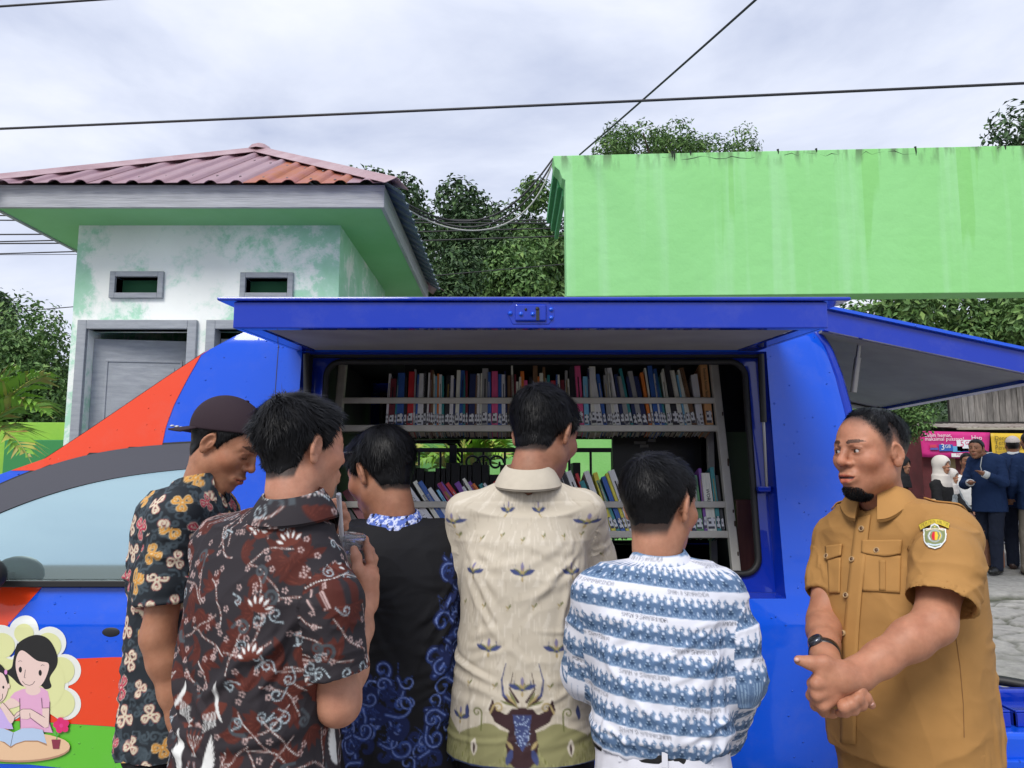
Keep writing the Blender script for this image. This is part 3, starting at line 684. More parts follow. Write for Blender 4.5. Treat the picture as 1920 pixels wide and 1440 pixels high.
# recess around the side opening: jambs, plate with rounded hole, rubber seal
RD = .075
def recess(far):
    Yf = (lambda y: 2*YC-y) if far else (lambda y: y)
    mb = MB(); zz = [HZ0,1.10,1.2,1.4,1.6,1.8,HZ1]
    for x in (HX0,HX1): mb.grid([[(x,Yf(ys(z)),z) for z in zz],[(x+(.012 if x<0 else -.012),Yf(ys(z)+RD),z) for z in zz]], 0, False)
    for z in (HZ0,HZ1): mb.grid([[(x,Yf(ys(z)),z) for x in MIDX],[(x,Yf(ys(z)+RD),z+(.012 if z<1.5 else -.012)) for x in MIDX]], 0, False)
    ox0, ox1, oz0, oz1, r_ = -.742, .932, 1.148, 1.97, .06
    inner = []; outer = []
    cs = [(ox1-r_,oz1-r_,0),(ox0+r_,oz1-r_,90),(ox0+r_,oz0+r_,180),(ox1-r_,oz0+r_,270)]; co = [(HX1-.012,HZ1-.012),(HX0+.012,HZ1-.012),(HX0+.012,HZ0+.012),(HX1-.012,HZ0+.012)]
    for (cx,cz,a0),(qx,qz) in zip(cs,co):
        for k in range(7):
            a = R(a0+15*k); inner.append((cx+r_*math.cos(a), cz+r_*math.sin(a))); outer.append((qx,qz))
    P = lambda x,z: (x, Yf(ys(z)+RD), z)
    mb.grid([[P(*p) for p in outer],[P(*p) for p in inner]], 0, False, close=True)
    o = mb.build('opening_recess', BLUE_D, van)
    loop = [Vector((p[0], Yf(ys(p[1])+RD-.006), p[1])) for p in inner]; loop.append(loop[0]); loop.append(loop[1])
    MB().tube(loop, .013, 8).build('rubber_seal', RUB, o)
recess(False); recess(True)
# interior shell
Yn = 3.075
ib = MB()
ib.box((-.80,3.10,.60),(1.12,4.36,.63)); ib.box((-.80,3.09,2.045),(1.12,4.34,2.06)); ib.box((-.815,3.0,.6),(-.80,4.4,2.06)); ib.box((1.12,3.02,.6),(1.135,4.36,2.06))
ib.box((-.80,3.0,.6),(1.12,3.02,1.06)); ib.box((-.80,4.34,.6),(1.12,4.36,1.06))
ib.build('interior_lining', BLK, van)
MB().box((-.8,4.292,.63),(1.12,4.305,1.15)).box((.93,4.292,1.152),(1.12,4.305,2.04)).build('interior_lining', BLK, van)
# lining strip above opening so no sky shows through
MB().box((-.8,3.02,1.985),(1.12,3.085,2.045)).build('header_lining', BLK, van)
# --------------------------------------------------------------- side flap (opened upwards)
def side_flap(far):
    s_ = -1 if far else 1; yy = (lambda y: 2*YC-y) if far else (lambda y: y)
    hz, fz, hy, fy = 2.085, 2.040, 2.985, 2.285      # hinge and front edge (top skin)
    T = lambda x, f, dz: Vector((x, yy(hy+(fy-hy)*f), hz+(fz-hz)*f+dz))
    def slab(x0,x1,f0,f1,d0,d1):
        vs = [T(x0,f0,d0),T(x1,f0,d0),T(x1,f1,d0),T(x0,f1,d0),T(x0,f0,d1),T(x1,f0,d1),T(x1,f1,d1),T(x0,f1,d1)]
        return vs, [(0,1,2,3),(4,7,6,5),(0,4,5,1),(1,5,6,2),(2,6,7,3),(3,7,4,0)]
    def part(name, specs, m, bev=.003, par=None):
        mb = MB()
        for sp in specs: mb.add(*slab(*sp))
        return mb.build(name, m, par or fl, bev)
    xa, xb = -.897, 1.031; ia, ib_ = -.849, .962
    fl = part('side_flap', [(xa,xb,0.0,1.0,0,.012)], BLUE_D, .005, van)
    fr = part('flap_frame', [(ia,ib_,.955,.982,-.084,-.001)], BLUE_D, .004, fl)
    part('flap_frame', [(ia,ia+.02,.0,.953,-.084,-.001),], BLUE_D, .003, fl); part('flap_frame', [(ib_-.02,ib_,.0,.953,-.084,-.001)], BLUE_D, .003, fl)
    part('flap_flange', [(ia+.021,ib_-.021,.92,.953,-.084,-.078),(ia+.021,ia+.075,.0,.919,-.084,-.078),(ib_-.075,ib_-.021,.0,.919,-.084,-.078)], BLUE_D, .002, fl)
    part('flap_lining', [(ia+.08,ib_-.08,.02,.915,-.080,-.070)], GPAN, .002, fl)
    if far: return fl
    # lock plate on the front return
    c = at(995,588,2.30); yf = T(0,.982,0).y
    lk = MB().box((c.x-.048,yf-.010,c.z-.026),(c.x+.048,yf+.002,c.z+.028)).build('lock_plate', BLUE_D, fl, .008, seg=3)
    MB().prism([(c.x-.072,yf-.002,c.z),(c.x-.055,yf-.002,c.z-.034),(c.x+.055,yf-.002,c.z-.034),(c.x+.072,yf-.002,c.z-.012),(c.x+.072,yf-.002,c.z+.014),(c.x+.055,yf-.002,c.z+.036),(c.x-.055,yf-.002,c.z+.036)],(0,.006,0)).build('lock_flange', BLUE_D, fl, .002)
    for dx,dz in ((-.062,0),(.062,.012),(.062,-.014),(-.03,-.004),(.006,-.004)): MB().lathe([(.0,.006),(.006,.005),(.007,0)], 10, (0,0,0), 0, Matrix.Translation((c.x+dx,yf-(.010 if abs(dx)<.05 else .002),c.z+dz)) @ Matrix.Rotation(R(90),4,'X')).build('bolt', BLUE, lk)
    MB().box((c.x+.016,yf-.0125,c.z-.024),(c.x+.026,yf-.0095,c.z+.01)).lathe([(0,.0015),(.006,.001),(.006,-.001)],10,(0,0,0),0,Matrix.Translation((c.x+.02,yf-.0115,c.z+.012)) @ Matrix.Rotation(R(90),4,'X')).lathe([(0,.0015),(.004,.001),(.004,-.001)],10,(0,0,0),0,Matrix.Translation((c.x-.015,yf-.0115,c.z+.01)) @ Matrix.Rotation(R(90),4,'X')).build('keyhole', RUB, lk)
    return fl
side_flap(False); side_flap(True)
# hinge cover between body side and the flap
MB().tube([(-.80,2.982,2.028),(.96,2.982,2.028)], .014, 8).build('hinge', RUB, van)
for x0, x1 in ((-.80,-.79),(.968,.968)):
    MB().tube([(x0,2.955,1.985),(x1,2.955,1.72)], .013, 8).build('gas_strut', RUB, van)
    g_ = MB().tube([(x1,2.955,1.72),(x1+.005,2.962,1.47)], .006, 8).build('strut_rod', CHR, van)
    MB().box((x1-.03,2.955,1.455),(x1+.02,2.985,1.475)).build('strut_bracket', BLUE_D, van, .004)
# rear hatch, opened upwards and out to the right
def hatch():
    hx_, hz_, ex_, ez_ = 1.20, 2.168, 2.13, 1.965; ya, yb = 2.93, 2*YC-2.93
    T = lambda f, y, d: Vector((hx_+(ex_-hx_)*f, y, hz_+(ez_-hz_)*f+d))
    fs = [i/10 for i in range(11)]
    def strip(y0,y1,d0,d1,f0=0,f1=1):
        mb = MB(); a = [f0+(f1-f0)*i/10 for i in range(11)]
        mb.grid([[T(f,y0,d1) for f in a],[T(f,y1,d1) for f in a],[T(f,y1,d0) for f in a],[T(f,y0,d0) for f in a],[T(f,y0,d1) for f in a]],0,False)
        for f in (f0,f1): mb.add([T(f,y0,d0),T(f,y1,d0),T(f,y1,d1),T(f,y0,d1)],[(0,1,2,3)])
        return mb
    h = strip(ya,yb,0,.012).build('rear_hatch', BLUE, van)
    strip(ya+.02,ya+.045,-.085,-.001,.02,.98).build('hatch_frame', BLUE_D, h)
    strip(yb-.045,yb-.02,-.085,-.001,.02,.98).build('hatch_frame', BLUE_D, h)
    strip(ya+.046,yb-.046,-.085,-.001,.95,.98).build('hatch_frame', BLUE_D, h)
    strip(ya+.046,yb-.046,-.07,-.06,.02,.949).build('hatch_lining', GPAN, h)
    strip(ya+.046,ya+.12,-.088,-.080,.02,.949).build('hatch_flange', GPAN, h)
    strip(yb-.12,yb-.046,-.088,-.080,.02,.949).build('hatch_flange', GPAN, h)
    a = at(1617,606,3.04); b = at(1600,735,3.10)
    MB().tube([a,a.lerp(b,.55)], .010, 8).build('gas_strut', CHR, van); MB().tube([a.lerp(b,.5),b], .014, 8).build('gas_strut', CHR, van)
    MB().prism([a+Vector((-.04,-.01,.035)),a+Vector((.03,-.01,.03)),a+Vector((.018,-.01,-.02)),a+Vector((-.005,-.01,-.015))],(0,.008,0)).build('strut_bracket', BLUE_D, van)
    MB().lathe([(0,.012),(.009,.01),(.011,0)],10,(0,0,0),0,Matrix.Translation(a+Vector((0,-.012,0))) @ Matrix.Rotation(R(90),4,'X')).build('bolt', BLUE, van)
hatch()
# rear door frame and drop-down lower tailgate
fr = [(xe(z)-.012, ys(z)+.028, z) for z in ZR[2:]]; fr2 = [(a, 2*YC-b, c) for a,b,c in fr[::-1]]
MB().tube(fr+fr2, .022, 6).build('rear_frame', BLUE_D, van)
tg = MB().box((1.38,2.93,.47),(2.2,4.45,.585)).build('tailgate', BLUE, van, .02, seg=3)
MB().box((1.40,2.905,.47),(2.2,2.928,.50)).build('tailgate_lip', BLUE, tg, .006)
for i in range(4): MB().box((1.62+i*.13,3.0,.586),(1.62+i*.13+.11,3.02,.636)).box((1.62+i*.13,3.0,.637),(1.62+i*.13+.11,3.12,.645)).box((1.62+i*.13,3.0,.586),(1.62+i*.13+.008,3.12,.636)).build('tailgate_rib', BLUE_D, tg, .003)
MB().box((1.6,3.15,.586),(2.18,3.2,.68)).build('tailgate_rib', BLUE_D, tg, .01)
MB().tube([(1.60,3.36,.70),(1.8,3.33,.70),(2.0,3.24,.69),(2.2,3.12,.67)], .02, 8).build('tailgate_seal', RUB, tg)
# --------------------------------------------------------------- cab window, visor, trims
def strip_decal(name, m, xs, ztop, zbot, off, n=8, parent=None):
    rows = []
    for x in xs:
        a, b = zbot(x), ztop(x); rows.append([(x, ys(a+(b-a)*k/n)-off, a+(b-a)*k/n) for k in range(n+1)])
    return MB().grid(rows, 0, True).build(name, m, parent or van)
def curve(px):
    P = [at(u,v,2.90) for u,v in px]; X = [p.x for p in P]; Z = [p.z for p in P]
    # smooth by monotone sampling
    return lambda x: float(np.interp(x, X, Z))
def smooth_curve(px, Y=2.90, deg=3):
    P = [at(u,v,Y) for u,v in px]; co = np.polyfit([p.x for p in P],[p.z for p in P],deg); return lambda x: float(np.polyval(co,x))
vo = smooth_curve([(-260,1052),(-120,968),(0,906),(95,868),(190,846),(310,832),(420,826)], deg=4)
vi = smooth_curve([(-260,1085),(-120,1012),(0,953),(100,918),(200,892),(330,874),(420,866)], deg=4)
belt = at(0,1086,2.885).z
XW = np.linspace(at(-250,0,2.9).x, at(432,0,2.9).x, 46)
win = strip_decal('cab_window', GLASS, XW, lambda x: max(vi(x), belt+.003), lambda x: belt, .004)
strip_decal('window_visor', VISOR, XW, vo, lambda x: max(vi(x)-.012, belt+.002), .011)
strip_decal('window_frame', RUB, np.linspace(at(-260,0,2.9).x, at(440,0,2.9).x, 46), lambda x: vo(x)+.008, lambda x: belt-.03, .0015)
MB().box((at(-260,0,2.88).x,2.862,belt-.026),(at(440,0,2.88).x,2.90,belt-.002)).build('belt_trim', RUB, van, .004)
o = MB().box((at(418,0,2.88).x,2.868,belt),(at(436,0,2.88).x,2.95,at(0,880,2.9).z)).build('window_pillar', RUB, van, .003)
# door seam and mirror foot
strip_decal('door_seam', RUB, [at(443,0,2.9).x, at(446,0,2.9).x], lambda x: 1.52, lambda x: .45, .0012, 20)
strip_decal('panel_seam', RUB, [at(541,0,2.95).x, at(542.2,0,2.95).x], lambda x: 2.05, lambda x: 1.75, .0012, 10)
c = at(8,1075,2.78); mb = MB(); mb.sphere((c.x-.09,2.78,c.z-.005), (.10,.05,.07), 16, 10); mb.box((c.x-.13,2.78,belt-.02),(c.x-.07,2.9,belt+.03)); mb.build('wing_mirror', RUB, van)
# colour bands on the body (vinyl, a hair proud of the paint)
def xpx(u): return (u-960)*2.86/FPX
bnd = smooth_curve([(372,656),(345,708),(322,757),(303,832)], 2.94, 2)
def orange_top():
    # between roof edge and window visor, left of the slanting boundary
    mb = MB(); zs = np.linspace(1.535,2.008,22); rows = []
    Pb = [at(u,v,2.94) for u,v in ((376,650),(372,656),(345,708),(322,757),(308,800),(303,832),(300,850))]
    bx = lambda z: float(np.interp(z, [p.z for p in Pb][::-1], [p.x for p in Pb][::-1]))
    for z in zs:
        a = xs_(z)+.001; b = max(a+.001, bx(z)); row = []
        for k in range(13):
            x = a+(b-a)*k/12; row.append((x, ys(z)-.0022, z))
        rows.append(row)
    me = mb.grid(rows).mesh('orange_band')
    bm = bmesh.new(); bm.from_mesh(me)
    dl = [f for f in bm.faces if f.calc_center_median().z < vo(f.calc_center_median().x)-.004]; bmesh.ops.delete(bm, geom=dl, context='FACES'); bm.to_mesh(me); bm.free()
    me.materials.append(ORANGE); put('orange_band', me, None, van)
    # the same colour wraps round onto the fairing's front
    rows = [[(xs_(z)-.002-.13*math.sin(math.pi*k/12)**.7, ys(z)+(2*YC-2*ys(z))*k/12-.002*(k==0), z) for k in range(5)] for z in np.linspace(1.58,2.0,12)]
    MB().grid(rows).build('orange_band', ORANGE, van)
orange_top()
zz = lambda v: at(0,v,2.86).z
strip_decal('orange_band', ORANGE, [xpx(u) for u in range(-300,93,8)], lambda x: belt-.028, lambda x: float(np.interp(x,[xpx(-300),xpx(0),xpx(40),xpx(91)],[.95,.957,.963,belt-.029])), .0015)
strip_decal('orange_band', ORANGE, [xpx(u) for u in range(-300,640,10)], lambda x: zz(float(np.interp((x/2.86*FPX+960),[-300,60,150,245,420,640],[1262,1244,1235,1231,1236,1262]))), lambda x: zz(float(np.interp((x/2.86*FPX+960),[-300,100,245,450,640],[1345,1352,1362,1392,1440]))), .0015)
strip_decal('green_band', GREEN, [xpx(u) for u in range(-300,640,10)], lambda x: zz(float(np.interp((x/2.86*FPX+960),[-300,100,245,450,640],[1345.5,1352.5,1362.5,1392.5,1440.5]))), lambda x: zz(float(np.interp((x/2.86*FPX+960),[-300,0,100,170,400,640],[1420,1431,1434,1442,1480,1520]))), .0017)
MB().sphere((xpx(234),2.853,zz(1184)), (.036,.006,.019), 16, 8).build('door_handle', RUB, van)
# --------------------------------------------------------------- painted reading scene (vinyl sticker)
class Sticker:
    def __init__(s): s.v=[]; s.f=[]; s.mi=[]; s.n=0; s.mats=[]
    def m(s, c):
        mm = mat('vinyl_%02d%02d%02d'%tuple(int(99*x) for x in c), c, .3, coat=.5)
        if mm not in s.mats: s.mats.append(mm)
        return s.mats.index(mm)
    def poly(s, pts, c):
        from mathutils.geometry import tessellate_polygon
        mi = s.m(c); s.n += 1; b = len(s.v); P = []
        for (a,b_) in pts:
            w = at(a/4.646, 1130+b_/4.646, 2.855); P.append(Vector((w.x, ys(w.z)-.0022-.00013*s.n, w.z)))
        tr = tessellate_polygon([[Vector((p.x,p.z,0)) for p in P]])
        s.v += [tuple(p) for p in P]
        for t in tr: s.f.append(tuple(b+i for i in t)); s.mi.append(mi)
    def disc(s, x, y, r, c, ry=None, n=28): s.poly([(x+r*math.cos(2*math.pi*k/n), y+(ry or r)*math.sin(2*math.pi*k/n)) for k in range(n)], c)
    def line(s, pts, w, c):
        L=[];Rr=[]
        for i,p in enumerate(pts):
            q0=pts[max(0,i-1)]; q1=pts[min(len(pts)-1,i+1)]; dx,dy=q1[0]-q0[0],q1[1]-q0[1]; l=math.hypot(dx,dy) or 1
            L.append((p[0]-dy/l*w/2,p[1]+dx/l*w/2)); Rr.append((p[0]+dy/l*w/2,p[1]-dx/l*w/2))
        s.poly(L+Rr[::-1], c)
st = Sticker(); W=(.8,.82,.78); YL=(.72,.74,.36); SK=(.80,.60,.54); HB=(.006,.006,.007); PK=(.75,.40,.60); LN=(.04,.02,.03); BK=(.45,.58,.78); TB=(.78,.52,.32)
def cat(pts, n=6):
    """Catmull-Rom through closed points"""
    P=pts; out=[]; m=len(P)
    for i in range(m):
        p0,p1,p2,p3=P[i-1],P[i],P[(i+1)%m],P[(i+2)%m]
        for k in range(n):
            t=k/n; out.append(tuple(.5*((2*p1[a])+(-p0[a]+p2[a])*t+(2*p0[a]-5*p1[a]+4*p2[a]-p3[a])*t*t+(-p0[a]+3*p1[a]-3*p2[a]+p3[a])*t**3) for a in (0,1)))
    return out
for (x,y,r) in ((220,240,128),(445,345,140),(570,585,140),(560,880,145),(20,330,140),(-220,420,170),(300,700,300),(0,750,300),(-250,800,250)): st.disc(x,y,r,W)
for (x,y,r) in ((220,265,85),(430,370,112),(535,590,120),(525,875,128),(30,370,110),(-220,440,130),(300,690,270),(0,740,270),(-250,800,220)): st.disc(x,y,r,YL)
# woman
st.poly(cat([(130,470),(170,350),(310,278),(430,310),(500,430),(505,540),(440,650),(452,730),(400,752),(350,720),(200,725),(110,650),(60,600),(110,560)]), HB)
st.poly([(175,1100),(175,870),(90,825),(130,780),(200,750),(370,735),(420,770),(438,860),(430,1040),(462,1135),(300,1120)], PK)
st.disc(292,760,66,SK,45)
st.poly(cat([(208,412),(155,470),(148,580),(190,700),(270,752),(350,730),(410,640),(432,528),(330,500)]), SK)
for x in (186,358): st.disc(x,(580 if x<200 else 608),14,HB,26)
st.line([(200,680),(225,708),(262,718),(290,708),(310,682)],4,LN); st.line([(230,580),(222,630),(218,648),(230,652)],4,LN)
st.line([(170,510),(186,500),(202,508)],3,LN); st.line([(365,548),(380,535),(396,545)],3,LN)
st.poly(cat([(100,830),(180,880),(150,905),(60,930),(20,960),(0,920)]), SK)
st.poly([(105,1000),(150,950),(200,920),(270,925),(340,970),(372,990),(372,915),(432,915),(425,1080),(395,1092),(270,1000),(240,1015),(185,1010),(175,970),(120,1010)], SK)
st.line([(110,1003),(150,955),(200,925),(270,925),(340,965),(395,1000)],4,LN); st.line([(262,960),(265,1000),(320,1045),(380,1088)],4,LN)
st.line([(176,830),(176,1090)],4,LN); st.line([(438,860),(430,1045),(460,1130)],4,LN); st.line([(366,825),(372,916),(432,914)],4,LN)
# girl
st.poly(cat([(-80,560),(0,525),(60,590),(85,680),(60,720),(-60,700)]), HB)
st.poly(cat([(-110,640),(20,605),(70,690),(75,760),(40,840),(-20,870),(-100,850)]), SK); st.disc(38,733,9,HB,13); st.disc(62,600,13,(.75,.3,.65),22); st.disc(85,722,10,SK,22)
st.line([(30,790),(28,830),(0,860)],4,LN)
st.poly([(-200,1100),(-150,880),(0,900),(40,960),(100,1040),(118,1100)], (.56,.42,.78)); st.poly(cat([(10,900),(30,870),(60,900),(125,985),(118,1035),(90,1045),(40,960)]), SK)
st.line([(12,880),(30,865),(60,898),(125,985)],4,LN)
# table, book, flower
st.disc(150,1265,460,(.45,.25,.16),128); st.disc(150,1250,460,TB,125)
st.poly([(0,1205),(0,1095),(60,1095),(120,1130),(200,1092),(290,1090),(375,1105),(412,1248),(330,1212),(220,1210),(140,1235),(95,1268),(40,1225)], (.40,.22,.12))
st.poly([(-40,1195),(-40,1090),(40,1096),(120,1130),(92,1252),(40,1212)], BK); st.poly([(120,1130),(200,1092),(290,1090),(375,1105),(408,1228),(330,1200),(220,1200),(140,1225),(95,1252)], BK); st.line([(120,1130),(93,1250)],4,LN)
st.line([(495,1190),(502,1150),(520,1120)],9,(.1,.45,.08)); st.poly(cat([(468,1120),(490,1130),(495,1158),(475,1145)]),(.1,.45,.08))
for k in range(5): a=R(72*k-100); st.disc(540+42*math.cos(a),1066+42*math.sin(a),30,(.70,.02,.16))
st.disc(540,1068,18,(.78,.04,.25)); st.poly([(452,1190),(530,1190),(516,1272),(464,1272)],(.25,.03,.06))
me = bpy.data.meshes.new('reading_sticker'); me.from_pydata(st.v,[],st.f); me.polygons.foreach_set('material_index',st.mi)
for mm in st.mats: me.materials.append(mm)
put('reading_sticker', me, None, van)
# --------------------------------------------------------------- wheels
tyre_m = mat('tyre', (0.015,0.015,0.016), .85, bump=.3, bscale=80); rim_m = mat('rim_silver', (0.5,0.5,0.52), .35, metal=.9)
for x in (-2.15, .72):
    for y in (3.02, 4.38):
        M = Matrix.Translation((x,y+.0,.30)) @ Matrix.Rotation(R(90),4,'X')
        w = MB().lathe([(.19,-.09),(.27,-.095),(.30,-.06),(.302,0),(.30,.06),(.27,.095),(.19,.09)], 28, (0,0,0), 0, M).build('wheel', tyre_m, van)
        MB().lathe([(.0,.05),(.06,.06),(.16,.03),(.195,.075),(.195,-.075),(.0,-.05)], 28, (0,0,0), 0, M).build('rim', rim_m, w)
# ================================================================== BOOK RACK
cream = mat('cream_steel', (0.62,0.60,0.54), .45, col2=(0.52,0.50,0.44), nscale=9, bump=.05)
rack = empty('book_rack', (.05, 3.2, .63), 0, 'cream steel rack with guard rails full of books inside the van', 'bookshelf')
def ry(z): return 3.10+(z-1.15)*.27          # the rack leans back
RX0, RX1 = -.735, .878
def rail(v, dy, h, name, dep=.016, extra=0):
    # find z from pixel row on the leaning front plane
    z = 1.5
    for _ in range(12): z = at(1000,v,ry(z)+dy).z
    MB().box((RX0,ry(z)+dy-dep/2,z-h/2),(RX1+extra,ry(z)+dy+dep/2,z+h/2)).build(name, cream, rack, .004); return z
zr1 = rail(751,-.004,.026,'guard_rail'); zs1 = rail(803,.0,.028,'shelf_edge'); zr2 = rail(946,-.004,.026,'guard_rail'); zs2 = rail(1002,.0,.028,'shelf_edge')
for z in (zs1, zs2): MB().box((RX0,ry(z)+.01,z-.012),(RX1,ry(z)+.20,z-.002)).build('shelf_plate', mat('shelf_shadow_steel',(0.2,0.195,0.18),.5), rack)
z3 = .66; MB().box((RX0,ry(z3)+.01,z3-.02),(RX1,ry(z3)+.2,z3-.002)).build('shelf_plate', cream, rack)
MB().bar((RX1+.004,ry(.635)-.0,.635),(RX1+.004,ry(2.03),2.03),.034,.034,(1,0,0)).build('post', cream, rack, .004)
MB().bar((RX0-.004,ry(.635)-.0,.635),(RX0-.004,ry(2.03),2.03),.034,.034,(1,0,0)).build('post', cream, rack, .004)
MB().bar((at(1305,0,3.5).x,3.5,.635),(at(1305,0,3.5).x,3.5,1.73),.03,.03).build('post', cream, rack, .003)
wear = mat('chipped_rust', (0.06,0.03,0.02), .8)
for u, v, w, h in ((1352,770,.006,.02),(1360,870,.007,.05),(1366,960,.006,.014),(1371,985,.008,.03),(1374,1040,.006,.02)):
    p = at(u,v,3.08); MB().box((RX1+.012,ry(p.z)-.0195,p.z-h/2),(RX1+.012+w,ry(p.z)-.016,p.z+h/2)).build('rust_chip', wear, rack, .002)
# far side board, tinted window, black file holders, monitor, wooden board
MB().box((-.50,3.56,1.72),(1.1,3.58,2.04)).build('back_board', mat('dark_board',(0.02,0.024,0.024),.5), rack)
MB().box((RX0,3.62,1.69),(RX1,3.65,1.725)).build('cross_bar', mat('dark_bar',(0.03,0.03,0.033),.4), rack, .003)
MB().box((-.73,4.30,1.71),(-.30,4.31,1.98)).build('side_window', mat('tinted_glass',(0.012,0.014,0.018),.08), van)
for a,b,c,d in ((-.74,4.285,1.70,1.715),(-.74,4.285,1.97,1.985)): MB().box((a,b,c),(-.29,b+.012,d)).build('window_frame', mat('frame_grey',(0.16,0.17,0.18),.5), van)
for x in (-.74,-.30): MB().box((x,4.285,1.715),(x+.015,4.297,1.97)).build('window_frame', mat('frame_grey',(0.16,0.17,0.18),.5), van)
mon = empty('monitor', (.7,3.62,1.28), 0, 'black flat monitor backed against the rack behind the books', 'monitor')
a = at(1147,816,3.62); b = at(1318,940,3.62)
MB().box((a.x,3.60,b.z),(b.x,3.64,a.z)).build('panel', mat('plastic_black',(0.008,0.008,0.009),.35), mon, .006)
MB().box(((a.x+b.x)/2-.03,3.60,1.27),((a.x+b.x)/2+.03,3.63,b.z)).build('stand', mat('plastic_black',(0.008,0.008,0.009),.35), mon)
for u,v,w in ((1200,830,.028),(1222,826,.018),(1208,836,.02)): p = at(u,v,3.598); MB().box((p.x-w,3.5975,p.z-.007),(p.x+w,3.599,p.z+.006)).build('sticker', mat('label_grey',(0.3,0.3,0.3),.6), mon)
MB().box((-.72,3.45,1.27),(.88,3.9,1.278)).build('far_shelf', mat('dark_bar',(0.03,0.03,0.033),.4), rack)
holder_m = mat('file_black', (0.012,0.012,0.014), .5)
rg = random.Random(12); x = -.70; k = 0
while x < .30:
    w = rg.uniform(.022,.05); h = at(0,rg.choice([872,878,884,890,896,868]),3.72).z
    if x > -.1 : h -= .0
    o = MB().box((x,3.66,1.278),(x+w-.003,3.84,h)).box((x+.004,3.655,1.30),(x+w-.007,3.66,1.34), 1).build('file_holder', [holder_m, mat('label_grey',(0.3,0.3,0.3),.6)], None, .002)
    tag(o, 'black file holder on the far shelf behind the slanted books', 'file holder', 'black file holders on the far shelf'); x += w; k += 1
p0, p1 = at(1372,936,3.2), at(1400,1058,3.2)
o = MB().box((.905,3.14,.632),(.985,3.17,p0.z)).build('wooden_board', mat('brown_wood',(0.10,0.035,0.028),.45, col2=(0.06,0.02,0.018), nscale=8, mapscale=(8,8,.6)), None, .004); tag(o, 'dark red brown wooden board standing beside the rack post', 'board')

# ================================================================== BOOKS
def book_meshes():
    c = MB(); c.box((0,0,0),(1,.035,1)); c.box((0,.035,0),(.12,1,1)); c.box((.88,.035,0),(1,1,1))
    p = MB().box((.12,.036,.015),(.88,.97,.975)); l = MB().box((.10,-.010,.07),(.90,0,.25)); t = MB().box((.40,-.006,.46),(.60,0,.82))
    return c.mesh('cover'), p.mesh('page_block'), l.mesh('spine_label'), t.mesh('spine_title')
BC, BP, BL, BT = book_meshes()
page_m = mat('paper_pages', (0.66,0.62,0.52), .9, col2=(0.56,0.52,0.42), nscale=60, mapscale=(30,1,1)); BP.materials.append(page_m)
def label_mat():
    m = bpy.data.materials.new('call_number_label'); m.use_nodes = True; N = m.node_tree.nodes; L = m.node_tree.links; bs = N['Principled BSDF']; bs.inputs['Roughness'].default_value = .6
    tc = N.new('ShaderNodeTexCoord'); mp = N.new('ShaderNodeMapping'); mp.inputs['Scale'].default_value = (3.2,1,24); L.new(tc.outputs['Object'], mp.inputs[0])
    oi = N.new('ShaderNodeObjectInfo'); ad = N.new('ShaderNodeVectorMath'); ad.operation = 'ADD'; L.new(mp.outputs[0], ad.inputs[0]); L.new(oi.outputs['Random'], ad.inputs[1])
    ck = N.new('ShaderNodeTexWhiteNoise'); fl = N.new('ShaderNodeVectorMath'); fl.operation = 'FLOOR'; L.new(ad.outputs[0], fl.inputs[0]); L.new(fl.outputs[0], ck.inputs['Vector'])
    gt = N.new('ShaderNodeMath'); gt.operation = 'GREATER_THAN'; gt.inputs[1].default_value = .6; L.new(ck.outputs['Value'], gt.inputs[0])
    mx = N.new('ShaderNodeMix'); mx.data_type = 'RGBA'; mx.inputs[6].default_value = (.82,.83,.85,1); mx.inputs[7].default_value = (.08,.08,.1,1); L.new(gt.outputs[0], mx.inputs['Factor']); L.new(mx.outputs[2], bs.inputs['Base Color'])
    return m
BL.materials.append(label_mat())
book_cols = {'black':(.012,.012,.015),'navy':(.012,.02,.07),'blue':(.02,.07,.25),'pale blue':(.12,.3,.5),'teal':(.02,.16,.17),'red':(.33,.015,.02),'maroon':(.10,.012,.02),'orange':(.45,.12,.02),'yellow':(.55,.38,.04),'cream':(.52,.48,.38),'white':(.62,.62,.6),'grey':(.2,.2,.2),'green':(.05,.16,.06),'pink':(.45,.06,.16),'purple':(.11,.03,.2),'brown':(.11,.06,.03),'tan':(.42,.22,.09),'silver':(.42,.42,.46)}
book_cols = {k: tuple(min(.75,x*1.7+.01) for x in c) for k, c in book_cols.items()}
bmats = {k: mat('book_'+k.replace(' ','_'), c, .4, col2=tuple(min(1,x*1.25+.01) for x in c), nscale=4) for k, c in book_cols.items()}
ttl = [mat('title_white',(.6,.6,.58),.6), mat('title_gold',(.45,.32,.08),.5), mat('title_dark',(.02,.02,.03),.6)]
def book(cname, x, z, w, h, d, yfront, lean, back, label, group, title=True, lab=True):
    """lean: rotation in the shelf plane (top to the left > 0); back: tilt of the rack"""
    o = bpy.data.objects.new('book', bmats_mesh[cname]); COL.objects.link(o)
    o.location = (x, yfront, z); o.scale = (w, d, h); o.rotation_euler = (Matrix.Rotation(back,3,'X') @ Matrix.Rotation(-lean,3,'Y')).to_euler()
    tag(o, label, 'book', group)
    for nm, me, on in (('page_block',BP,True),('spine_label',BL,lab),('spine_title',tmesh[(hash_i(x,z))%3 if cname not in ('white','cream','silver','yellow') else 2],title)):
        if on:
            
            if nm == 'spine_title' and hash_i(x,z) % 2: continue
            c_ = bpy.data.objects.new(nm, me); COL.objects.link(c_); c_.parent = o
    return o
def hash_i(x, z): return int(abs(x*1731+z*917))
bmats_mesh = {}
for k in book_cols: me = BC.copy(); me.materials.append(bmats[k]); bmats_mesh[k] = me
tmesh = []
for m_ in ttl: me = BT.copy(); me.materials.append(m_); tmesh.append(me)
BKT = math.atan(-.27)*-1
back = -math.atan(.27)
rg = random.Random(21)
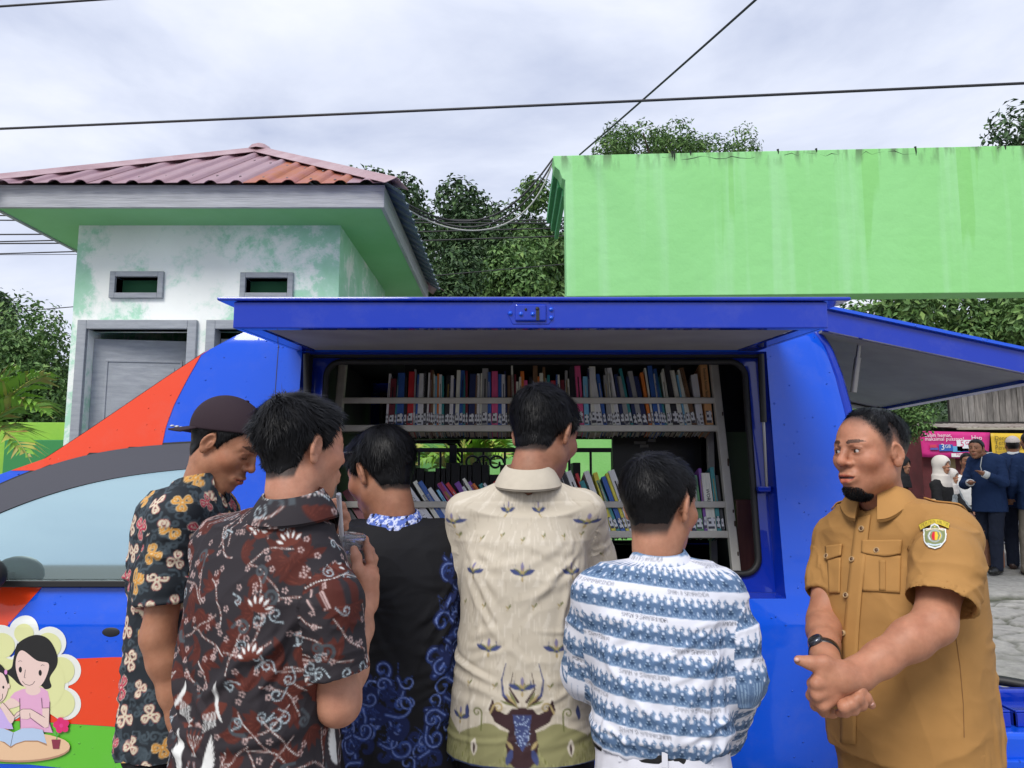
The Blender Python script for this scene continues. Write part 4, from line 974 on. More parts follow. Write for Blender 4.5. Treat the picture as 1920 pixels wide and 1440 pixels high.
dark_pool = ['black','navy','blue','blue','teal','maroon','grey','brown','cream','white','red','pale blue','navy','silver','orange','silver','cream','white','grey','pink']
x = at(738,0,3.26).x; i = 0
UP = []; LOW = []
def thick_word(w): return 'thin' if w < .012 else ('slim' if w < .018 else 'thick')
while x < RX1-.07:
    w = rg.choice([.007,.008,.010,.011,.012,.014,.016,.020,.026]); cn = rg.choice(dark_pool)
    if i == 3: cn, w = 'blue', .03
    z_ = zs1+.004; h = rg.uniform(.235,.29) if x > .25 or rg.random() > .3 else rg.uniform(.21,.25)
    if x < 0: h = rg.uniform(.225,.275)
    ln = R(rg.uniform(-1,2)) if x < .35 else R(rg.uniform(2,8))
    pos = 'left half' if x < .2 else 'right half'
    UP.append((book(cn, x, z_, w, h, rg.uniform(.12,.16), ry(z_)+.012, ln, back, None, None), cn, w, 'upper row'))
    x += w+.0006+ (.0015 if ln > R(4) else 0); i += 1
o = book('tan', RX1-.052, zs1+.004, .03, .30, .15, ry(zs1)+.010, 0, back, 'tall tan encyclopedia at the end of upper rack row beside the post', None, title=False)
# lettered spines
def spine_text(txt, u, v, Y, size, m, rot=-90, lean=0):
    p = at(u,v,Y); M = Matrix.Translation((p.x,ry(p.z)+.0045,p.z)) @ Matrix.Rotation(back,4,'X') @ Matrix.Rotation(-lean,4,'Y') @ Matrix.Rotation(R(90),4,'X') @ Matrix.Rotation(R(rot),4,'Z')
    return M
me = text_mesh('Ensiklopedia Pahlawan Nasional', .016); c_ = put('spine_lettering', me, ttl[2]); c_.parent = o
c_.matrix_parent_inverse = Matrix.Identity(4)
c_.matrix_basis = Matrix.Diagonal((1/.03,1/.15,1/.30,1)) @ Matrix.Translation((.015,-.0025,.2)) @ Matrix.Rotation(R(90),4,'X') @ Matrix.Rotation(R(-90),4,'Z') @ Matrix.Scale(.72,4,(1,0,0))
def letter_on(o, txt, size, m, zc=.6, sx=1.0):
    w,d,h = o.scale
    me = text_mesh(txt, size); c_ = put('spine_lettering', me, m); c_.parent = o; c_.matrix_parent_inverse = Matrix.Identity(4)
    c_.matrix_basis = Matrix.Diagonal((1/w,1/d,1/h,1)) @ Matrix.Translation((w/2,-.0025,h*zc)) @ Matrix.Rotation(R(90),4,'X') @ Matrix.Rotation(R(-90),4,'Z') @ Matrix.Scale(sx,4,(1,0,0))
bright = ['white','cream','red','blue','pale blue','black','green','yellow','pink','purple','silver','navy','orange','teal','maroon','white','red']
# lower row: strongly slanted on the left, less so further right, upright at the end
x = RX0+.01; i = 0
special = {}
while x < RX1-.03:
    u = 960+x*FPX/3.15; z_ = zs2+.004
    if u < 1000: ln = R(rg.uniform(32,37)); step = 1/math.cos(ln)
    elif u < 1190: ln = R(rg.uniform(14,20)); step = 1/math.cos(ln)
    elif u < 1285: ln = R(rg.uniform(5,10)); step = 1.0
    else: ln = R(rg.uniform(0,2)); step = 1.0
    w = rg.choice([.012,.015,.018,.022,.026]); h = rg.uniform(.22,.28); cn = rg.choice(bright); txt = None
    if u < 720: cn = rg.choice(['black','green','brown','purple','silver','maroon']); h = rg.uniform(.2,.24)
    if 780 < u < 1000 and i not in special:
        q = [('pale blue',.013,.2,None),('grey',.014,.21,None),('red',.022,.25,'100 Personal'),('silver',.042,.31,'KAMUS AGAMA'),('cream',.018,.25,'BANK SOAL'),('blue',.022,.25,'Kimia Dasar'),('white',.02,.22,None),('pale blue',.011,.21,None),('pink',.016,.24,None),('purple',.024,.25,None)]
        kk = len([s for s in special.values() if s]); 
        if kk < len(q): cn, w, h, txt = q[kk]; special[i] = True
    if u > 1300:
        q = [('green',.028,.24,None),('purple',.012,.27,None),('cream',.036,.25,'WORLD'),('teal',.016,.275,None),('black',.012,.24,None),('pink',.022,.235,'Jingga')]
        kk = len([s for s in special.values() if s is False])
        if kk < len(q): cn, w, h, txt = q[kk]; special[i] = False
    stt = 'slanted' if u < 1285 else 'upright'; pos = 'left of the beige shirt' if u < 950 else ('right of the beige shirt' if u < 1285 else 'by the right post')
    o = book(cn, x+ (0), z_+w*math.sin(max(0,ln))*0, w, h, rg.uniform(.13,.17), ry(z_)+.012, ln, back, None, None, title=not txt); LOW.append((o, cn, w, 'lower row'))
    if txt: letter_on(o, txt, min(.02,w*.75), ttl[0] if cn in ('red','blue','pink') else ttl[2], .58)
    x += w*step+.002; i += 1
def name_row(row, left_end, right_end):
    seen = {}
    for k, (o, cn, w, nm) in enumerate(row):
        a = row[k-1][1] if k else left_end; b = row[k+1][1] if k+1 < len(row) else right_end
        lab = f'{thick_word(w)} {cn} book between the {a} and {b} ones, {nm}' if a != b else f'{thick_word(w)} {cn} book between two {a} ones, {nm}'
        o['label'] = lab; o['group'] = 'books in the '+nm+' of the rack'; seen.setdefault(lab, []).append(o)
name_row(UP, 'bare end', 'tall tan'); name_row(LOW, 'bare end', 'post end')
# dark folders on the lowest shelf
x = RX0+.05
while x < .82:
    w = rg.uniform(.02,.04); cn = rg.choice(['black','grey','navy','black','brown'])
    if -.5 < x < -.1 or x > .3: book(cn, x, .664, w, rg.uniform(.45,.52), .15, ry(.664)+.015, R(rg.uniform(0,3)), back, f'tall {cn} folder standing on the lowest rack shelf', f'tall {cn} folders on the lowest shelf', lab=False, title=False)
    x += w+.004
# ================================================================== FIGURE TOOLKIT (implicit surfaces -> one continuous mesh)
f32 = np.float32
class Vol:
    def __init__(s, lo, hi, h):
        s.lo = np.array(lo, f32); s.h = h; s.n = np.ceil((np.array(hi)-s.lo)/h).astype(int)+1; s.f = np.full(tuple(s.n), 1.0, f32)
        s.ax = [s.lo[i]+h*np.arange(s.n[i], dtype=f32) for i in range(3)]
    def sub(s, lo, hi):
        a = np.clip(np.floor((np.array(lo)-s.lo)/s.h).astype(int), 0, s.n); b = np.clip(np.ceil((np.array(hi)-s.lo)/s.h).astype(int)+1, 0, s.n)
        if np.any(b <= a): return None
        sl = tuple(slice(a[i], b[i]) for i in range(3))
        X = s.ax[0][sl[0]][:,None,None]; Y = s.ax[1][sl[1]][None,:,None]; Z = s.ax[2][sl[2]][None,None,:]
        return sl, X, Y, Z
    def op(s, fn, lo, hi, k=.01, mode='u'):
        pad = k+3*s.h; q = s.sub(np.array(lo)-pad, np.array(hi)+pad)
        if q is None: return
        sl, X, Y, Z = q; d = fn(X,Y,Z).astype(f32); c = s.f[sl]; k = max(k, 1e-5)
        if mode == 'u': t = np.clip(.5+.5*(c-d)/k, 0, 1); s.f[sl] = c*(1-t)+d*t-k*t*(1-t)
        else:
            d = -d if mode == 's' else d
            t = np.clip(.5-.5*(c-d)/k, 0, 1); s.f[sl] = c*(1-t)+d*t+k*t*(1-t)
    def cap(s, a, b, ra, rb, k=.01, mode='u'):
        a = np.array(a, f32); b = np.array(b, f32); ab = b-a; L2 = float(ab@ab)+1e-12; r = max(ra, rb)
        def fn(X,Y,Z):
            t = np.clip(((X-a[0])*ab[0]+(Y-a[1])*ab[1]+(Z-a[2])*ab[2])/L2, 0, 1)
            return np.sqrt((X-a[0]-t*ab[0])**2+(Y-a[1]-t*ab[1])**2+(Z-a[2]-t*ab[2])**2)-(ra+(rb-ra)*t)
        s.op(fn, np.minimum(a,b)-r, np.maximum(a,b)+r, k, mode)
    def chain(s, pts, rs, k=.01, mode='u'):
        for i in range(len(pts)-1): s.cap(pts[i], pts[i+1], rs[i], rs[i+1], k, mode)
    def ell(s, c, r, k=.01, mode='u', M=None):
        c = np.array(c, f32); r = np.array(r, f32); m = float(r.max())
        Mi = np.eye(3, dtype=f32) if M is None else np.array(M, f32).T
        def fn(X,Y,Z):
            x, y, z = X-c[0], Y-c[1], Z-c[2]
            if M is not None: x, y, z = Mi[0,0]*x+Mi[0,1]*y+Mi[0,2]*z, Mi[1,0]*x+Mi[1,1]*y+Mi[1,2]*z, Mi[2,0]*x+Mi[2,1]*y+Mi[2,2]*z
            k0 = np.sqrt((x/r[0])**2+(y/r[1])**2+(z/r[2])**2); k1 = np.sqrt((x/r[0]**2)**2+(y/r[1]**2)**2+(z/r[2]**2)**2)+1e-6
            return k0*(k0-1)/k1
        s.op(fn, c-m, c+m, k, mode)
    def loft(s, rows, k=.02, mode='u', n=2.3, grow=0.0, z0=None, z1=None):
        """rows: (z, half width, half depth, centre y, centre x)"""
        z = np.array([r[0] for r in rows]); A = np.array([r[1] for r in rows])+grow; B = np.array([r[2] for r in rows])+grow
        Yc = np.array([r[3] if len(r) > 3 else 0 for r in rows]); Xc = np.array([r[4] if len(r) > 4 else 0 for r in rows])
        za = z[0] if z0 is None else z0; zb = z[-1] if z1 is None else z1
        def fn(X,Y,Z):
            a = np.interp(Z, z, A).astype(f32); b = np.interp(Z, z, B).astype(f32); yc = np.interp(Z, z, Yc).astype(f32); xc = np.interp(Z, z, Xc).astype(f32)
            q = ((np.abs(X-xc)/a)**n+(np.abs(Y-yc)/b)**n)**(1/n); d = (q-1)*np.minimum(a,b)*.95
            return np.maximum(d, np.maximum(za-Z, Z-zb))
        m = max(A.max(), B.max())+max(np.abs(Yc).max(), np.abs(Xc).max()); s.op(fn, (-m,-m,za), (m,m,zb), k, mode)
    def plane(s, p, n, mode='i', lo=None, hi=None):
        """keep the side the normal points away from"""
        p = np.array(p); n = np.array(n)/np.linalg.norm(n)
        fn = lambda X,Y,Z: (X-p[0])*n[0]+(Y-p[1])*n[1]+(Z-p[2])*n[2]
        s.op(fn, s.lo if lo is None else lo, s.lo+s.h*s.n if hi is None else hi, .003, mode)
    def mesh(s):
        f = s.f; S = f < 0; n = np.array(f.shape); cnt = np.zeros(n-1, np.int8)
        for a in (0,1):
            for b in (0,1):
                for c in (0,1): cnt += S[a:n[0]-1+a, b:n[1]-1+b, c:n[2]-1+c]
        I = np.argwhere((cnt > 0) & (cnt < 8)); idx = np.full(n-1, -1, np.int32); idx[tuple(I.T)] = np.arange(len(I))
        acc = np.zeros((len(I),3)); num = np.zeros(len(I)); off = [(a,b,c) for a in (0,1) for b in (0,1) for c in (0,1)]
        val = {o: f[I[:,0]+o[0], I[:,1]+o[1], I[:,2]+o[2]] for o in off}
        for o in off:
            for ax in range(3):
                if o[ax]: continue
                p = list(o); p[ax] = 1; v0, v1 = val[o], val[tuple(p)]; m = (v0 < 0) != (v1 < 0)
                t = np.where(m, v0/np.where(m, v0-v1, 1), 0); e_ = np.tile(np.array(o, float), (len(I),1)); e_[:,ax] = t; acc[m] += e_[m]; num[m] += 1
        V = s.lo+s.h*(I+acc/num[:,None]); Q = []
        for ax in range(3):
            u, w = (ax+1)%3, (ax+2)%3
            sl0 = [slice(1,-1)]*3; sl1 = [slice(1,-1)]*3; sl0[ax] = slice(0,-1); sl1[ax] = slice(1,None)
            A_, B_ = S[tuple(sl0)], S[tuple(sl1)]
            for flip, msk in ((False, A_ & ~B_), (True, ~A_ & B_)):
                E = np.argwhere(msk)
                if not len(E): continue
                E = E.copy(); E[:,u] += 1; E[:,w] += 1
                c = []
                for du, dw in ((-1,-1),(0,-1),(0,0),(-1,0)):
                    C = E.copy(); C[:,u] += du; C[:,w] += dw; c.append(idx[tuple(C.T)])
                q = np.stack(c, 1); Q.append(q[:,::-1] if flip else q)
        Q = np.concatenate(Q); Q = Q[(Q >= 0).all(1)]
        return V, Q
def vnormals(V, Q):
    n = np.cross(V[Q[:,2]]-V[Q[:,0]], V[Q[:,3]]-V[Q[:,1]]); N = np.zeros_like(V)
    for i in range(4): np.add.at(N, Q[:,i], n)
    return N/(np.linalg.norm(N, axis=1)[:,None]+1e-12)
def relax(V, Q, it=1, w=.5):
    for _ in range(it):
        A = np.zeros_like(V); c = np.zeros(len(V))
        for i in range(4):
            for j in (1,3): np.add.at(A, Q[:,i], V[Q[:,(i+j)%4]]); np.add.at(c, Q[:,i], 1)
        V = V*(1-w)+w*A/np.maximum(c,1)[:,None]
    return V
def lighten(V, Q, C, away, cell):
    """merge vertices on the far side of a figure into coarser cells; returns triangles"""
    T = np.concatenate([Q[:,[0,1,2]], Q[:,[0,2,3]]]) if Q.shape[1] == 4 else Q
    key = np.floor(V/cell).astype(np.int64); kid = (key[:,0]*73856093) ^ (key[:,1]*19349663) ^ (key[:,2]*83492791)
    kid = np.where(away, kid, np.arange(len(V), dtype=np.int64)+(1 << 60)); u_, inv = np.unique(kid, return_inverse=True); inv = inv.ravel(); n = np.bincount(inv).astype(float)
    agg = lambda A: np.stack([np.bincount(inv, A[:,i]) for i in range(A.shape[1])], 1)/n[:,None]
    V2 = agg(V); C2 = agg(C) if C is not None else None; T = inv[T]; ok = (T[:,0] != T[:,1]) & (T[:,1] != T[:,2]) & (T[:,0] != T[:,2])
    return V2, T[ok], C2
def sstep(x, a, b): t = np.clip((x-a)/(b-a), 0, 1); return t*t*(3-2*t)
def rotm(rx=0, ry_=0, rz=0): return np.array((Matrix.Rotation(R(rz),3,'Z') @ Matrix.Rotation(R(rx),3,'X') @ Matrix.Rotation(R(ry_),3,'Y')))

SKIN = mat('skin', (.4,.2,.12), .52, attr='col', col2=(.80,.76,.74), nscale=22, ndet=8, bump=.10, bscale=260, sss=.10, spec=.36)
HAIR = mat('hair_black', (0.006,0.006,0.007), .45, spec=.18)
EYEW = mat('eye_white', (.46,.41,.38), .25); EYEB = mat('iris_brown', (.02,.012,.008), .08)
CLOTH = {}
def cloth(name, col, rough=.85, attr=None, weave=900, bump=.12, sheen=.0, col2=None):
    return mat('cloth_'+name, col, rough, attr=attr, bump=bump, bscale=weave, col2=col2, nscale=5, spec=.2, sheen=sheen)

def hairline(P, style):
    """signed hair mask in head coordinates: > 0 where hair grows"""
    y = P[:,1]
    if style == 'short': ln = np.interp(y, [-.12,-.09,-.045,-.032,-.02,-.004,.010,.022,.034,.05,.062,.085,.12], [-.088,-.084,-.072,-.038,.008,.03,-.008,-.010,.022,.045,.066,.074,.076])
    elif style == 'fade': ln = np.interp(y, [-.12,-.09,-.045,-.032,-.02,-.004,.010,.022,.034,.05,.062,.085,.12], [-.045,-.045,-.04,-.02,.016,.034,.0,.0,.03,.055,.074,.084,.086])
    else: ln = np.interp(y, [-.12,-.09,-.045,-.032,-.02,-.004,.010,.022,.034,.048,.06,.085,.12], [-.026,-.025,-.020,-.010,.016,.034,.004,.004,.028,.052,.076,.088,.090])
    return P[:,2]-ln

def cranium(vol, grow=0., k=.02, sw=1.0):
    g = grow
    vol.ell((0,-.016,.034), (.0745*sw+g,.098+g,.086+g), k); vol.ell((0,.030,.026), (.064*sw+g,.066+g,.078+g), .03)

def make_head(base, res=.0030, jaw=1.0, fat=0.0, eyes='open', skin=(.40,.19,.115), style='short', thick=.010, crown=(0,-.05,.11), nstr=5200, slen=.032, mess=.35, face=True,
              beard=None, brow=1.0, seed=1, hair=True, sw=1.0, mouth_open=0.0, lift=.5, ears=True, nose=1.0, forward=0.0, fade=0.0):
    """head in its own frame (x right, y forward, z up, origin between the ears); base = neck base point in this frame"""
    base = np.array(base); lo = np.minimum((-.105,-.135,-.14), base-.085); hi = np.maximum((.105,.14,.135), base+.085)
    v = Vol(lo, hi, res); cranium(v, 0, .02, sw)
    v.ell((0,.034,-.052), (.056*jaw+fat,.060+fat*.5,.062), .035)
    v.ell((0,.062,-.088), (.030*jaw+fat,.028,.024), .03)
    v.ell((0,.076,-.102), (.019,.016,.014), .022)
    for s_ in (-1,1):
        v.ell((s_*(.046*jaw+fat),.008,-.060), (.020+fat,.028,.026), .03)
        v.ell((s_*.044*jaw,.060,-.018), (.024+fat*.6,.026,.022), .028)
        if fat: v.ell((s_*.040,.052,-.052), (.026+fat,.032,.032), .03)
        v.cap((s_*.014,.090,.026), (s_*.048,.072,.026), .009, .007, .014)
    nt = np.array((0,-.024,-.045)); v.chain([nt, nt*.45+base*.55, base], [.052+fat*.6,.050+fat*.6,.058+fat], .03)
    if face: v.cap((0,.05,-.085), base*.8+np.array((0,.03,0)), .018+fat, .022, .03)
    base_f = v.f.copy()
    if face:
        for s_ in (-1,1): v.ell((s_*.031,.100,.007), (.019,.014,.0115), .012, 's')
        v.chain([(0,.088,.022),(0,.100,.004),(0,.1135*1.0,-.018)], [.0075,.0085,.0105*nose], .010)
        v.ell((0,.110,-.022), (.012*nose,.011,.009), .008)
        for s_ in (-1,1):
            v.ell((s_*.0145*nose,.099,-.026), (.0085,.0105,.0075), .007)
            v.ell((s_*.0075,.108,-.0315), (.0042,.006,.003), .003, 's')
        v.ell((0,.092,-.060), (.031,.014,.022), .014)                                   # muzzle
        v.chain([(-.028,.0905,-.0605),(-.012,.1040,-.0555),(0,.1050,-.0565),(.012,.1040,-.0555),(.028,.0905,-.0605)], [.0028,.0054,.0052,.0054,.0028], .004)
        v.chain([(-.024,.092,-.0665-mouth_open*.5),(-.01,.1020,-.0695-mouth_open),(.01,.1020,-.0695-mouth_open),(.024,.092,-.0665-mouth_open*.5)], [.003,.0066,.0066,.003], .004)
        v.chain([(-.029,.094,-.0625),(-.012,.1080,-.0622-mouth_open*.3),(.012,.1080,-.0622-mouth_open*.3),(.029,.094,-.0625)], [.0012,.0016+mouth_open*.45,.0016+mouth_open*.45,.0012], .0015, 's')
        for s_ in (-1,1):                                                                # eyelids round the eyeball
            c = np.array((s_*.0315,.0785,.0065))
            v.ell(c, (.0188,.0143,.0132), .006)
            if eyes == 'open': v.chain([c+(-.0148,.0100,-.0010), c+(-.005,.0140,.0008), c+(.005,.0140,.0008), c+(.0148,.0100,-.0008)], [.0012,.0043,.0043,.0012], .0012, 's')
            else: v.chain([c+(-.013,.0105,-.0045), c+(0,.0145,-.006), c+(.013,.0105,-.0045)], [.0008,.0010,.0008], .001, 's')
            v.chain([c+(-.016,.008,.010), c+(0,.0125,.0125), c+(.016,.007,.009)], [.0015,.0022,.0015], .005)
    if ears:
        for s_ in (-1,1):
            E = rotm(-12, 0, s_*24); c = np.array((s_*(.0765*sw),-.008,-.004))
            v.ell(c, (.0075,.0172,.029), .008, 'u', E)
            v.ell(c+E@np.array((s_*.0075,.002,.003)), (.0055,.0115,.020), .003, 's', E)
            v.ell(c+E@np.array((s_*.003,.006,.0)), (.005,.004,.010), .004, 'u', E)
            ring = [c+E@np.array((s_*.0035, .0145*math.cos(a), .0258*math.sin(a)+.001)) for a in np.linspace(R(-20), R(215), 12)]
            v.chain(ring, [.0036]*12, .003)
            v.ell(c+E@np.array((0,.004,-.026)), (.006,.0095,.0095), .008, 'u', E)
    V, Q = v.mesh(); V = relax(V, Q, 1, .35)
    # colouring: skin, lips, brows, scalp; darker round the eyes and in the mouth gap
    P = V; C = np.tile(np.array(skin), (len(P),1)); front = P[:,1] > .05
    C *= (1+.10*fbm(P, 28, seed)+.06*vnoise(P,140,seed+2))[:,None]; C[:,1:] *= (1+.06*fbm(P, 45, seed+5))[:,None]
    red = np.array((1.12,.88,.84))
    if face:
        for (cx,cy,cz,r_) in ((.046,.06,-.02,.03),(-.046,.06,-.02,.03),(0,.112,-.022,.018)):
            w = np.exp(-((P[:,0]-cx)**2+(P[:,1]-cy)**2+(P[:,2]-cz)**2)/r_**2)[:,None]; C = C*(1+w*(red-1)*.6)
        lip = front & (np.abs(P[:,0]) < .0290) & (P[:,1] > .086)
        zc = P[:,2]+.0625; up_h = .0085*(1-(np.abs(P[:,0])/.030)**2)+.0005; lo_h = (.0120+mouth_open)*(1-(np.abs(P[:,0])/.029)**2)
        lm = lip & (zc < up_h) & (zc > -lo_h); C[lm] = np.array(skin)*np.array((.98,.62,.62))
        gap = lip & (np.abs(zc+mouth_open*.3) < .0016+mouth_open*.35) & (np.abs(P[:,0]) < .024); C[gap] = (.06,.02,.018)
        bx = np.abs(P[:,0]); bz = .0312+.0028*np.sin(np.clip((bx-.010)/.042,0,1)*math.pi*.8)
        bw = .0052*np.clip((bx-.008)/.006,0,1)*np.clip((.056-bx)/.018,0,1)*brow
        bm_ = front & (np.abs(P[:,2]-bz) < bw); C[bm_] = C[bm_]*(.14+.10*(vnoise(P[bm_],400,2)>0))[:,None]
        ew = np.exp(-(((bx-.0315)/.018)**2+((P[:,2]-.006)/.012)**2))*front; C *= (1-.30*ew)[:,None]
        lid = front & (np.abs(bx-.0315) < .0155) & (np.abs(P[:,2]-(.0114 if eyes == 'open' else .0015)) < .0016) & (P[:,1] > .088); C[lid] *= .25
    hm = hairline(P, style)
    ear = (np.abs(P[:,0]) > .076*sw) & (P[:,2] < .035) & (P[:,2] > -.045) & (P[:,1] > -.04)
    nk = P[:,2] > -.098
    sc = sstep(hm+.004*fbm(P,60,3), -.004 if not fade else -.5*fade, .006 if not fade else .8*fade)*nk*(~ear)*(1 if not fade else .93); C = C*(1-sc[:,None])+np.array((.016,.013,.012))*sc[:,None]
    out = {'V':V,'Q':Q,'C':C}
    if beard:
        bx = np.abs(P[:,0])
        ch = np.exp(-((bx/.030)**4+((P[:,2]+.105)/.024)**4))*sstep(P[:,1],.020,.05)*sstep(-P[:,2], .081, .097)
        mo = np.exp(-((bx/.03)**4+((P[:,2]+.046)/.006)**2))*front*.55*beard.get('mo',1)
        jl = sstep(-P[:,2], .07, .10)*(P[:,1] > 0)*.18
        b_ = np.clip(np.maximum(np.maximum(ch*beard.get('chin',0), mo), jl*beard.get('chin',0)), 0, .92)*(.8+.35*fbm(P,90,4))
        out['C'] = C*(1-b_[:,None])+np.array((.012,.010,.010))*b_[:,None]; out['beard_w'] = ch*beard.get('chin',0)
    # hair: a close cap plus thousands of tapering strands
    if hair:
        zi = max(0, int((-.11-v.lo[2])/v.h)); st_ = 1 if res > .0032 else (2 if res < .0024 else 1)
        hv = Vol((-.115,-.15,-.10), (.115,.125,.155), .0034 if res < .004 else .008)
        X, Y, Z = np.meshgrid(*hv.ax, indexing='ij'); PP = np.stack([X.ravel(),Y.ravel(),Z.ravel()],1)
        # trilinear lookup of the bare head
        g = (PP-v.lo)/v.h; i0 = np.clip(np.floor(g).astype(int), 0, v.n-2); fr = np.clip(g-i0, 0, 1); bf = 0
        for a_ in (0,1):
            for b_ in (0,1):
                for c_ in (0,1): bf = bf+(fr[:,0] if a_ else 1-fr[:,0])*(fr[:,1] if b_ else 1-fr[:,1])*(fr[:,2] if c_ else 1-fr[:,2])*base_f[i0[:,0]+a_,i0[:,1]+b_,i0[:,2]+c_]
        out_ = np.any((g < 0) | (g > v.n-1), 1); bf = np.where(out_, np.maximum(bf,.02), bf).reshape(X.shape)
        m = (hairline(PP, style)+.006*vnoise(PP, 55, seed+3)).reshape(X.shape)
        topw = sstep(Z, -.06, .075)
        t = (thick*(.34+.66*topw)+forward*sstep(Y,.02,.08)*topw+.0014*vnoise(PP,70,seed).reshape(X.shape))*sstep(m, 0, .022)
        if fade: t = t*sstep(m, fade*.8, fade*2.6)-.030*(1-sstep(m, fade*.5, fade*1.4))
        t = t-.030*(1-sstep(m,-.010,.006))
        hv.f = np.clip(bf-t, -1, 1).astype(f32)
        for s_ in (-1,1): hv.ell((s_*.083,-.008,-.006), (.014,.022,.036), .004, 's')
        hv.plane((0,0,-.094), (0,0,-1))
        HV, HQ = hv.mesh(); HN = vnormals(HV, HQ)
        rg = np.random.RandomState(seed); hm2 = hairline(HV, style); area_ok = np.where((hm2 > .002) & (HN@np.array((0,0,1)) > -.9))[0]
        
        if fade:
            VN = vnormals(V,Q); ok2 = np.where((hm > .002) & (hm < fade*2.6) & (~ear) & nk)[0]; HV2 = np.concatenate([HV, V[ok2]]); HN2 = np.concatenate([HN, VN[ok2]]); area_ok = np.concatenate([area_ok, len(HV)+np.arange(len(ok2))]); hm2 = np.concatenate([hm2, hm[ok2]])
        else: HV2, HN2 = HV, HN
        k = rg.choice(area_ok, nstr); p0 = HV2[k]-HN2[k]*.0008; n0 = HN2[k]
        cr = np.array(crown); fl = p0-cr; fl -= n0*np.sum(fl*n0,1)[:,None]; fl /= np.linalg.norm(fl,axis=1)[:,None]+1e-6
        sw_ = np.cross(n0, fl)*.5; fl = fl+sw_*np.exp(-np.linalg.norm(p0-cr,axis=1)/.05)[:,None]+rg.normal(size=fl.shape)*mess*.5
        fl[:,2] -= .25; fl += np.array((0,.35,0))*(p0[:,1]>-.02)[:,None]*(forward>0)
        clump = np.stack([vnoise(p0,45,seed+i) for i in range(3)],1); fl += clump*mess*1.6
        fl /= np.linalg.norm(fl,axis=1)[:,None]
        tw = sstep(p0[:,2], -.06, .08); L = slen*(.32+.68*tw)*rg.uniform(.6,1.15,nstr)
        if fade: L *= .18+.82*sstep(hm2[k], fade*.3, fade*2.6)
        lf = lift*(.25+.75*tw)*rg.uniform(.5,1.3,nstr)
        seg = 3; w0 = rg.uniform(.0006,.0013,nstr); VV = []; d = fl*(1-.5*lf[:,None])+n0*lf[:,None]; d /= np.linalg.norm(d,axis=1)[:,None]; p = p0.copy()
        side = np.cross(d, n0); side /= np.linalg.norm(side,axis=1)[:,None]+1e-6
        for i in range(seg+1):
            w = w0*(1-.93*(i/seg)**1.5); VV.append(p-side*w[:,None]); VV.append(p+side*w[:,None])
            d = d*.75+(fl-n0*.35)*.25*(i>0)+np.array((0,0,-.06)); d /= np.linalg.norm(d,axis=1)[:,None]; p = p+d*(L/seg)[:,None]
        VV = np.stack(VV,1).reshape(-1,3); b = (np.arange(nstr)*2*(seg+1))[:,None,None]; loc = np.array([[2*i,2*i+1,2*i+3,2*i+2] for i in range(seg)])[None]
        F = (b+loc).reshape(-1,4)
        out['hair'] = (np.concatenate([HV,VV]), np.concatenate([HQ,F+len(HV)]))
    if beard and beard.get('chin'):
        w = out['beard_w']; N = vnormals(V,Q); rg = np.random.RandomState(seed+9); ok = np.where(w > .25)[0]; n = beard.get('n',1400); k = rg.choice(ok, n); p = V[k]; d = N[k]*.6+np.array((0,.25,-1.0))+rg.normal(size=(n,3))*.25; d /= np.linalg.norm(d,axis=1)[:,None]; L = rg.uniform(.003,.009,n)[:,None]
        s_ = np.cross(d, rg.normal(size=(n,3))); s_ /= np.linalg.norm(s_,axis=1)[:,None]; a = .0006
        out['beard'] = (np.stack([p-s_*a,p+s_*a,p+d*L*.6+s_*a*.7,p+d*L*.6-s_*a*.7,p+d*L+s_*a*.1,p+d*L-s_*a*.1],1).reshape(-1,3), np.concatenate([(np.arange(n)*6)[:,None]+np.array([0,1,2,3]),(np.arange(n)*6)[:,None]+np.array([3,2,4,5])]))
    out['eyes'] = eyes
    return out

def join(parts):
    V = []; Q = []; C = []; o = 0
    for v, q, c in parts: V.append(v); Q.append(q+o); C.append(c); o += len(v)
    return np.concatenate(V), np.concatenate(Q), np.concatenate(C)

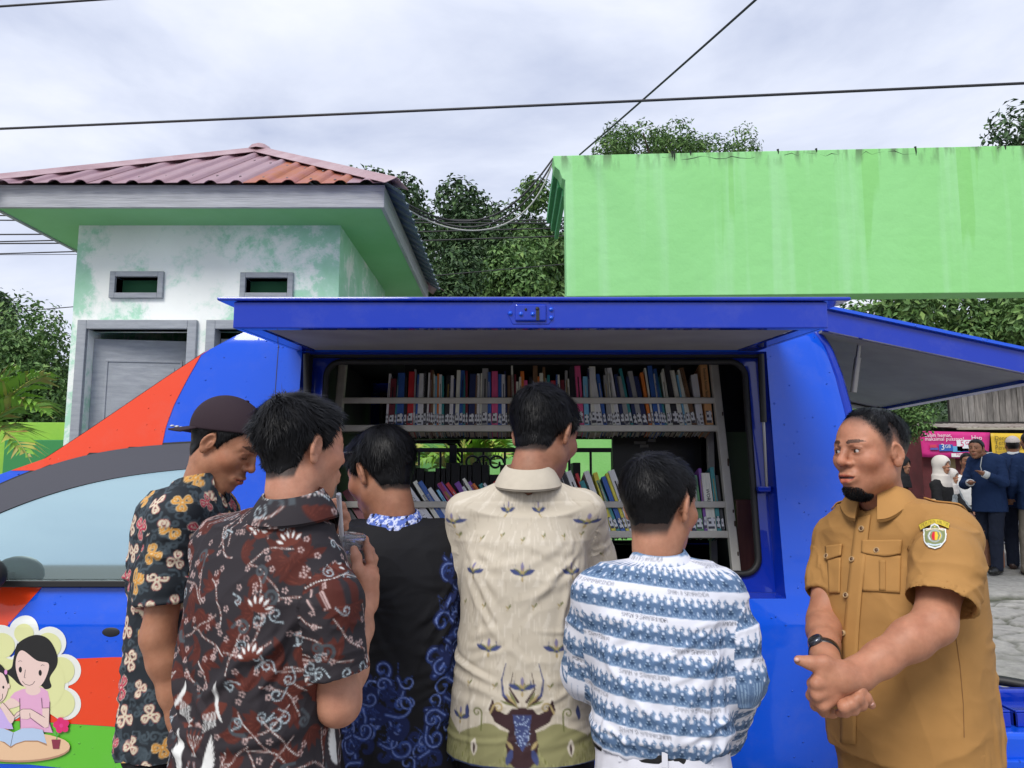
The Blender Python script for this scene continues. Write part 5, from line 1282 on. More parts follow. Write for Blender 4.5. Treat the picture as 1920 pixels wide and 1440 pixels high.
class Person:
    def __init__(s, name, label, x, y, rz, height=1.70, group=None, gzv=None, skin=(.36,.165,.095), seed=1):
        s.z0 = gz(y) if gzv is None else gzv; s.rz = R(rz); s.root = empty(name, (x,y,s.z0), s.rz, label, 'person', group)
        s.k = height/1.70; s.skin = np.array(skin); s.seed = seed; s.parts = []
        s.M = Matrix.Translation((x,y,s.z0)) @ Matrix.Rotation(s.rz,4,'Z'); s.Mi = s.M.inverted()
    def l(s, u, v, Y): return np.array(s.Mi @ at(u,v,Y))
    def lw(s, p): return np.array(s.Mi @ Vector(p))
    def put(s, name, V, Q, m, C=None, parent=None):
        V = np.asarray(V)
        if name in ('shirt','body','trousers','cap') and len(V) > 6000 and Q.shape[1] == 4:
            N_ = vnormals(V, Q); d_ = np.array(s.Mi @ Vector((0,0,CAM_Z)))-V; d_ /= np.linalg.norm(d_,axis=1)[:,None]; ed = np.median(np.linalg.norm(V[Q[:2000,0]]-V[Q[:2000,1]],axis=1))
            aw = np.sum(N_*d_,1) < -.12
            for e_, r_ in (s.keep if name == 'shirt' else []): aw &= np.linalg.norm(V-e_,axis=1) > r_+.06
            if name == 'shirt': aw &= V[:,2] > V[:,2].min()+.075
            V, Q, C = lighten(V, Q, C, aw, max(.0095, ed*2.2))
        me = np_mesh(name, V, Q, C); return put(name, me, m, parent or s.root, world=False)
    def tocol(s, V): return np.tile(s.skin,(len(V),1))*(1+.10*fbm(V, 16, s.seed)+.05*vnoise(V,120,s.seed+1))[:,None]*np.stack([np.ones(len(V)),1+.06*fbm(V,30,s.seed+4),1+.07*fbm(V,30,s.seed+4)],1)
    def head(s, c, rot, base, scale=1.0, **kw):
        """c: head origin (local), rot: 3x3 head->person, base: neck base (local)"""
        c = np.array(c); b = (rot.T@(np.array(base)-c))/scale
        H = make_head(b, skin=tuple(s.skin), seed=s.seed, **kw); T = lambda V: (V*scale)@rot.T+c
        s.hc, s.hr, s.hs = c, rot, scale
        s.parts.append((T(H['V']), H['Q'], H['C']))
        if 'hair' in H: s.put('hair', T(H['hair'][0]), H['hair'][1], HAIR)
        if 'beard' in H: s.put('beard', T(H['beard'][0]), H['beard'][1], HAIR)
        if kw.get('face', True):
            for s_ in (-1,1):
                mb = MB(); cc = np.array((s_*.0315,.0785,.0065)); mb.sphere((0,0,0), .0128, 16, 12)
                V = np.array(mb.v)+cc; me = bpy.data.meshes.new('eye'); me.from_pydata([tuple(p) for p in T(V)],[],mb.f); me.polygons.foreach_set('use_smooth',[True]*len(mb.f)); e_ = put('eye', me, EYEW, s.root, world=False)
                if H['eyes'] == 'open':
                    mb = MB(); mb.sphere((0,0,0), (.0064,.0025,.0064), 14, 8); g = kw.get('gaze',(0,0)) if False else s.gaze
                    V = np.array(mb.v)+cc+np.array((g[0]*.0128,.0128*math.sqrt(1-g[0]**2)-.0020,g[1]*.0128)); me = bpy.data.meshes.new('iris'); me.from_pydata([tuple(p) for p in T(V)],[],mb.f); me.polygons.foreach_set('use_smooth',[True]*len(mb.f)); put('iris', me, EYEB, e_, world=False)
    gaze = (0,0); keep = []
    def hp(s, p): return (np.array(p)*s.hs)@s.hr.T+s.hc
    def arm(s, sh, el, wr, r=(.052,.045,.040,.028), hand=None, res=.003):
        """upper arm, forearm and hand as one surface; hand: list of (points, radii, blend) chains"""
        sh, el, wr = map(np.array, (sh, el, wr)); pts = [sh,el,wr]+[np.array(p) for ch in (hand or []) for p in ch[0]]
        lo = np.min(pts,0)-.075; hi = np.max(pts,0)+.075; v = Vol(lo, hi, res); K = s.k
        v.chain([sh, sh*.5+el*.5, el], [r[0]*K, (r[0]*.52+r[1]*.5)*K, r[1]*K], .03)
        m = el*.70+wr*.30; v.chain([el, m, el*.3+wr*.7, wr], [r[1]*.92*K, r[2]*1.06*K, (r[2]*.4+r[3]*.62)*K, r[3]*K], .025)
        for ch in (hand or []): v.chain([np.array(p) for p in ch[0]], ch[1], ch[2])
        V, Q = v.mesh(); V = relax(V, Q, 1, .3); s.parts.append((V, Q, s.tocol(V)))
    def trunk(s, rows, legs=True):
        k = s.k; v = Vol((-.3,-.28,.0), (.3,.28,1.52*k), .012); v.loft([(r[0]+(.06 if i_ == 0 else 0),r[1]*.80,r[2]*.78,*(r[3:])) for i_, r in enumerate(rows)], .03)
        for s_ in (-1,1): v.chain([(s_*.085*k,0,.86*k),(s_*.085*k,.01,.5*k),(s_*.085*k,-.01,.09*k)], [.058*k,.045*k,.035*k], .03)
        V, Q = v.mesh(); s.parts.append((V,Q,s.tocol(V)))
    def finish(s):
        V,Q,C = join(s.parts); s.body = s.put('body', V, Q, SKIN, C)
    def trousers(s, m, top=.98, wid=1.0, feet=None, waist=(.165,.125), res=.011, shoe=None, name='trousers', yoff=0, knees=None):
        k = s.k; feet = feet or [(-.10*k,0),(.10*k,0)]; v = Vol((-.34,-.36,-.01), (.34,.42,top+.05), res)
        v.loft([(.80*k,waist[0]*1.03,waist[1]*1.08,yoff),(.9*k,waist[0]*1.05,waist[1]*1.08,yoff),(top,waist[0],waist[1],yoff)], .03, z1=top)
        for i, (fx,fy) in enumerate(feet):
            hx_ = -.088*k if i == 0 else .088*k; kn = (hx_*.45+fx*.55, (knees[i] if knees else fy*.5+.02), .47*k)
            v.chain([(hx_,yoff,.84*k), kn, (fx,fy-.01,.075)], [.092*k*wid,.074*k*wid,.068*k*wid], .025)
        v.plane((0,0,.035),(0,0,-1))
        V, Q = v.mesh(); N = vnormals(V,Q)
        fold = (1-np.abs(fbm(V*np.array((1,1,.55)), 11, s.seed+5)))**3; V = V+N*((fold-.4)*.010)[:,None]
        s.put(name, V, Q, m)
        for fx,fy in feet:
            w = Vol((fx-.07,fy-.11,-.005),(fx+.07,fy+.2,.12), .006)
            w.chain([(fx,fy-.045,.045),(fx,fy+.07,.04),(fx,fy+.14,.032)], [.044,.042,.032], .03); w.cap((fx,fy-.03,.05),(fx,fy-.02,.10),.04,.038,.02); w.plane((0,0,.001),(0,0,-1))
            V,Q = w.mesh(); s.put('shoe', V, Q, shoe or mat('shoe_black',(.012,.012,.012),.35))
    def shirt(s, rows, sleeves, m, res=.004, neck=None, nr=.062, hem=None, pat=None, fold=1.0, shoulder=None, seed=0, name='shirt', sh_r=.052, ntop=1.49, relaxn=1, tuck=None, hem_open=True):
        """torso loft, shoulder yoke and sleeves in one surface; sleeves: list of (shoulder, elbow, end fraction or chain, r0, r1)"""
        s.keep = [(np.array(sl[0][-1]), sl[1][-1]) for sl in sleeves]; k = s.k; S = [[np.array(p) for p in sl[0]] for sl in sleeves]; allp = [p for c in S for p in c]
        mx = max(max(r[1] for r in rows), max(r[2]+abs(r[3] if len(r)>3 else 0) for r in rows))+.04
        lo = np.minimum((-mx,-mx,rows[0][0]-.02), np.min(allp,0)-.12); hi = np.maximum((mx,mx,rows[-1][0]+.05), np.max(allp,0)+.12)
        v = Vol(lo, hi, res); neck = np.array(neck if neck is not None else (0,-.012,1.475*k))
        v.loft(rows, .03)
        sh = shoulder or [S[0][0], S[1][0]]
        for p in sh: v.cap(neck*.75+p*.25-np.array((0,0,.02)), p, (sh_r+.004)*k, sh_r*k, .06)
        tor = v.f.copy()
        for c, sl in zip(S, sleeves):
            w = Vol(lo, hi, res); w.chain(c, sl[1], .03); rm = max(sl[1])+.06
            if len(sl) > 2 and sl[2]:
                e_, p_ = c[-1], c[-2]; n = (e_-p_)/np.linalg.norm(e_-p_); r_ = sl[1][-1]
                w.plane(e_, n, 'i', e_-r_*1.9-.02, e_+r_*1.9+.02)
                w.cap(e_-n*.035, e_+n*.05, r_-.007, r_-.004, .003, 's')
            q = v.sub(np.min(c,0)-rm, np.max(c,0)+rm); sl_ = q[0]; A_, B_ = v.f[sl_], w.f[sl_]; kk = .03
            t = np.clip(.5+.5*(A_-B_)/kk, 0, 1); v.f[sl_] = A_*(1-t)+B_*t-kk*t*(1-t)
        if hem_open:
            v.loft([(r[0],r[1]-.008,r[2]-.008,*(r[3:])) for r in rows], .004, 's', z0=rows[0][0]-.02, z1=rows[0][0]+.05)
        v.cap(neck-np.array((0,0,.03)), neck+np.array((0,.0,.16)), nr, nr*1.02, .006, 's')     # neck hole
        V, Q = v.mesh(); V = relax(V, Q, relaxn, .4); N = vnormals(V, Q)
        # which vertices belong to a sleeve, and pattern coordinates
        rz_ = np.array([r[0] for r in rows]); yc = np.interp(V[:,2], rz_, [r[3] if len(r)>3 else 0 for r in rows]); xc = np.interp(V[:,2], rz_, [r[4] if len(r)>4 else 0 for r in rows])
        a_ = np.interp(V[:,2], rz_, [r[1] for r in rows])
        th = np.arctan2(V[:,0]-xc, -(V[:,1]-yc))
        mid_ = rows[len(rows)//2]; tt = np.linspace(-math.pi, math.pi, 361); ex, ey = np.sin(tt), -np.cos(tt); rr = ((np.abs(ex)/mid_[1])**2.3+(np.abs(ey)/mid_[2])**2.3)**(-1/2.3); ex, ey = ex*rr, ey*rr
        arc = np.concatenate([[0], np.cumsum(np.hypot(np.diff(ex), np.diff(ey)))]); arc -= arc[180]; U = np.interp(th, tt, arc)
        W = V[:,2].copy(); sleeve = np.zeros(len(V), int)
        for i, (c, sl) in enumerate(zip(S, sleeves)):
            best = np.full(len(V), 9.); uu = np.zeros(len(V)); ww = np.zeros(len(V)); acc = 0
            for j in range(len(c)-1):
                ab = c[j+1]-c[j]; L = np.linalg.norm(ab); d = ab/L; t = np.clip((V-c[j])@d, 0, L); q = V-c[j]-t[:,None]*d; dist = np.linalg.norm(q,axis=1)-np.interp(t/L,[0,1],[sl[1][j],sl[1][j+1]])
                ref = np.array((0,-1.,0))-d*(-d[1]); ref /= np.linalg.norm(ref)+1e-9; rf2 = np.cross(d, ref); ang = np.arctan2(q@rf2, q@ref)
                m_ = dist < best; best = np.where(m_, dist, best); uu = np.where(m_, ang*.062*k, uu); ww = np.where(m_, acc+t, ww); acc += L
            p = s.sd(tor, v, V); is_s = (best < p-.002) & (ww > .02)
            U = np.where(is_s, uu+(i*2-1)*.9, U); W = np.where(is_s, 1.40*k-ww, W); sleeve = np.where(is_s, i+1, sleeve)
        # folds in the cloth
        rid = lambda P_, sc, sd_: (1-np.abs(fbm(P_, sc, sd_, 2))*2.2).clip(0,1)**2
        low = sstep(V[:,2], 1.30*k, .95*k); D = 0
        D = D+.0080*fbm(V*np.array((1,1,.25)), 7, seed+s.seed, 2)*low+.0045*(rid(V*np.array((1,1,.30)), 6, seed+s.seed+31)-.35)*low
        D = D+.0035*(rid(np.stack([V[:,0]+V[:,2]*.6,V[:,1],V[:,2]*.9-V[:,0]*.3],1), 7, seed+s.seed+3)-.35)+.004*fbm(V,6,seed+s.seed+12,2)
        D = D+.0016*(rid(np.stack([V[:,0]-V[:,2]*.7,V[:,1],V[:,2]],1), 13, seed+s.seed+8)-.35)
        D = D+np.where(sleeve>0, .005*(rid(V*np.array((1,1,1.5)), 11, seed+s.seed+6)-.35), 0)
        rgc = np.random.RandomState(s.seed*7+3); cr_ = []
        for sg in (-1,1):
            for _ in range(9): cr_.append((sg*rgc.uniform(.12,.19)*k, rgc.uniform(1.20,1.31)*k, sg*rgc.uniform(-.02,.10)*k, rgc.uniform(1.0,1.30)*k))
            for _ in range(8): w_ = rgc.uniform(rows[0][0]+.03, 1.1*k); cr_.append((sg*rgc.uniform(.12,.30)*k, w_, sg*rgc.uniform(.0,.08)*k, w_+rgc.uniform(-.07,.05)))
            for _ in range(9): a0 = sg*.9+rgc.uniform(-.2,.2)*k; w_ = 1.40*k-rgc.uniform(.04,.34); cr_.append((a0, w_, a0+rgc.uniform(-.12,.12), w_+rgc.uniform(-.06,.06)))
        for _ in range(10): u_ = rgc.uniform(-.4,.4)*k; cr_.append((u_, rows[0][0], u_+rgc.uniform(-.03,.03), rows[0][0]+rgc.uniform(.08,.22)))
        for (u0,w0,u1,w1) in cr_:
            du, dw = u1-u0, w1-w0; L_ = math.hypot(du,dw)+1e-6; t_ = ((U-u0)*du+(W-w0)*dw)/L_; e_ = (-(U-u0)*dw+(W-w0)*du)/L_; wd = rgc.uniform(.006,.013); amp = rgc.uniform(.0022,.0050); bow = rgc.uniform(-.25,.25)
            e_ = e_+bow*t_*(L_-t_)/L_; m_ = (t_ > -.02) & (t_ < L_+.02) & (np.abs(e_) < 4*wd)
            if m_.any():
                q = e_[m_]/wd; D = D+0.0; D[m_] += amp*(np.exp(-q*q)*1.0-.55*np.exp(-((q-1.5)**2)))*np.clip(np.sin(math.pi*np.clip((t_[m_]+.02)/(L_+.04),0,1)),0,1)**.7
        V = V+N*(D*fold)[:,None]; s.last = (V,Q,U,W,sleeve,N)
        C = pat(U, W, V, sleeve) if pat else None
        return s.put(name, V, Q, m, C)
    def sd(s, f, v, P):
        I = np.clip(np.round((P-v.lo)/v.h).astype(int), 0, np.array(f.shape)-1); return f[I[:,0],I[:,1],I[:,2]]
    def collar(s, c, rad, h, m, tilt=(0,0), spread=.6, flare=.018, open_=.30, pat=None, fall=.045, pts=.055, n=150, name='collar', back_h=None, sq=.92):
        """shirt collar: stand hidden inside a folded-over fall with two points at the front"""
        c = np.array(c); rows = []; A = np.linspace(open_, 2*math.pi-open_, n)          # 0 = front (+y)
        th = .0022; prof = [(0,-.5),(0,0),(.2,.9),(.5,1.0),(.8,.85),(1,0)]
        for a in A:
            fr = math.cos(a); d = np.array((math.sin(a), math.cos(a)*sq, 0)); ex = sstep(np.array(fr), .55, 1.0)*pts
            hh = h*(1-.25*max(0,fr)); dz = tilt[1]*d[1]*rad
            top = c+d*rad+np.array((0,0,hh+dz)); bot = c+d*(rad+flare+.01*max(0,fr))+np.array((0,0,hh-fall-ex+dz))
            inn = c+d*(rad-.004)+np.array((0,0,-.03+dz)); mid = top*.5+bot*.5+d*.003
            rows.append([inn, top-d*.002, top-d*.002, top+d*.0015, top+d*.0015]+[(top+d*.0015)*(1-f)+bot*f+d*.003*math.sin(math.pi*f) for f in np.linspace(0,1,15)[1:-1]]+[bot, bot, bot-d*.003-np.array((0,0,.001)), bot-d*.003-np.array((0,0,.001)), mid-d*.004, top-d*.001-np.array((0,0,.004))])
        V = np.array(rows).reshape(-1,3); w = len(rows[0]); nn = len(rows); Q = np.array([(i*w+j,(i+1)*w+j,(i+1)*w+j+1,i*w+j+1) for i in range(nn-1) for j in range(w-1) if j not in (1,3,w-7,w-5)])
        o_ = s.put(name, V, Q, m, pat(V) if pat else None); return o_
    def bvh(s):
        from mathutils.bvhtree import BVHTree
        V,Q = s.last[0], s.last[1]; return BVHTree.FromPolygons([tuple(p) for p in V], [tuple(int(i) for i in q) for q in Q])
    def drape(s, name, bv, origin, ux, uz, dr, outline, m, off=.003, th=.002, n=(14,14), parent=None, C=None):
        """cloth piece projected onto the shirt along dr; outline: (u,v)->bilinear quad corners [(x,z)*4]"""
        o, ux, uz, dr = map(np.array, (origin, ux, uz, dr)); rows = []
        (a,b,c_,d_) = [np.array(p) for p in outline]
        for i in range(n[0]+1):
            row = []
            for j in range(n[1]+1):
                f, g = i/n[0], j/n[1]; q = (a*(1-f)+b*f)*(1-g)+(d_*(1-f)+c_*f)*g
                p = o+ux*q[0]+uz*q[1]-dr*.4; hit = bv.ray_cast(Vector(p), Vector(dr), 1.2)
                row.append((np.array(hit[0]) if hit[0] is not None else p+dr*.4)-dr*off)
            rows.append(row)
        G = np.array(rows); 
        for _ in range(2): G[1:-1,1:-1] = .5*G[1:-1,1:-1]+.125*(G[:-2,1:-1]+G[2:,1:-1]+G[1:-1,:-2]+G[1:-1,2:])
        mb = MB().grid([[tuple(p) for p in r_] for r_ in G]); o_ = mb.build(name, m, parent or s.root, world=False); sd = o_.modifiers.new('thick','SOLIDIFY'); sd.thickness = th*2; sd.offset = 0
        return o_
    def surf(s, bv, p, dr):
        p = np.array(p); dr = np.array(dr); hit = bv.ray_cast(Vector(p-dr*.4), Vector(dr), 1.2); return np.array(hit[0]) if hit[0] is not None else p

# ------------------------------------------------------------------ print canvas (flat textile print, sampled at the cloth's vertices)
class Canvas:
    def __init__(s, w, h, bg, res=.0015): s.r = res; s.W, s.H = int(w/res), int(h/res); s.w, s.h = w, h; s.a = np.tile(np.array(bg, f32), (s.H, s.W, 1))
    def _box(s, x0,y0,x1,y1):
        i0, i1 = max(0,int(x0/s.r)-1), min(s.W,int(x1/s.r)+2); j0, j1 = max(0,int(y0/s.r)-1), min(s.H,int(y1/s.r)+2)
        if i1 <= i0 or j1 <= j0: return None
        return (slice(j0,j1),slice(i0,i1)), (np.arange(i0,i1)+.5)[None]*s.r, (np.arange(j0,j1)+.5)[:,None]*s.r
    def mask(s, sl, cov, c): s.a[sl] = s.a[sl]*(1-cov[...,None])+np.array(c,f32)*cov[...,None]
    def disc(s, x, y, r, c, ry_=None):
        q = s._box(x-r,y-(ry_ or r),x+r,y+(ry_ or r))
        if q: d = np.sqrt((q[1]-x)**2+((q[2]-y)*(r/(ry_ or r)))**2); s.mask(q[0], np.clip((r-d)/s.r+.5,0,1), c)
    def stroke(s, pts, w, c, w1=None, dots=0):
        n = len(pts); w1 = w if w1 is None else w1
        if dots:
            acc = 0; 
            for i in range(n-1):
                (x0,y0),(x1,y1) = pts[i],pts[i+1]; L = math.hypot(x1-x0,y1-y0)
                while acc < L: f = acc/L; s.disc(x0+(x1-x0)*f, y0+(y1-y0)*f, w/2, c); acc += dots
                acc -= L
            return
        for i in range(n-1):
            (x0,y0),(x1,y1) = pts[i],pts[i+1]; r0 = (w+(w1-w)*i/(n-1))/2; r1 = (w+(w1-w)*(i+1)/(n-1))/2; m = max(r0,r1); q = s._box(min(x0,x1)-m,min(y0,y1)-m,max(x0,x1)+m,max(y0,y1)+m)
            if not q: continue
            dx, dy = x1-x0, y1-y0; L2 = dx*dx+dy*dy+1e-12; t = np.clip(((q[1]-x0)*dx+(q[2]-y0)*dy)/L2,0,1); d = np.hypot(q[1]-x0-t*dx, q[2]-y0-t*dy); s.mask(q[0], np.clip((r0+(r1-r0)*t-d)/s.r+.5,0,1), c)
    def leaf(s, x, y, a, L, w, c):
        q = s._box(x-L,y-L,x+L,y+L)
        if q:
            ca, sa = math.cos(a), math.sin(a); u = ((q[1]-x)*ca+(q[2]-y)*sa)/L; v = (-(q[1]-x)*sa+(q[2]-y)*ca)
            hw = w/2*np.sin(np.pi*np.clip(u,0,1))**.8; s.mask(q[0], np.clip((hw-np.abs(v))/s.r+.5,0,1)*((u>0)&(u<1)), c)
    def poly(s, pts, c):
        X = [p[0] for p in pts]; Y = [p[1] for p in pts]; q = s._box(min(X),min(Y),max(X),max(Y))
        if not q: return
        ins = np.zeros((q[2].shape[0],q[1].shape[1]),bool); n = len(pts)
        for i in range(n):
            (x0,y0),(x1,y1) = pts[i],pts[(i+1)%n]
            if y0 == y1: continue
            cnd = ((y0 > q[2]) != (y1 > q[2])); xi = (x1-x0)*(q[2]-y0)/(y1-y0)+x0; ins ^= cnd & (q[1] < xi)
        s.mask(q[0], ins.astype(f32), c)
    def spiral(s, x, y, a, r, w, c, turns=1.2, hand=1, stem=.0, dots=0):
        pts = []
        if stem: pts.append((x-math.cos(a)*stem, y-math.sin(a)*stem)); 
        n = 18
        cx, cy = x-math.sin(a)*r*hand*-1, y+math.cos(a)*r*hand*-1*-1
        cx, cy = x-math.sin(a)*r*hand, y+math.cos(a)*r*hand; a0 = math.atan2(y-cy, x-cx)
        for i in range(n+1):
            f = i/n; rr = r*(1-.78*f); t = a0+hand*2*math.pi*turns*f; pts.append((cx+rr*math.cos(t), cy+rr*math.sin(t)))
        s.stroke(pts, w, c, w*.6, dots)
    FONT = {'S':'01111 10000 10000 01110 00001 00001 11110','M':'10001 11011 10101 10101 10001 10001 10001','A':'01110 10001 10001 11111 10001 10001 10001','N':'10001 11001 10101 10011 10001 10001 10001','9':'01110 10001 10001 01111 00001 00010 01100','R':'11110 10001 10001 11110 10100 10010 10001','I':'111 010 010 010 010 010 111','D':'11110 10001 10001 10001 10001 10001 11110',' ':'00 00 00 00 00 00 00'}
    def text(s, txt, x, y, h, c):
        u = h/7
        for ch in txt:
            rows = s.FONT[ch].split()
            for j, r_ in enumerate(rows):
                for i, b in enumerate(r_):
                    if b == '1':
                        q = s._box(x+i*u, y+h-(j+1)*u, x+(i+1)*u, y+h-j*u)
                        if q: s.mask(q[0], np.clip((u*.5-np.abs(q[1]-x-(i+.5)*u))/s.r+.5,0,1)*np.clip((u*.5-np.abs(q[2]-(y+h-(j+.5)*u)))/s.r+.5,0,1), c)
            x += (len(rows[0])+1)*u
        return x
    def sample(s, U, W, ou=0., ow=0.):
        x = ((U+ou)%s.w)/s.r-.5; y = ((W+ow)%s.h)/s.r-.5; i = np.floor(x).astype(int); j = np.floor(y).astype(int); fx = (x-i)[:,None]; fy = (y-j)[:,None]
        g = lambda a,b: s.a[b%s.H, a%s.W]
        return (g(i,j)*(1-fx)+g(i+1,j)*fx)*(1-fy)+(g(i,j+1)*(1-fx)+g(i+1,j+1)*fx)*fy
# ================================================================== TEXTILE PRINTS
def pat_tendril():
    """slate ground with lighter scrollwork and curling cream, orange and red motifs"""
    c = Canvas(1.2, .9, (.020,.025,.031)); rg = random.Random(5)
    for i in range(1700):
        x, y = rg.uniform(0,1.2), rg.uniform(0,.9); c.spiral(x, y, rg.uniform(0,6.28), rg.uniform(.007,.014), .0052, rg.choice([(.060,.082,.098),(.048,.066,.08)]), 1.0, rg.choice([-1,1]), .012)
    cols = [((.62,.56,.42),(.35,.03,.05)), ((.55,.25,.04),(.6,.5,.3)), ((.40,.03,.07),(.6,.5,.4)), ((.62,.56,.42),(.3,.03,.05))]; k = 0
    for j in range(14):
        for i in range(18):
            x = (i+.5*(j%2))*.0667+rg.uniform(-.008,.008); y = (j+.5)*.0643+rg.uniform(-.007,.007); A, B = cols[(i*2+j*3+rg.randrange(2))%4]; a0 = rg.uniform(0,6.28); s_ = rg.uniform(.65,1.0)
            for q in range(6):
                a = a0+q*1.047+rg.uniform(-.2,.2); h = 1 if q % 2 else -1
                px, py = x+math.cos(a)*.020*s_, y+math.sin(a)*.020*s_
                c.spiral(px, py, a, .0088*s_, .0092*s_, B, .85, h, .020*s_); c.spiral(px, py, a, .0088*s_, .0062*s_, A, .85, h, .020*s_)
            c.disc(x, y, .008*s_, A); c.disc(x, y, .0025, B)
    return c
def pat_brown():
    """charcoal brown batik: maroon foliage, dotted white lines, spirals and white wings"""
    c = Canvas(1.2, .9, (.026,.022,.026)); rg = random.Random(8); MR = (.075,.018,.013); MR2 = (.12,.03,.02); WH = (.66,.66,.64); BL = (.42,.50,.54)
    for i in range(260):
        x, y = rg.uniform(0,1.2), rg.uniform(0,.9); a = rg.uniform(0,6.28)
        for q in range(5): c.leaf(x, y, a+(q-2)*.42, rg.uniform(.03,.06), .016, MR); c.leaf(x, y, a+(q-2)*.42, rg.uniform(.02,.035), .004, MR2)
    for i in range(150):                                             # winding stems with dots
        x, y = rg.uniform(0,1.2), rg.uniform(0,.9); a = rg.uniform(0,6.28); pts = []; cur = rg.uniform(-14,14)
        for q in range(16): pts.append((x,y)); x += math.cos(a)*.008; y += math.sin(a)*.008; a += cur*.008+math.sin(q*.7)*.12
        c.stroke(pts, .0045, MR2); c.stroke(pts, .0024, WH, None, .0046)
    for i in range(46): c.spiral(rg.uniform(0,1.2), rg.uniform(0,.9), rg.uniform(0,6.28), rg.uniform(.012,.02), .0075, (.06,.07,.08), 1.2, rg.choice([-1,1]), .02); 
    for i in range(110): c.spiral(rg.uniform(0,1.2), rg.uniform(0,.9), rg.uniform(0,6.28), rg.uniform(.009,.017), .0034, BL, 1.2, rg.choice([-1,1]), .02, .0045)
    for i in range(420):
        x, y = rg.uniform(0,1.2), rg.uniform(0,.9)
        for q in range(5): c.disc(x+.005*math.cos(q*1.257), y+.005*math.sin(q*1.257), .0021, (.5,.36,.34))
    for i in range(34):                                             # tulips with white tips
        x, y = rg.uniform(0,1.2), rg.uniform(0,.9); a = rg.uniform(.5,2.6)
        for q in range(5): c.leaf(x, y, a+(q-2)*.5, .04, .016, MR2); c.leaf(x+.018*math.cos(a+(q-2)*.5), y+.018*math.sin(a+(q-2)*.5), a+(q-2)*.5, .018, .006, WH)
    def feather(x, y, a0, a1, n, L0, L1, w=.0085):
        for q in range(n):
            f = q/(n-1); a = a0+(a1-a0)*f; c.leaf(x+math.cos(a0)*.006*q*0, y, a, L0+(L1-L0)*f, w, WH)
    # garuda-like pair of wings low on the back, single wings above (u is measured from the middle of the back, +0.6)
    for cx in (.565,.565+.40,.565-.40):
        c.disc(cx,.10,.075,(.03,.024,.028))
        cy = .10
        for sg in (-1,1):
            for q in range(8): c.leaf(cx+sg*(.016+.0015*q), cy-.045+.0035*q, math.pi/2-sg*(.95-.10*q), .050+.0055*q, .0105, WH)
            for q in range(0):
                a = math.pi/2-sg*(.25+.12*q); bx, by = cx+sg*(.024+.003*q), cy-.028-.004*q*0
                pts = [(bx,by+.004*q-.012),(bx+sg*(.028+.001*q),by+.014),(bx+sg*(.036+.0015*(7-q)),by+.045+.008*(7-q)*.6)]
                P = [tuple((1-t)**2*pts[0][k]+2*t*(1-t)*pts[1][k]+t*t*pts[2][k] for k in (0,1)) for t in [i/8 for i in range(9)]]
                c.stroke([(p[0]-sg*.0042*q,p[1]-.003*q) for p in P], .0048, WH, .0018)
            c.stroke([(cx+sg*.004,cy-.045),(cx+sg*.014,cy-.02),(cx+sg*.006,cy+.0)], .006, MR2); c.stroke([(cx+sg*.004,cy-.045),(cx+sg*.014,cy-.02),(cx+sg*.006,cy+.0)], .0028, BL, None, .004)
        for q in (-2,-1,0,1,2): c.leaf(cx, cy+.012, math.pi/2+q*.22, .06, .008, MR2); c.stroke([(cx+q*.003,cy+.014),(cx+math.sin(-q*.22)*.05,cy+.058)], .0024, WH, None, .004)
    for (x,y,sg) in ((.515,.235,-1),(.615,.225,1),(.27,.24,-1)):
        c.disc(x,y-.01,.05,(.03,.024,.028)); c.leaf(x-.035,y-.03,.5,.08,.035,MR2)
        for q in range(9): c.leaf(x+sg*.003*q, y-.004*q, math.pi/2+sg*(.15-.10*q)*-1, .055-.003*q, .0065, WH)
        for q in range(8): c.stroke([(x+sg*.005,y-.012-.004*q),(x-sg*.03,y-.024-.005*q)], .003, WH, None, .0048)
    for k in range(24): c.stroke([(k*.05+t*.005, .012+.010*abs(math.sin((k*.05+t*.005)*31))) for t in range(11)], .0032, WH, None, .0055)
    return c
def pat_black():
    c = Canvas(1.2, .9, (.010,.010,.012)); rg = random.Random(11); B1 = (.014,.022,.085); B2 = (.035,.07,.26); B3 = (.20,.27,.55)
    def mot(x, y, s_):
        a = rg.uniform(0,6.28); c.spiral(x, y, a, .03*s_, .020*s_, B1, .8, rg.choice([-1,1]), .03*s_); c.spiral(x, y, a, .028*s_, .007*s_, B2, 1.1, 1, .03*s_); c.spiral(x, y, a, .030*s_, .0022, B3, .9, 1, .03*s_)
        for q in range(4): c.stroke([(x+rg.uniform(-.03,.03),y+rg.uniform(-.03,.03)),(x+rg.uniform(-.03,.03),y+rg.uniform(-.03,.03))], .0022, B2, None, .0046)
    # low part and right flank (u+0.6): pattern, else plain black
    for i in range(130): mot(rg.uniform(0,1.2), rg.uniform(0,.26), rg.uniform(.5,1.1))
    for i in range(60): mot(rg.uniform(.72,.86), rg.uniform(.2,.50), rg.uniform(.5,1.0))
    for i in range(30): mot(rg.uniform(.30,.42), rg.uniform(.2,.50), rg.uniform(.5,1.0))
    return c
def pat_collar_blue(V):
    n = fbm(V, 85, 3); m = fbm(V, 150, 8); w = np.where(np.abs(n) < .10, 1, 0)[:,None]; k = np.where(m > .28, 1, 0)[:,None]
    C = np.tile(np.array((.10,.16,.50)),(len(V),1)); C = C*(1-w)+np.array((.60,.64,.82))*w; return C*(1-k)+np.array((.012,.014,.03))*k
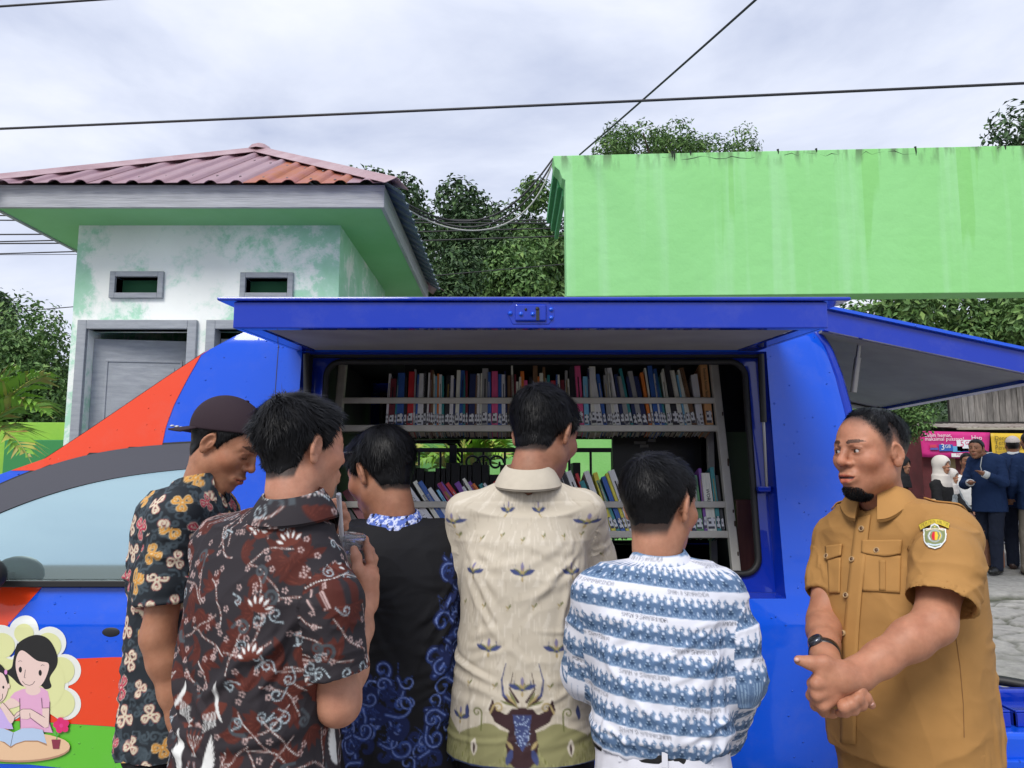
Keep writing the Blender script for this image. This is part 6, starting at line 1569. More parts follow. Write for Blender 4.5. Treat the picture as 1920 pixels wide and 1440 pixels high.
def pat_beige():
    c = Canvas(1.2, .9, (.52,.465,.375)); rg = random.Random(3); LT = (.60,.545,.455); DK = (.45,.395,.31); BL = (.05,.065,.17); GN = (.15,.16,.06); GD = (.36,.28,.13); BR = (.045,.022,.025); OL = (.25,.24,.115)
    for i in range(2600):
        x, y = rg.uniform(0,1.2), rg.uniform(0,.9); L = rg.uniform(.008,.03); c.stroke([(x,y),(x,y+L)], .0026, rg.choice([LT,LT,DK]))
    for j in range(9):                                             # faint ikat flames
        for i in range(26):
            x = i*.046+.023*(j%2); y = j*.1+.03
            for q in range(6): c.stroke([(x-.016+q*.0027,y),(x-.001*(q-3),y+.034)], .0022, LT)
    def flower(x, y, s_):
        for a in (-.9,0,.9): c.leaf(x, y, math.pi/2+a, .024*s_, .0085*s_, GN if a else GD)
        for sg in (-1,1):
            c.leaf(x+sg*.005, y+.003, math.pi/2-sg*1.15, .026*s_, .009*s_, BL); c.stroke([(x+sg*.008,y+.006),(x+sg*.018*s_,y+.012),(x+sg*.016*s_,y+.022*s_)], .0030, BL, .001)
        c.leaf(x, y+.012, math.pi/2, .018*s_, .007*s_, (.20,.18,.30)); c.disc(x, y+.002, .0034, BL); c.leaf(x, y, -math.pi/2, .012*s_, .006, GD)
    def sprig(x, y): c.leaf(x, y, 1.0, .014, .005, GN); c.leaf(x, y, 2.3, .010, .004, GD); c.stroke([(x,y),(x-.004,y-.006)], .0018, GD)
    # v is height above the hem
    for (x,y,s_) in ((0,.455,1.15),(-.135,.455,1.0),(.135,.455,1.0),(-.085,.27,1.15),(.085,.27,1.15),(-.155,.10,1.0),(.30,.40,1),(-.30,.40,1),(.26,.27,1),(-.26,.27,1),(-.07,.61,1),(.07,.61,1),(.2,.58,.9),(-.2,.58,.9)): flower(.6+x, y, s_*1.05)
    for y, off in ((.545,.0),(.375,.03),(.185,.0)):
        for q in range(-5,6): sprig(.6+q*.066+off, y+rg.uniform(-.006,.006))
    # border: olive ground under a wavy edge, bull-shaped dark crest in the middle of the back
    for i in range(240):
        x = i*.005; h = .062+.030*abs(math.sin((x-.6)*math.pi/.155))**.8; c.stroke([(x,0),(x,h)], .0062, OL)
    for i in range(800):
        x, y = rg.uniform(0,1.2), rg.uniform(0,.05); c.stroke([(x,y),(x,y+.009)], .0016, rg.choice([(.33,.33,.15),(.16,.16,.05)]))
    for i in range(120): x = i*.01; c.stroke([(x,.004),(x+.01,.004)], .004, (.04,.06,.16)); 
    for cx in (.6,.6-.36,.6+.36):
        cy = .095
        c.poly([(cx-.030,cy-.078),(cx-.036,cy-.04),(cx-.030,cy-.005),(cx-.062,cy+.012),(cx-.078,cy+.040),(cx-.070,cy+.066),(cx-.058,cy+.040),(cx-.036,cy+.030),(cx-.020,cy+.048),(cx+.020,cy+.048),(cx+.036,cy+.030),(cx+.058,cy+.040),(cx+.070,cy+.066),(cx+.078,cy+.040),(cx+.062,cy+.012),(cx+.030,cy-.005),(cx+.036,cy-.04),(cx+.030,cy-.078),(cx+.015,cy-.090),(cx-.015,cy-.090)], BR)
        for sg in (-1,1): c.disc(cx+sg*.078, cy-.038, .040, OL, .046)
        c.poly([(cx-.022,cy+.03),(cx+.022,cy+.03),(cx+.012,cy-.03),(cx,cy-.055),(cx-.012,cy-.03)], BL)
        for i in range(60):
            x, y = cx+rg.uniform(-.018,.018), cy+rg.uniform(-.04,.028); c.disc(x, y, .0013, (.4,.5,.7))
        for sg in (-1,1):
            P = [(cx+sg*.02,cy+.055),(cx+sg*.045,cy+.075),(cx+sg*.05,cy+.11),(cx+sg*.040,cy+.15)]; c.stroke(P, .008, BL, .0015)
            P = [(cx+sg*.01,cy+.06),(cx+sg*.03,cy+.09),(cx+sg*.022,cy+.13)]; c.stroke(P, .006, BR, .0012)
            for q in range(5): c.leaf(cx+sg*.01, cy+.045, math.pi/2-sg*(.5+q*.22), .045, .007, [GN,GD,BR,GN,LT][q])
            c.spiral(cx+sg*.066, cy+.05, math.pi/2+sg*.4, .012, .0045, GD, 1.1, sg, .02); c.spiral(cx+sg*.095, cy+.03, math.pi/2, .012, .004, GN, 1.1, -sg, .04)
            c.leaf(cx+sg*.034, cy-.085, math.pi/2+sg*.3, .04, .014, BL); c.leaf(cx+sg*.02, cy-.05, math.pi/2-sg*.6, .025, .008, GD); c.leaf(cx+sg*.11, cy-.07, math.pi/2, .04, .016, LT); c.leaf(cx+sg*.11, cy-.066, math.pi/2, .026, .006, BR); c.leaf(cx+sg*.135, cy+.01, math.pi/2, .035, .013, BL)
        flower(cx, cy+.085, 1.2)
    return c
def pat_school():
    """white cloth, rows of blue ornament and the school's name between them"""
    P = .0585; c = Canvas(.0345*36, P*14, (.68,.69,.76), .00125); B1 = (.085,.145,.255); B2 = (.19,.28,.42); B3 = (.03,.06,.12)
    for j in range(14):
        y = j*P
        for i in range(36):
            x = i*.0345+.0172*(j%2)*0
            c.poly([(x+.0005,y-.001),(x+.034,y-.001),(x+.032,y+.024),(x+.0265,y+.032),(x+.008,y+.032),(x+.0025,y+.024)], B2)
            c.disc(x+.0172,y+.015,.0135,B1); c.disc(x+.0172,y+.015,.0055,B3)
            for q in range(6): c.disc(x+.0172+.0068*math.cos(q*1.047),y+.011+.0068*math.sin(q*1.047),.0013,(.3,.42,.56))
            for sg in (-1,1):
                c.spiral(x+.0172+sg*.005, y+.033, math.pi/2, .0046, .0032, B1, .8, -sg, .005); c.stroke([(x+.0172+sg*.009,y+.028),(x+.0172+sg*.013,y+.036),(x+.0172+sg*.009,y+.041)], .0034, B2); c.spiral(x+.0172+sg*.013,y+.004,-math.pi/2,.0032,.0024,B1,.8,sg,.003)
            c.disc(x, y+.018, .0070, B1); c.disc(x, y+.013, .0018, (.45,.55,.7)); c.disc(x+.0172,y+.0235,.0028,(.5,.58,.72))
        for i in range(5): c.text('SMAN 9 SAMARINDA', i*.2484+(.124 if j%2 else .01), y+.0465, .0086, (.04,.045,.07))
    return c

# ================================================================== PEOPLE ROUND THE VAN
black_tr = cloth('black', (.012,.012,.014), .8)
def sleeve_mask(x): return x
EXTRA = {'P':'11110 10001 10001 11110 10000 10000 10000','E':'11111 10000 10000 11110 10000 10000 11111','O':'01110 10001 10001 10001 10001 10001 01110','V':'10001 10001 10001 10001 10001 01010 00100','K':'10001 10010 10100 11000 10100 10010 10001','L':'10000 10000 10000 10000 10000 10000 11111','T':'11111 00100 00100 00100 00100 00100 00100'}
Canvas.FONT.update(EXTRA)

# ---------- young man in the beige printed shirt
def p_beige():
    Y = 2.12; x = at(983,1100,Y).x
    p = Person('person', 'tall young man in beige flower printed shirt seen from behind, reading at the rack', x, Y, -3, 1.76, 'people browsing the van', skin=(.36,.17,.105), seed=2)
    rows = [(.805,.203,.158,-.005),(.88,.196,.155),(.97,.186,.150),(1.136,.170,.142),(1.25,.172,.140,.005),(1.34,.165,.122,.014),(1.40,.135,.095,.022)]
    shL, shR = p.l(876,964,Y+.02), p.l(1094,960,Y+.02)
    eL, eR = p.l(850,1150,2.24), p.l(1122,1120,2.28); wL, wR = p.l(905,1110,2.62), p.l(1065,1060,2.66)
    nb = p.l(990,896,2.12)
    cv = pat_beige(); hz_ = .803
    pat = lambda U,W,V,S: cv.sample(U, np.where(S>0, W-.80, W-hz_), .6, 0)
    p.shirt(rows, [([shL, shL*.45+eL*.55, shL*.12+eL*.88],[.056,.062,.062],True), ([shR, shR*.45+eR*.55, shR*.12+eR*.88],[.056,.062,.062],True)], cloth('beige',(.5,.4,.3),.8,'col',700,.10), .0030, nb+np.array((0,.0,-.012)), .050, pat=pat, sh_r=.050, fold=.8)
    fist = lambda w, d: [([w, w+d*.05],[.026,.03],.02), ([w+d*.05+np.array((-.02,0,.01)), w+d*.10+np.array((-.02,0,.0))],[.012,.010],.01), ([w+d*.05, w+d*.11],[.012,.010],.01), ([w+d*.05+np.array((.02,0,-.005)), w+d*.10+np.array((.02,0,-.01))],[.012,.010],.01), ([w+d*.05+np.array((.034,0,-.012)), w+d*.09+np.array((.036,0,-.02))],[.010,.009],.01), ([w+np.array((-.02,0,.01)), w+d*.05+np.array((-.045,0,.01)), w+d*.08+np.array((-.045,0,0))],[.014,.011,.009],.01)]
    p.arm(shL, eL, wL, (.05,.045,.04,.028), fist(wL, np.array((.1,1,.1))), .005); p.arm(shR, eR, wR, (.05,.045,.04,.028), fist(wR, np.array((-.1,1,.1))), .005)
    rot = rotm(-20, 0, -30); hc = p.l(1020,812,2.17)
    p.head(hc, rot, p.l(990,925,2.13), 1.05, style='short', thick=.010, nstr=14000, slen=.034, mess=.22, crown=(0,-.075,.085), lift=.36, fade=.012)
    p.trunk(rows); p.finish(); p.trousers(black_tr, .92, feet=[(-.12,.02),(.12,.03)], waist=(.155,.12), wid=.9)
    p.collar(p.l(990,893,2.115), .060, .030, cloth('beige',(.5,.4,.3),.8,'col',700,.10), tilt=(0,.25), flare=.034, fall=.056, pat=lambda V: np.tile(np.array((.52,.465,.375)),(len(V),1))*(1+.08*fbm(V,60,2))[:,None])
p_beige()

# ---------- boy in the school shirt
def p_boy():
    Y = 1.82; x = at(1232,1100,Y).x
    p = Person('person', 'short haired boy in white shirt with rows of blue ornament and school name', x, Y, -7, 1.56, 'people browsing the van', skin=(.42,.20,.122), seed=4)
    rows = [(.903,.136,.106),(.92,.150,.122,-.002),(.95,.157,.134,-.005),(1.02,.155,.136),(1.1,.156,.132),(1.2,.155,.122,.005),(1.26,.145,.105,.01),(1.30,.115,.085,.015)]
    shL, shR = p.l(1120,1112,Y+.01), p.l(1350,1116,Y+.0)
    eL, eR = p.l(1098,1262,1.90), p.l(1385,1276,1.80); wL, wR = p.l(1125,1262,2.18), p.l(1352,1372,1.98)
    wR2 = p.l(1310,1340,2.12)
    nb = p.l(1238,1065,Y)
    cv = pat_school()
    pat = lambda U,W,V,S: cv.sample(U, W+V[:,0]*np.where(S>0,0,.10), .6, .02)
    m = cloth('school',(.7,.7,.75),.75,'col',700,.08)
    p.shirt(rows, [([shL, shL*.5+eL*.5-np.array((.006,0,0)), eL, wL],[.052,.053,.052,.043],True), ([shR, shR*.5+eR*.5+np.array((.008,0,0)), eR, wR, wR2],[.052,.055,.055,.052,.043],True)], m, .0025, nb, .054, pat=pat, sh_r=.052, fold=.9, hem_open=False)
    hand = lambda w, d: [([w, w+d*.045],[.024,.027],.02)]+[([w+d*.045+np.array((o_,0,0)), w+d*.085+np.array((o_,0,-.004)), w+d*.10+np.array((o_,0,-.022))],[.0105,.0095,.008],.008) for o_ in (-.024,-.008,.008,.023)]+[([w+np.array((-.018,0,.004)), w+d*.04+np.array((-.04,0,.006))],[.012,.009],.01)]
    p.arm(shL, eL, wL, (.04,.037,.034,.025), hand(wL, np.array((.2,.95,.1))), .005); p.arm(shR, eR, wR2, (.04,.037,.034,.025), hand(wR2, np.array((-.3,.9,.1))), .005)
    rot = rotm(-8, 0, -34)
    p.head(p.l(1236,948,1.86), rot, p.l(1236,1075,1.83), .98, style='short', thick=.009, nstr=14000, slen=.024, mess=.2, crown=(0,-.07,.085), lift=.42, fade=.020)
    p.trunk(rows); p.finish()
    white_tr = cloth('white_trousers',(.66,.66,.72),.8)
    p.trousers(white_tr, .945, feet=[(-.10,.0),(.10,.0)], waist=(.145,.118), wid=1.0)
    # belt
    pts = [np.array((.149*math.cos(a), .122*math.sin(a), .925)) for a in np.linspace(0,2*math.pi,49)]
    rows_ = [[(q[0]*s_, q[1]*s_, q[2]+dz) for q in pts] for s_, dz in ((1.0,-.016),(1.03,-.016),(1.03,.016),(1.0,.016))]
    MB().grid(rows_).build('belt', mat('belt_black',(.012,.012,.013),.4), p.root, world=False)
    for a in (-2.2,-1.57,-.9): MB().box((.154*math.cos(a)-.006,.127*math.sin(a)-.004,.904),(.154*math.cos(a)+.006,.127*math.sin(a)+.003,.945)).build('belt_loop', white_tr, p.root, world=False)
    p.collar(p.l(1238,1052,1.82), .056, .026, m, tilt=(0,.2), flare=.028, fall=.050, pat=lambda V: cv.sample(np.arctan2(V[:,0],-V[:,1])*.07, V[:,2], .6, .016))
p_boy()

# ---------- young man drinking, brown batik
def p_drink():
    Y = 1.62; x = at(492,1150,Y).x
    p = Person('person', 'young man in brown batik shirt with white wings drinking from a plastic cup', x, Y, -24, 1.68, 'people browsing the van', skin=(.49,.235,.15), seed=6)
    rows = [(.76,.182,.146),(.87,.175,.142),(.99,.167,.138),(1.15,.160,.132),(1.27,.162,.128,.004),(1.35,.152,.112,.012),(1.40,.125,.09,.02)]
    shL, shR = p.l(420,1022,1.68), p.l(584,1062,1.58)
    eR = p.l(634,1318,1.57); wR = p.l(684,1128,1.84); eL = p.l(425,1210,1.95); wL = p.l(590,1012,1.91)
    nb = p.l(548,955,1.60)
    cv = pat_brown()
    def pat(U,W,V,S):
        C = cv.sample(U*1.2, np.where(S>0, W-.55, W-.895)*1.2, .6+.0, 0); return C
    m = cloth('brown_batik',(.05,.04,.04),.75,'col',700,.10)
    p.shirt(rows, [([shL, shL*.5+eL*.5, shL*.2+eL*.8],[.058,.062,.062],True), ([shR, p.l(616,1130,1.545), p.l(632,1262,1.55)],[.054,.062,.064],True)], m, .0027, nb, .062, pat=pat, sh_r=.052, fold=1.1)
    # right hand closed round the cup
    cup = p.l(648,1060,1.90); K = [p.l(694,1052,1.86), p.l(697,1072,1.855), p.l(697,1094,1.85), p.l(692,1113,1.85)]
    hand = [([wR, p.l(688,1085,1.845)],[.027,.030],.02), ([wR, K[3]],[.024,.016],.02)]
    tips = [(p.l(672,1040,1.83),p.l(655,1036,1.835)), (p.l(676,1058,1.825),p.l(657,1054,1.83)), (p.l(678,1080,1.825),p.l(658,1077,1.83)), (p.l(678,1100,1.83),p.l(662,1098,1.835))]
    tips2 = [(p.l(690,1030,1.885),p.l(683,1012,1.925),p.l(672,1005,1.945)), (p.l(700,1048,1.89),p.l(694,1032,1.93),p.l(684,1028,1.95)), (p.l(701,1070,1.89),p.l(695,1056,1.93),p.l(684,1054,1.95)), (p.l(697,1092,1.885),p.l(692,1082,1.92),p.l(682,1080,1.94))]
    for k_, t in zip(K, tips2): hand.append(([k_, *t],[.0115,.0105,.0095,.0085],.008))
    hand.append(([p.l(684,1100,1.83), p.l(672,1072,1.82), p.l(668,1045,1.835), p.l(664,1030,1.85)],[.016,.0135,.0115,.0095],.01))
    p.arm(shR, eR, wR, (.046,.042,.038,.026), hand, .0033)
    # left hand pinching the straw
    LK = [p.l(612,962,1.890), p.l(606,975,1.880), p.l(604,988,1.880), p.l(606,1000,1.885)]
    hand = [([wL, p.l(608,975,1.895)],[.026,.026],.02)]
    for k_, t in zip(LK, [(p.l(626,945,1.870),p.l(641,948,1.865),p.l(646,958,1.870)), (p.l(630,962,1.860),p.l(648,966,1.860),p.l(652,974,1.865)), (p.l(628,978,1.860),p.l(645,982,1.860),p.l(648,990,1.865)), (p.l(624,992,1.865),p.l(636,996,1.865),p.l(638,1002,1.870))]): hand.append(([k_,*t],[.0105,.0098,.009,.008],.006))
    hand.append(([p.l(598,970,1.910), p.l(612,948,1.900), p.l(630,940,1.890)],[.014,.011,.009],.01))
    p.arm(shL, eL, wL, (.046,.042,.038,.026), hand, .0033)
    rot = rotm(-4, 0, -19)
    p.head(p.l(563,840,1.66), rot, p.l(548,972,1.62), .92, style='short', thick=.008, nstr=13000, slen=.036, mess=.5, crown=(0,-.06,.10), lift=.42, forward=.004, fade=.012)
    p.trunk(rows); p.finish(); p.trousers(black_tr, .90, feet=[(-.11,.0),(.11,.02)], waist=(.14,.112), wid=.82)
    p.collar(p.l(548,948,1.60), .062, .03, m, tilt=(0,.28), flare=.032, fall=.056, pat=lambda V: cv.sample(np.arctan2(V[:,0],-V[:,1])*.08, V[:,2], .75, .35))
    return p
P_DRINK = p_drink()
def cup():
    a = at(643,1064,1.895); t = at(649,1007,1.895)
    ax = (t-a).normalized(); q = ax.to_track_quat('Z','Y').to_matrix().to_4x4(); M = Matrix.Translation(t) @ q
    clear = mat('clear_plastic', (.93,.95,.97), .08, trans=.92, spec=.5); ice = mat('milky_drink', (.62,.55,.52), .3, trans=.5)
    root = empty('drink_cup', t-ax*.105, 0, 'clear plastic cup with domed lid and frosted straw held by the drinker', 'cup')
    prof = [(.0,-.105),(.030,-.105),(.031,-.100),(.043,-.002),(.045,.0),(.046,.004),(.0435,.004),(.0415,-.002),(.0295,-.098),(.0,-.101)]
    MB().lathe(prof, 32, (0,0,0), 0, M).build('beaker', clear, root)
    MB().lathe([(.0470,-.004),(.0478,.002),(.0470,.006),(.043,.010),(.041,.009),(.036,.006),(.018,.006),(.0165,.009),(.010,.010),(.0,.010),(.0,.0085),(.010,.0085),(.016,.0075),(.018,.0045),(.036,.0045),(.0455,.004)], 32, (0,0,0), 0, M).build('lid', clear, root)
    MB().lathe([(.0,-.098),(.0285,-.097),(.0355,-.045),(.0,-.045)], 24, (0,0,0), 0, M).build('drink', ice, root)
    s0 = at(635,926,1.785); s1 = t-ax*.06
    MB().tube([s0, s0.lerp(s1,.5), s1], .0058, 12).build('straw', mat('frosted_straw',(.75,.76,.80),.35, trans=.35), root)
cup()

# ---------- young man in black, head bowed
def p_black():
    Y = 2.16; x = at(752,1150,Y).x
    p = Person('person', 'young man in black shirt with blue batik edging, head bowed over the books', x, Y, 10, 1.64, 'people browsing the van', skin=(.34,.155,.092), seed=9)
    rows = [(.70,.178,.142),(.85,.170,.138),(1.0,.165,.134),(1.15,.165,.132),(1.25,.166,.126,.006),(1.32,.156,.112,.018),(1.37,.13,.09,.03)]
    shL, shR = p.l(668,1022,Y+.06), p.l(832,1018,Y+.03)
    eL, eR = p.l(660,1170,2.38), p.l(838,1165,2.36); wL, wR = p.l(700,1110,2.72), p.l(800,1110,2.72)
    nb = p.l(742,985,2.17); cv = pat_black()
    pat = lambda U,W,V,S: cv.sample(U, np.where(S>0, W-.75, W-.78), .6, 0)
    p.shirt(rows, [([shL, shL*.5+eL*.5, shL*.2+eL*.8],[.058,.060,.058],True), ([shR, shR*.5+eR*.5, shR*.2+eR*.8],[.058,.060,.058],True)], cloth('black_batik',(.012,.012,.014),.75,'col',700,.12), .0032, nb, .060, pat=pat, sh_r=.05, fold=1.2)
    hand = lambda w, d: [([w, w+d*.05],[.026,.028],.02)]+[([w+d*.05+np.array((o_,0,0)), w+d*.10+np.array((o_,0,-.01))],[.011,.009],.008) for o_ in (-.026,-.009,.009,.025)]+[([w+np.array((.018,0,.004)), w+d*.05+np.array((.044,0,.006))],[.013,.010],.01)]
    p.arm(shL, eL, wL, (.046,.042,.038,.027), hand(wL, np.array((0,1,0))), .006); p.arm(shR, eR, wR, (.046,.042,.038,.027), hand(wR, np.array((0,1,0))), .006)
    rot = rotm(-22, 0, 38)
    p.head(p.l(716,886,2.20), rot, p.l(742,995,2.17), 1.02, style='short', thick=.010, nstr=13000, slen=.036, mess=.3, crown=(0,-.05,.11), lift=.3, forward=.004, fade=.012)
    p.trunk(rows); p.finish(); p.trousers(black_tr, .84, feet=[(-.11,.0),(.11,.02)], waist=(.135,.108), wid=.76)
    p.collar(p.l(742,975,2.165), .060, .026, cloth('blue_batik',(.1,.15,.5),.8,'col'), tilt=(0,.25), flare=.022, fall=.040, pat=pat_collar_blue)
    # sunglasses pushed up on the hair
    T = lambda q: Vector(p.hp(q)); mb = MB()
    for s_ in (-1,1): mb.tube([T((s_*.082,-.01,.055)), T((s_*.084,.05,.078)), T((s_*.07,.088,.086))], .0035, 6)
    gl = mb.tube([T((-.07,.088,.086)), T((0,.100,.086)), T((.07,.088,.086))], .0035, 6).build('sunglasses', mat('glasses_black',(.008,.008,.008),.2), p.root, world=False)
    for s_ in (-1,1): MB().prism([T((s_*.034+dx_,.098-abs(s_*.034+dx_)*.12,.086+dz)) for dx_,dz in ((-.026,-.016),(.026,-.016),(.028,.014),(-.028,.014))], Vector(p.hr@np.array((0,.003,0)))).build('lens', mat('lens_dark',(.01,.01,.012),.05), gl, world=False)
p_black()

# ---------- young man with the cap
def p_cap():
    Y = 2.10; x = at(352,1150,Y).x
    p = Person('person', 'young man in backwards dark cap and slate shirt with curling motifs looking down', x, Y, -108, 1.71, 'people browsing the van', skin=(.42,.195,.112), seed=12)
    rows = [(.822,.174,.136),(.92,.166,.131),(1.1,.158,.126),(1.25,.162,.124),(1.36,.164,.116,-.004),(1.43,.150,.10,-.008),(1.47,.11,.08,-.01)]
    shR, shL = p.l(332,972,1.96), p.lw(at(368,962,2.26))
    eR = p.l(296,1195,1.94); wR = p.l(336,1345,1.96); eL = p.l(400,1180,2.30); wL = p.l(470,1160,2.45)
    nb = p.l(368,925,2.09); cv = pat_tendril()
    pat = lambda U,W,V,S: cv.sample(U, W, .6, 0)
    m = cloth('tendril',(.03,.04,.05),.75,'col',700,.10)
    p.shirt(rows, [([shL, shL*.5+eL*.5, shL*.25+eL*.75],[.058,.062,.062],True), ([shR, shR*.5+eR*.5-np.array((0,.012,0)), shR*.27+eR*.73],[.054,.062,.066],True)], m, .0029, nb, .058, pat=pat, sh_r=.050, fold=1.0)
    d = p.l(350,1420,1.95)-wR; d /= np.linalg.norm(d); f_ = np.array((0,1.,0)); s_ = np.cross(d, f_); s_ /= np.linalg.norm(s_); q_ = np.cross(s_, d)
    hand = [([wR, wR+d*.05],[.028,.026],.02)]
    for i, o_ in enumerate((-.026,-.009,.009,.025)):
        k0 = wR+d*.075+q_*o_; hand.append(([wR+d*.02+q_*o_*.5, k0, k0+d*.035+s_*.006, k0+d*.058+s_*.016, k0+d*.072+s_*.026],[.014,.012,.0105,.0095,.008],.008))
    hand.append(([wR+d*.015+q_*.02, wR+d*.05+q_*.042+s_*.012, wR+d*.085+q_*.044+s_*.016],[.015,.0125,.0095],.01))
    p.arm(shR, eR, wR, (.044,.039,.035,.026), hand, .003)
    p.arm(shL, eL, wL, (.048,.043,.039,.028), [([wL, wL+np.array((0,.05,0))],[.026,.026],.02)]+[([wL+np.array((o_,.05,0)), wL+np.array((o_,.10,-.01))],[.011,.009],.008) for o_ in (-.025,-.008,.008,.024)]+[([wL+np.array((.02,.01,.01)), wL+np.array((.042,.06,.01))],[.013,.01],.01)], .004)
    rot = rotm(-31, 0, 12)
    p.head(p.l(420,832,2.10), rot, p.l(372,955,2.10), .93, style='short', thick=.008, nstr=5500, slen=.02, mess=.15, eyes='shut', lift=.2, jaw=.98, beard={'mo':.8}, brow=1.25, res=.0025)
    # cap worn backwards
    v = Vol((-.12,-.15,-.06),(.12,.13,.16), .003); cranium(v, .009, .02); v.ell((0,-.008,.05),(.084,.104,.088),.02)
    n = np.array((0,.45,-1.0)); v.plane((0,0,.038), n/np.linalg.norm(n)); inner = Vol((-.12,-.15,-.06),(.12,.13,.16), .003); cranium(inner, .004, .02); v.f = np.maximum(v.f, -inner.f)
    V,Q = v.mesh(); V = relax(V,Q,1,.4); T = lambda V_: (np.asarray(V_)*p.hs)@p.hr.T+p.hc
    capm = cloth('cap',(.032,.020,.026),.85,None,500,.15); cp = p.put('cap', T(V), Q, capm)
    rows_ = []
    for i in range(9):
        f = i/8; row = []
        for j in range(17):
            a = R(-62+124*j/16); r0 = .104; L = .066*math.cos(a*.95)**.6
            row.append(tuple(T([(math.sin(a)*(.082+L*f*.25), -.012-math.cos(a)*.097-L*f*.80, .040+.45*(-.012-math.cos(a)*.097)-L*f*.60-.010*math.sin(a)**2*f)])[0]))
        rows_.append(row)
    o = MB().grid(rows_).build('visor', capm, cp, world=False); sd = o.modifiers.new('thick','SOLIDIFY'); sd.thickness = .004
    b = T([(0,-.008,.139)])[0]; MB().sphere(tuple(b), (.007,.007,.004), 10, 6).build('cap_button', capm, cp, world=False)
    for a in range(6):
        ang = R(60*a+30); pts = [T([(math.sin(ang)*.0846*math.sin(t), -.008+math.cos(ang)*.1046*math.sin(t), .050+.0886*math.cos(t))])[0] for t in np.linspace(.08,1.15,14)]
        MB().tube([tuple(q) for q in pts], .0012, 5).build('cap_seam', mat('cap_thread',(.014,.009,.012),.9), cp, world=False)
    wm = mat('embroidery_white',(.6,.6,.58),.8); mb = MB()
    for i in range(7): a = R(-8+5*i); q0 = T([(math.sin(a)*.10,-.148+.004*math.sin(i*2.1),-.030)])[0]; mb.sphere(tuple(q0), (.006,.005,.0022), 8, 5)
    mb.build('embroidery', wm, cp, world=False)
    p.trunk(rows); p.finish(); p.trousers(black_tr, .93, feet=[(-.10,.0),(.10,.02)], waist=(.135,.105), wid=.78)
    p.collar(p.l(368,918,2.085), .066, .03, m, tilt=(0,.38), flare=.020, fall=.05, open_=.22, pts=.03, pat=lambda V: cv.sample(np.arctan2(V[:,0],-V[:,1])*.075, V[:,2], .2, .0))
p_cap()

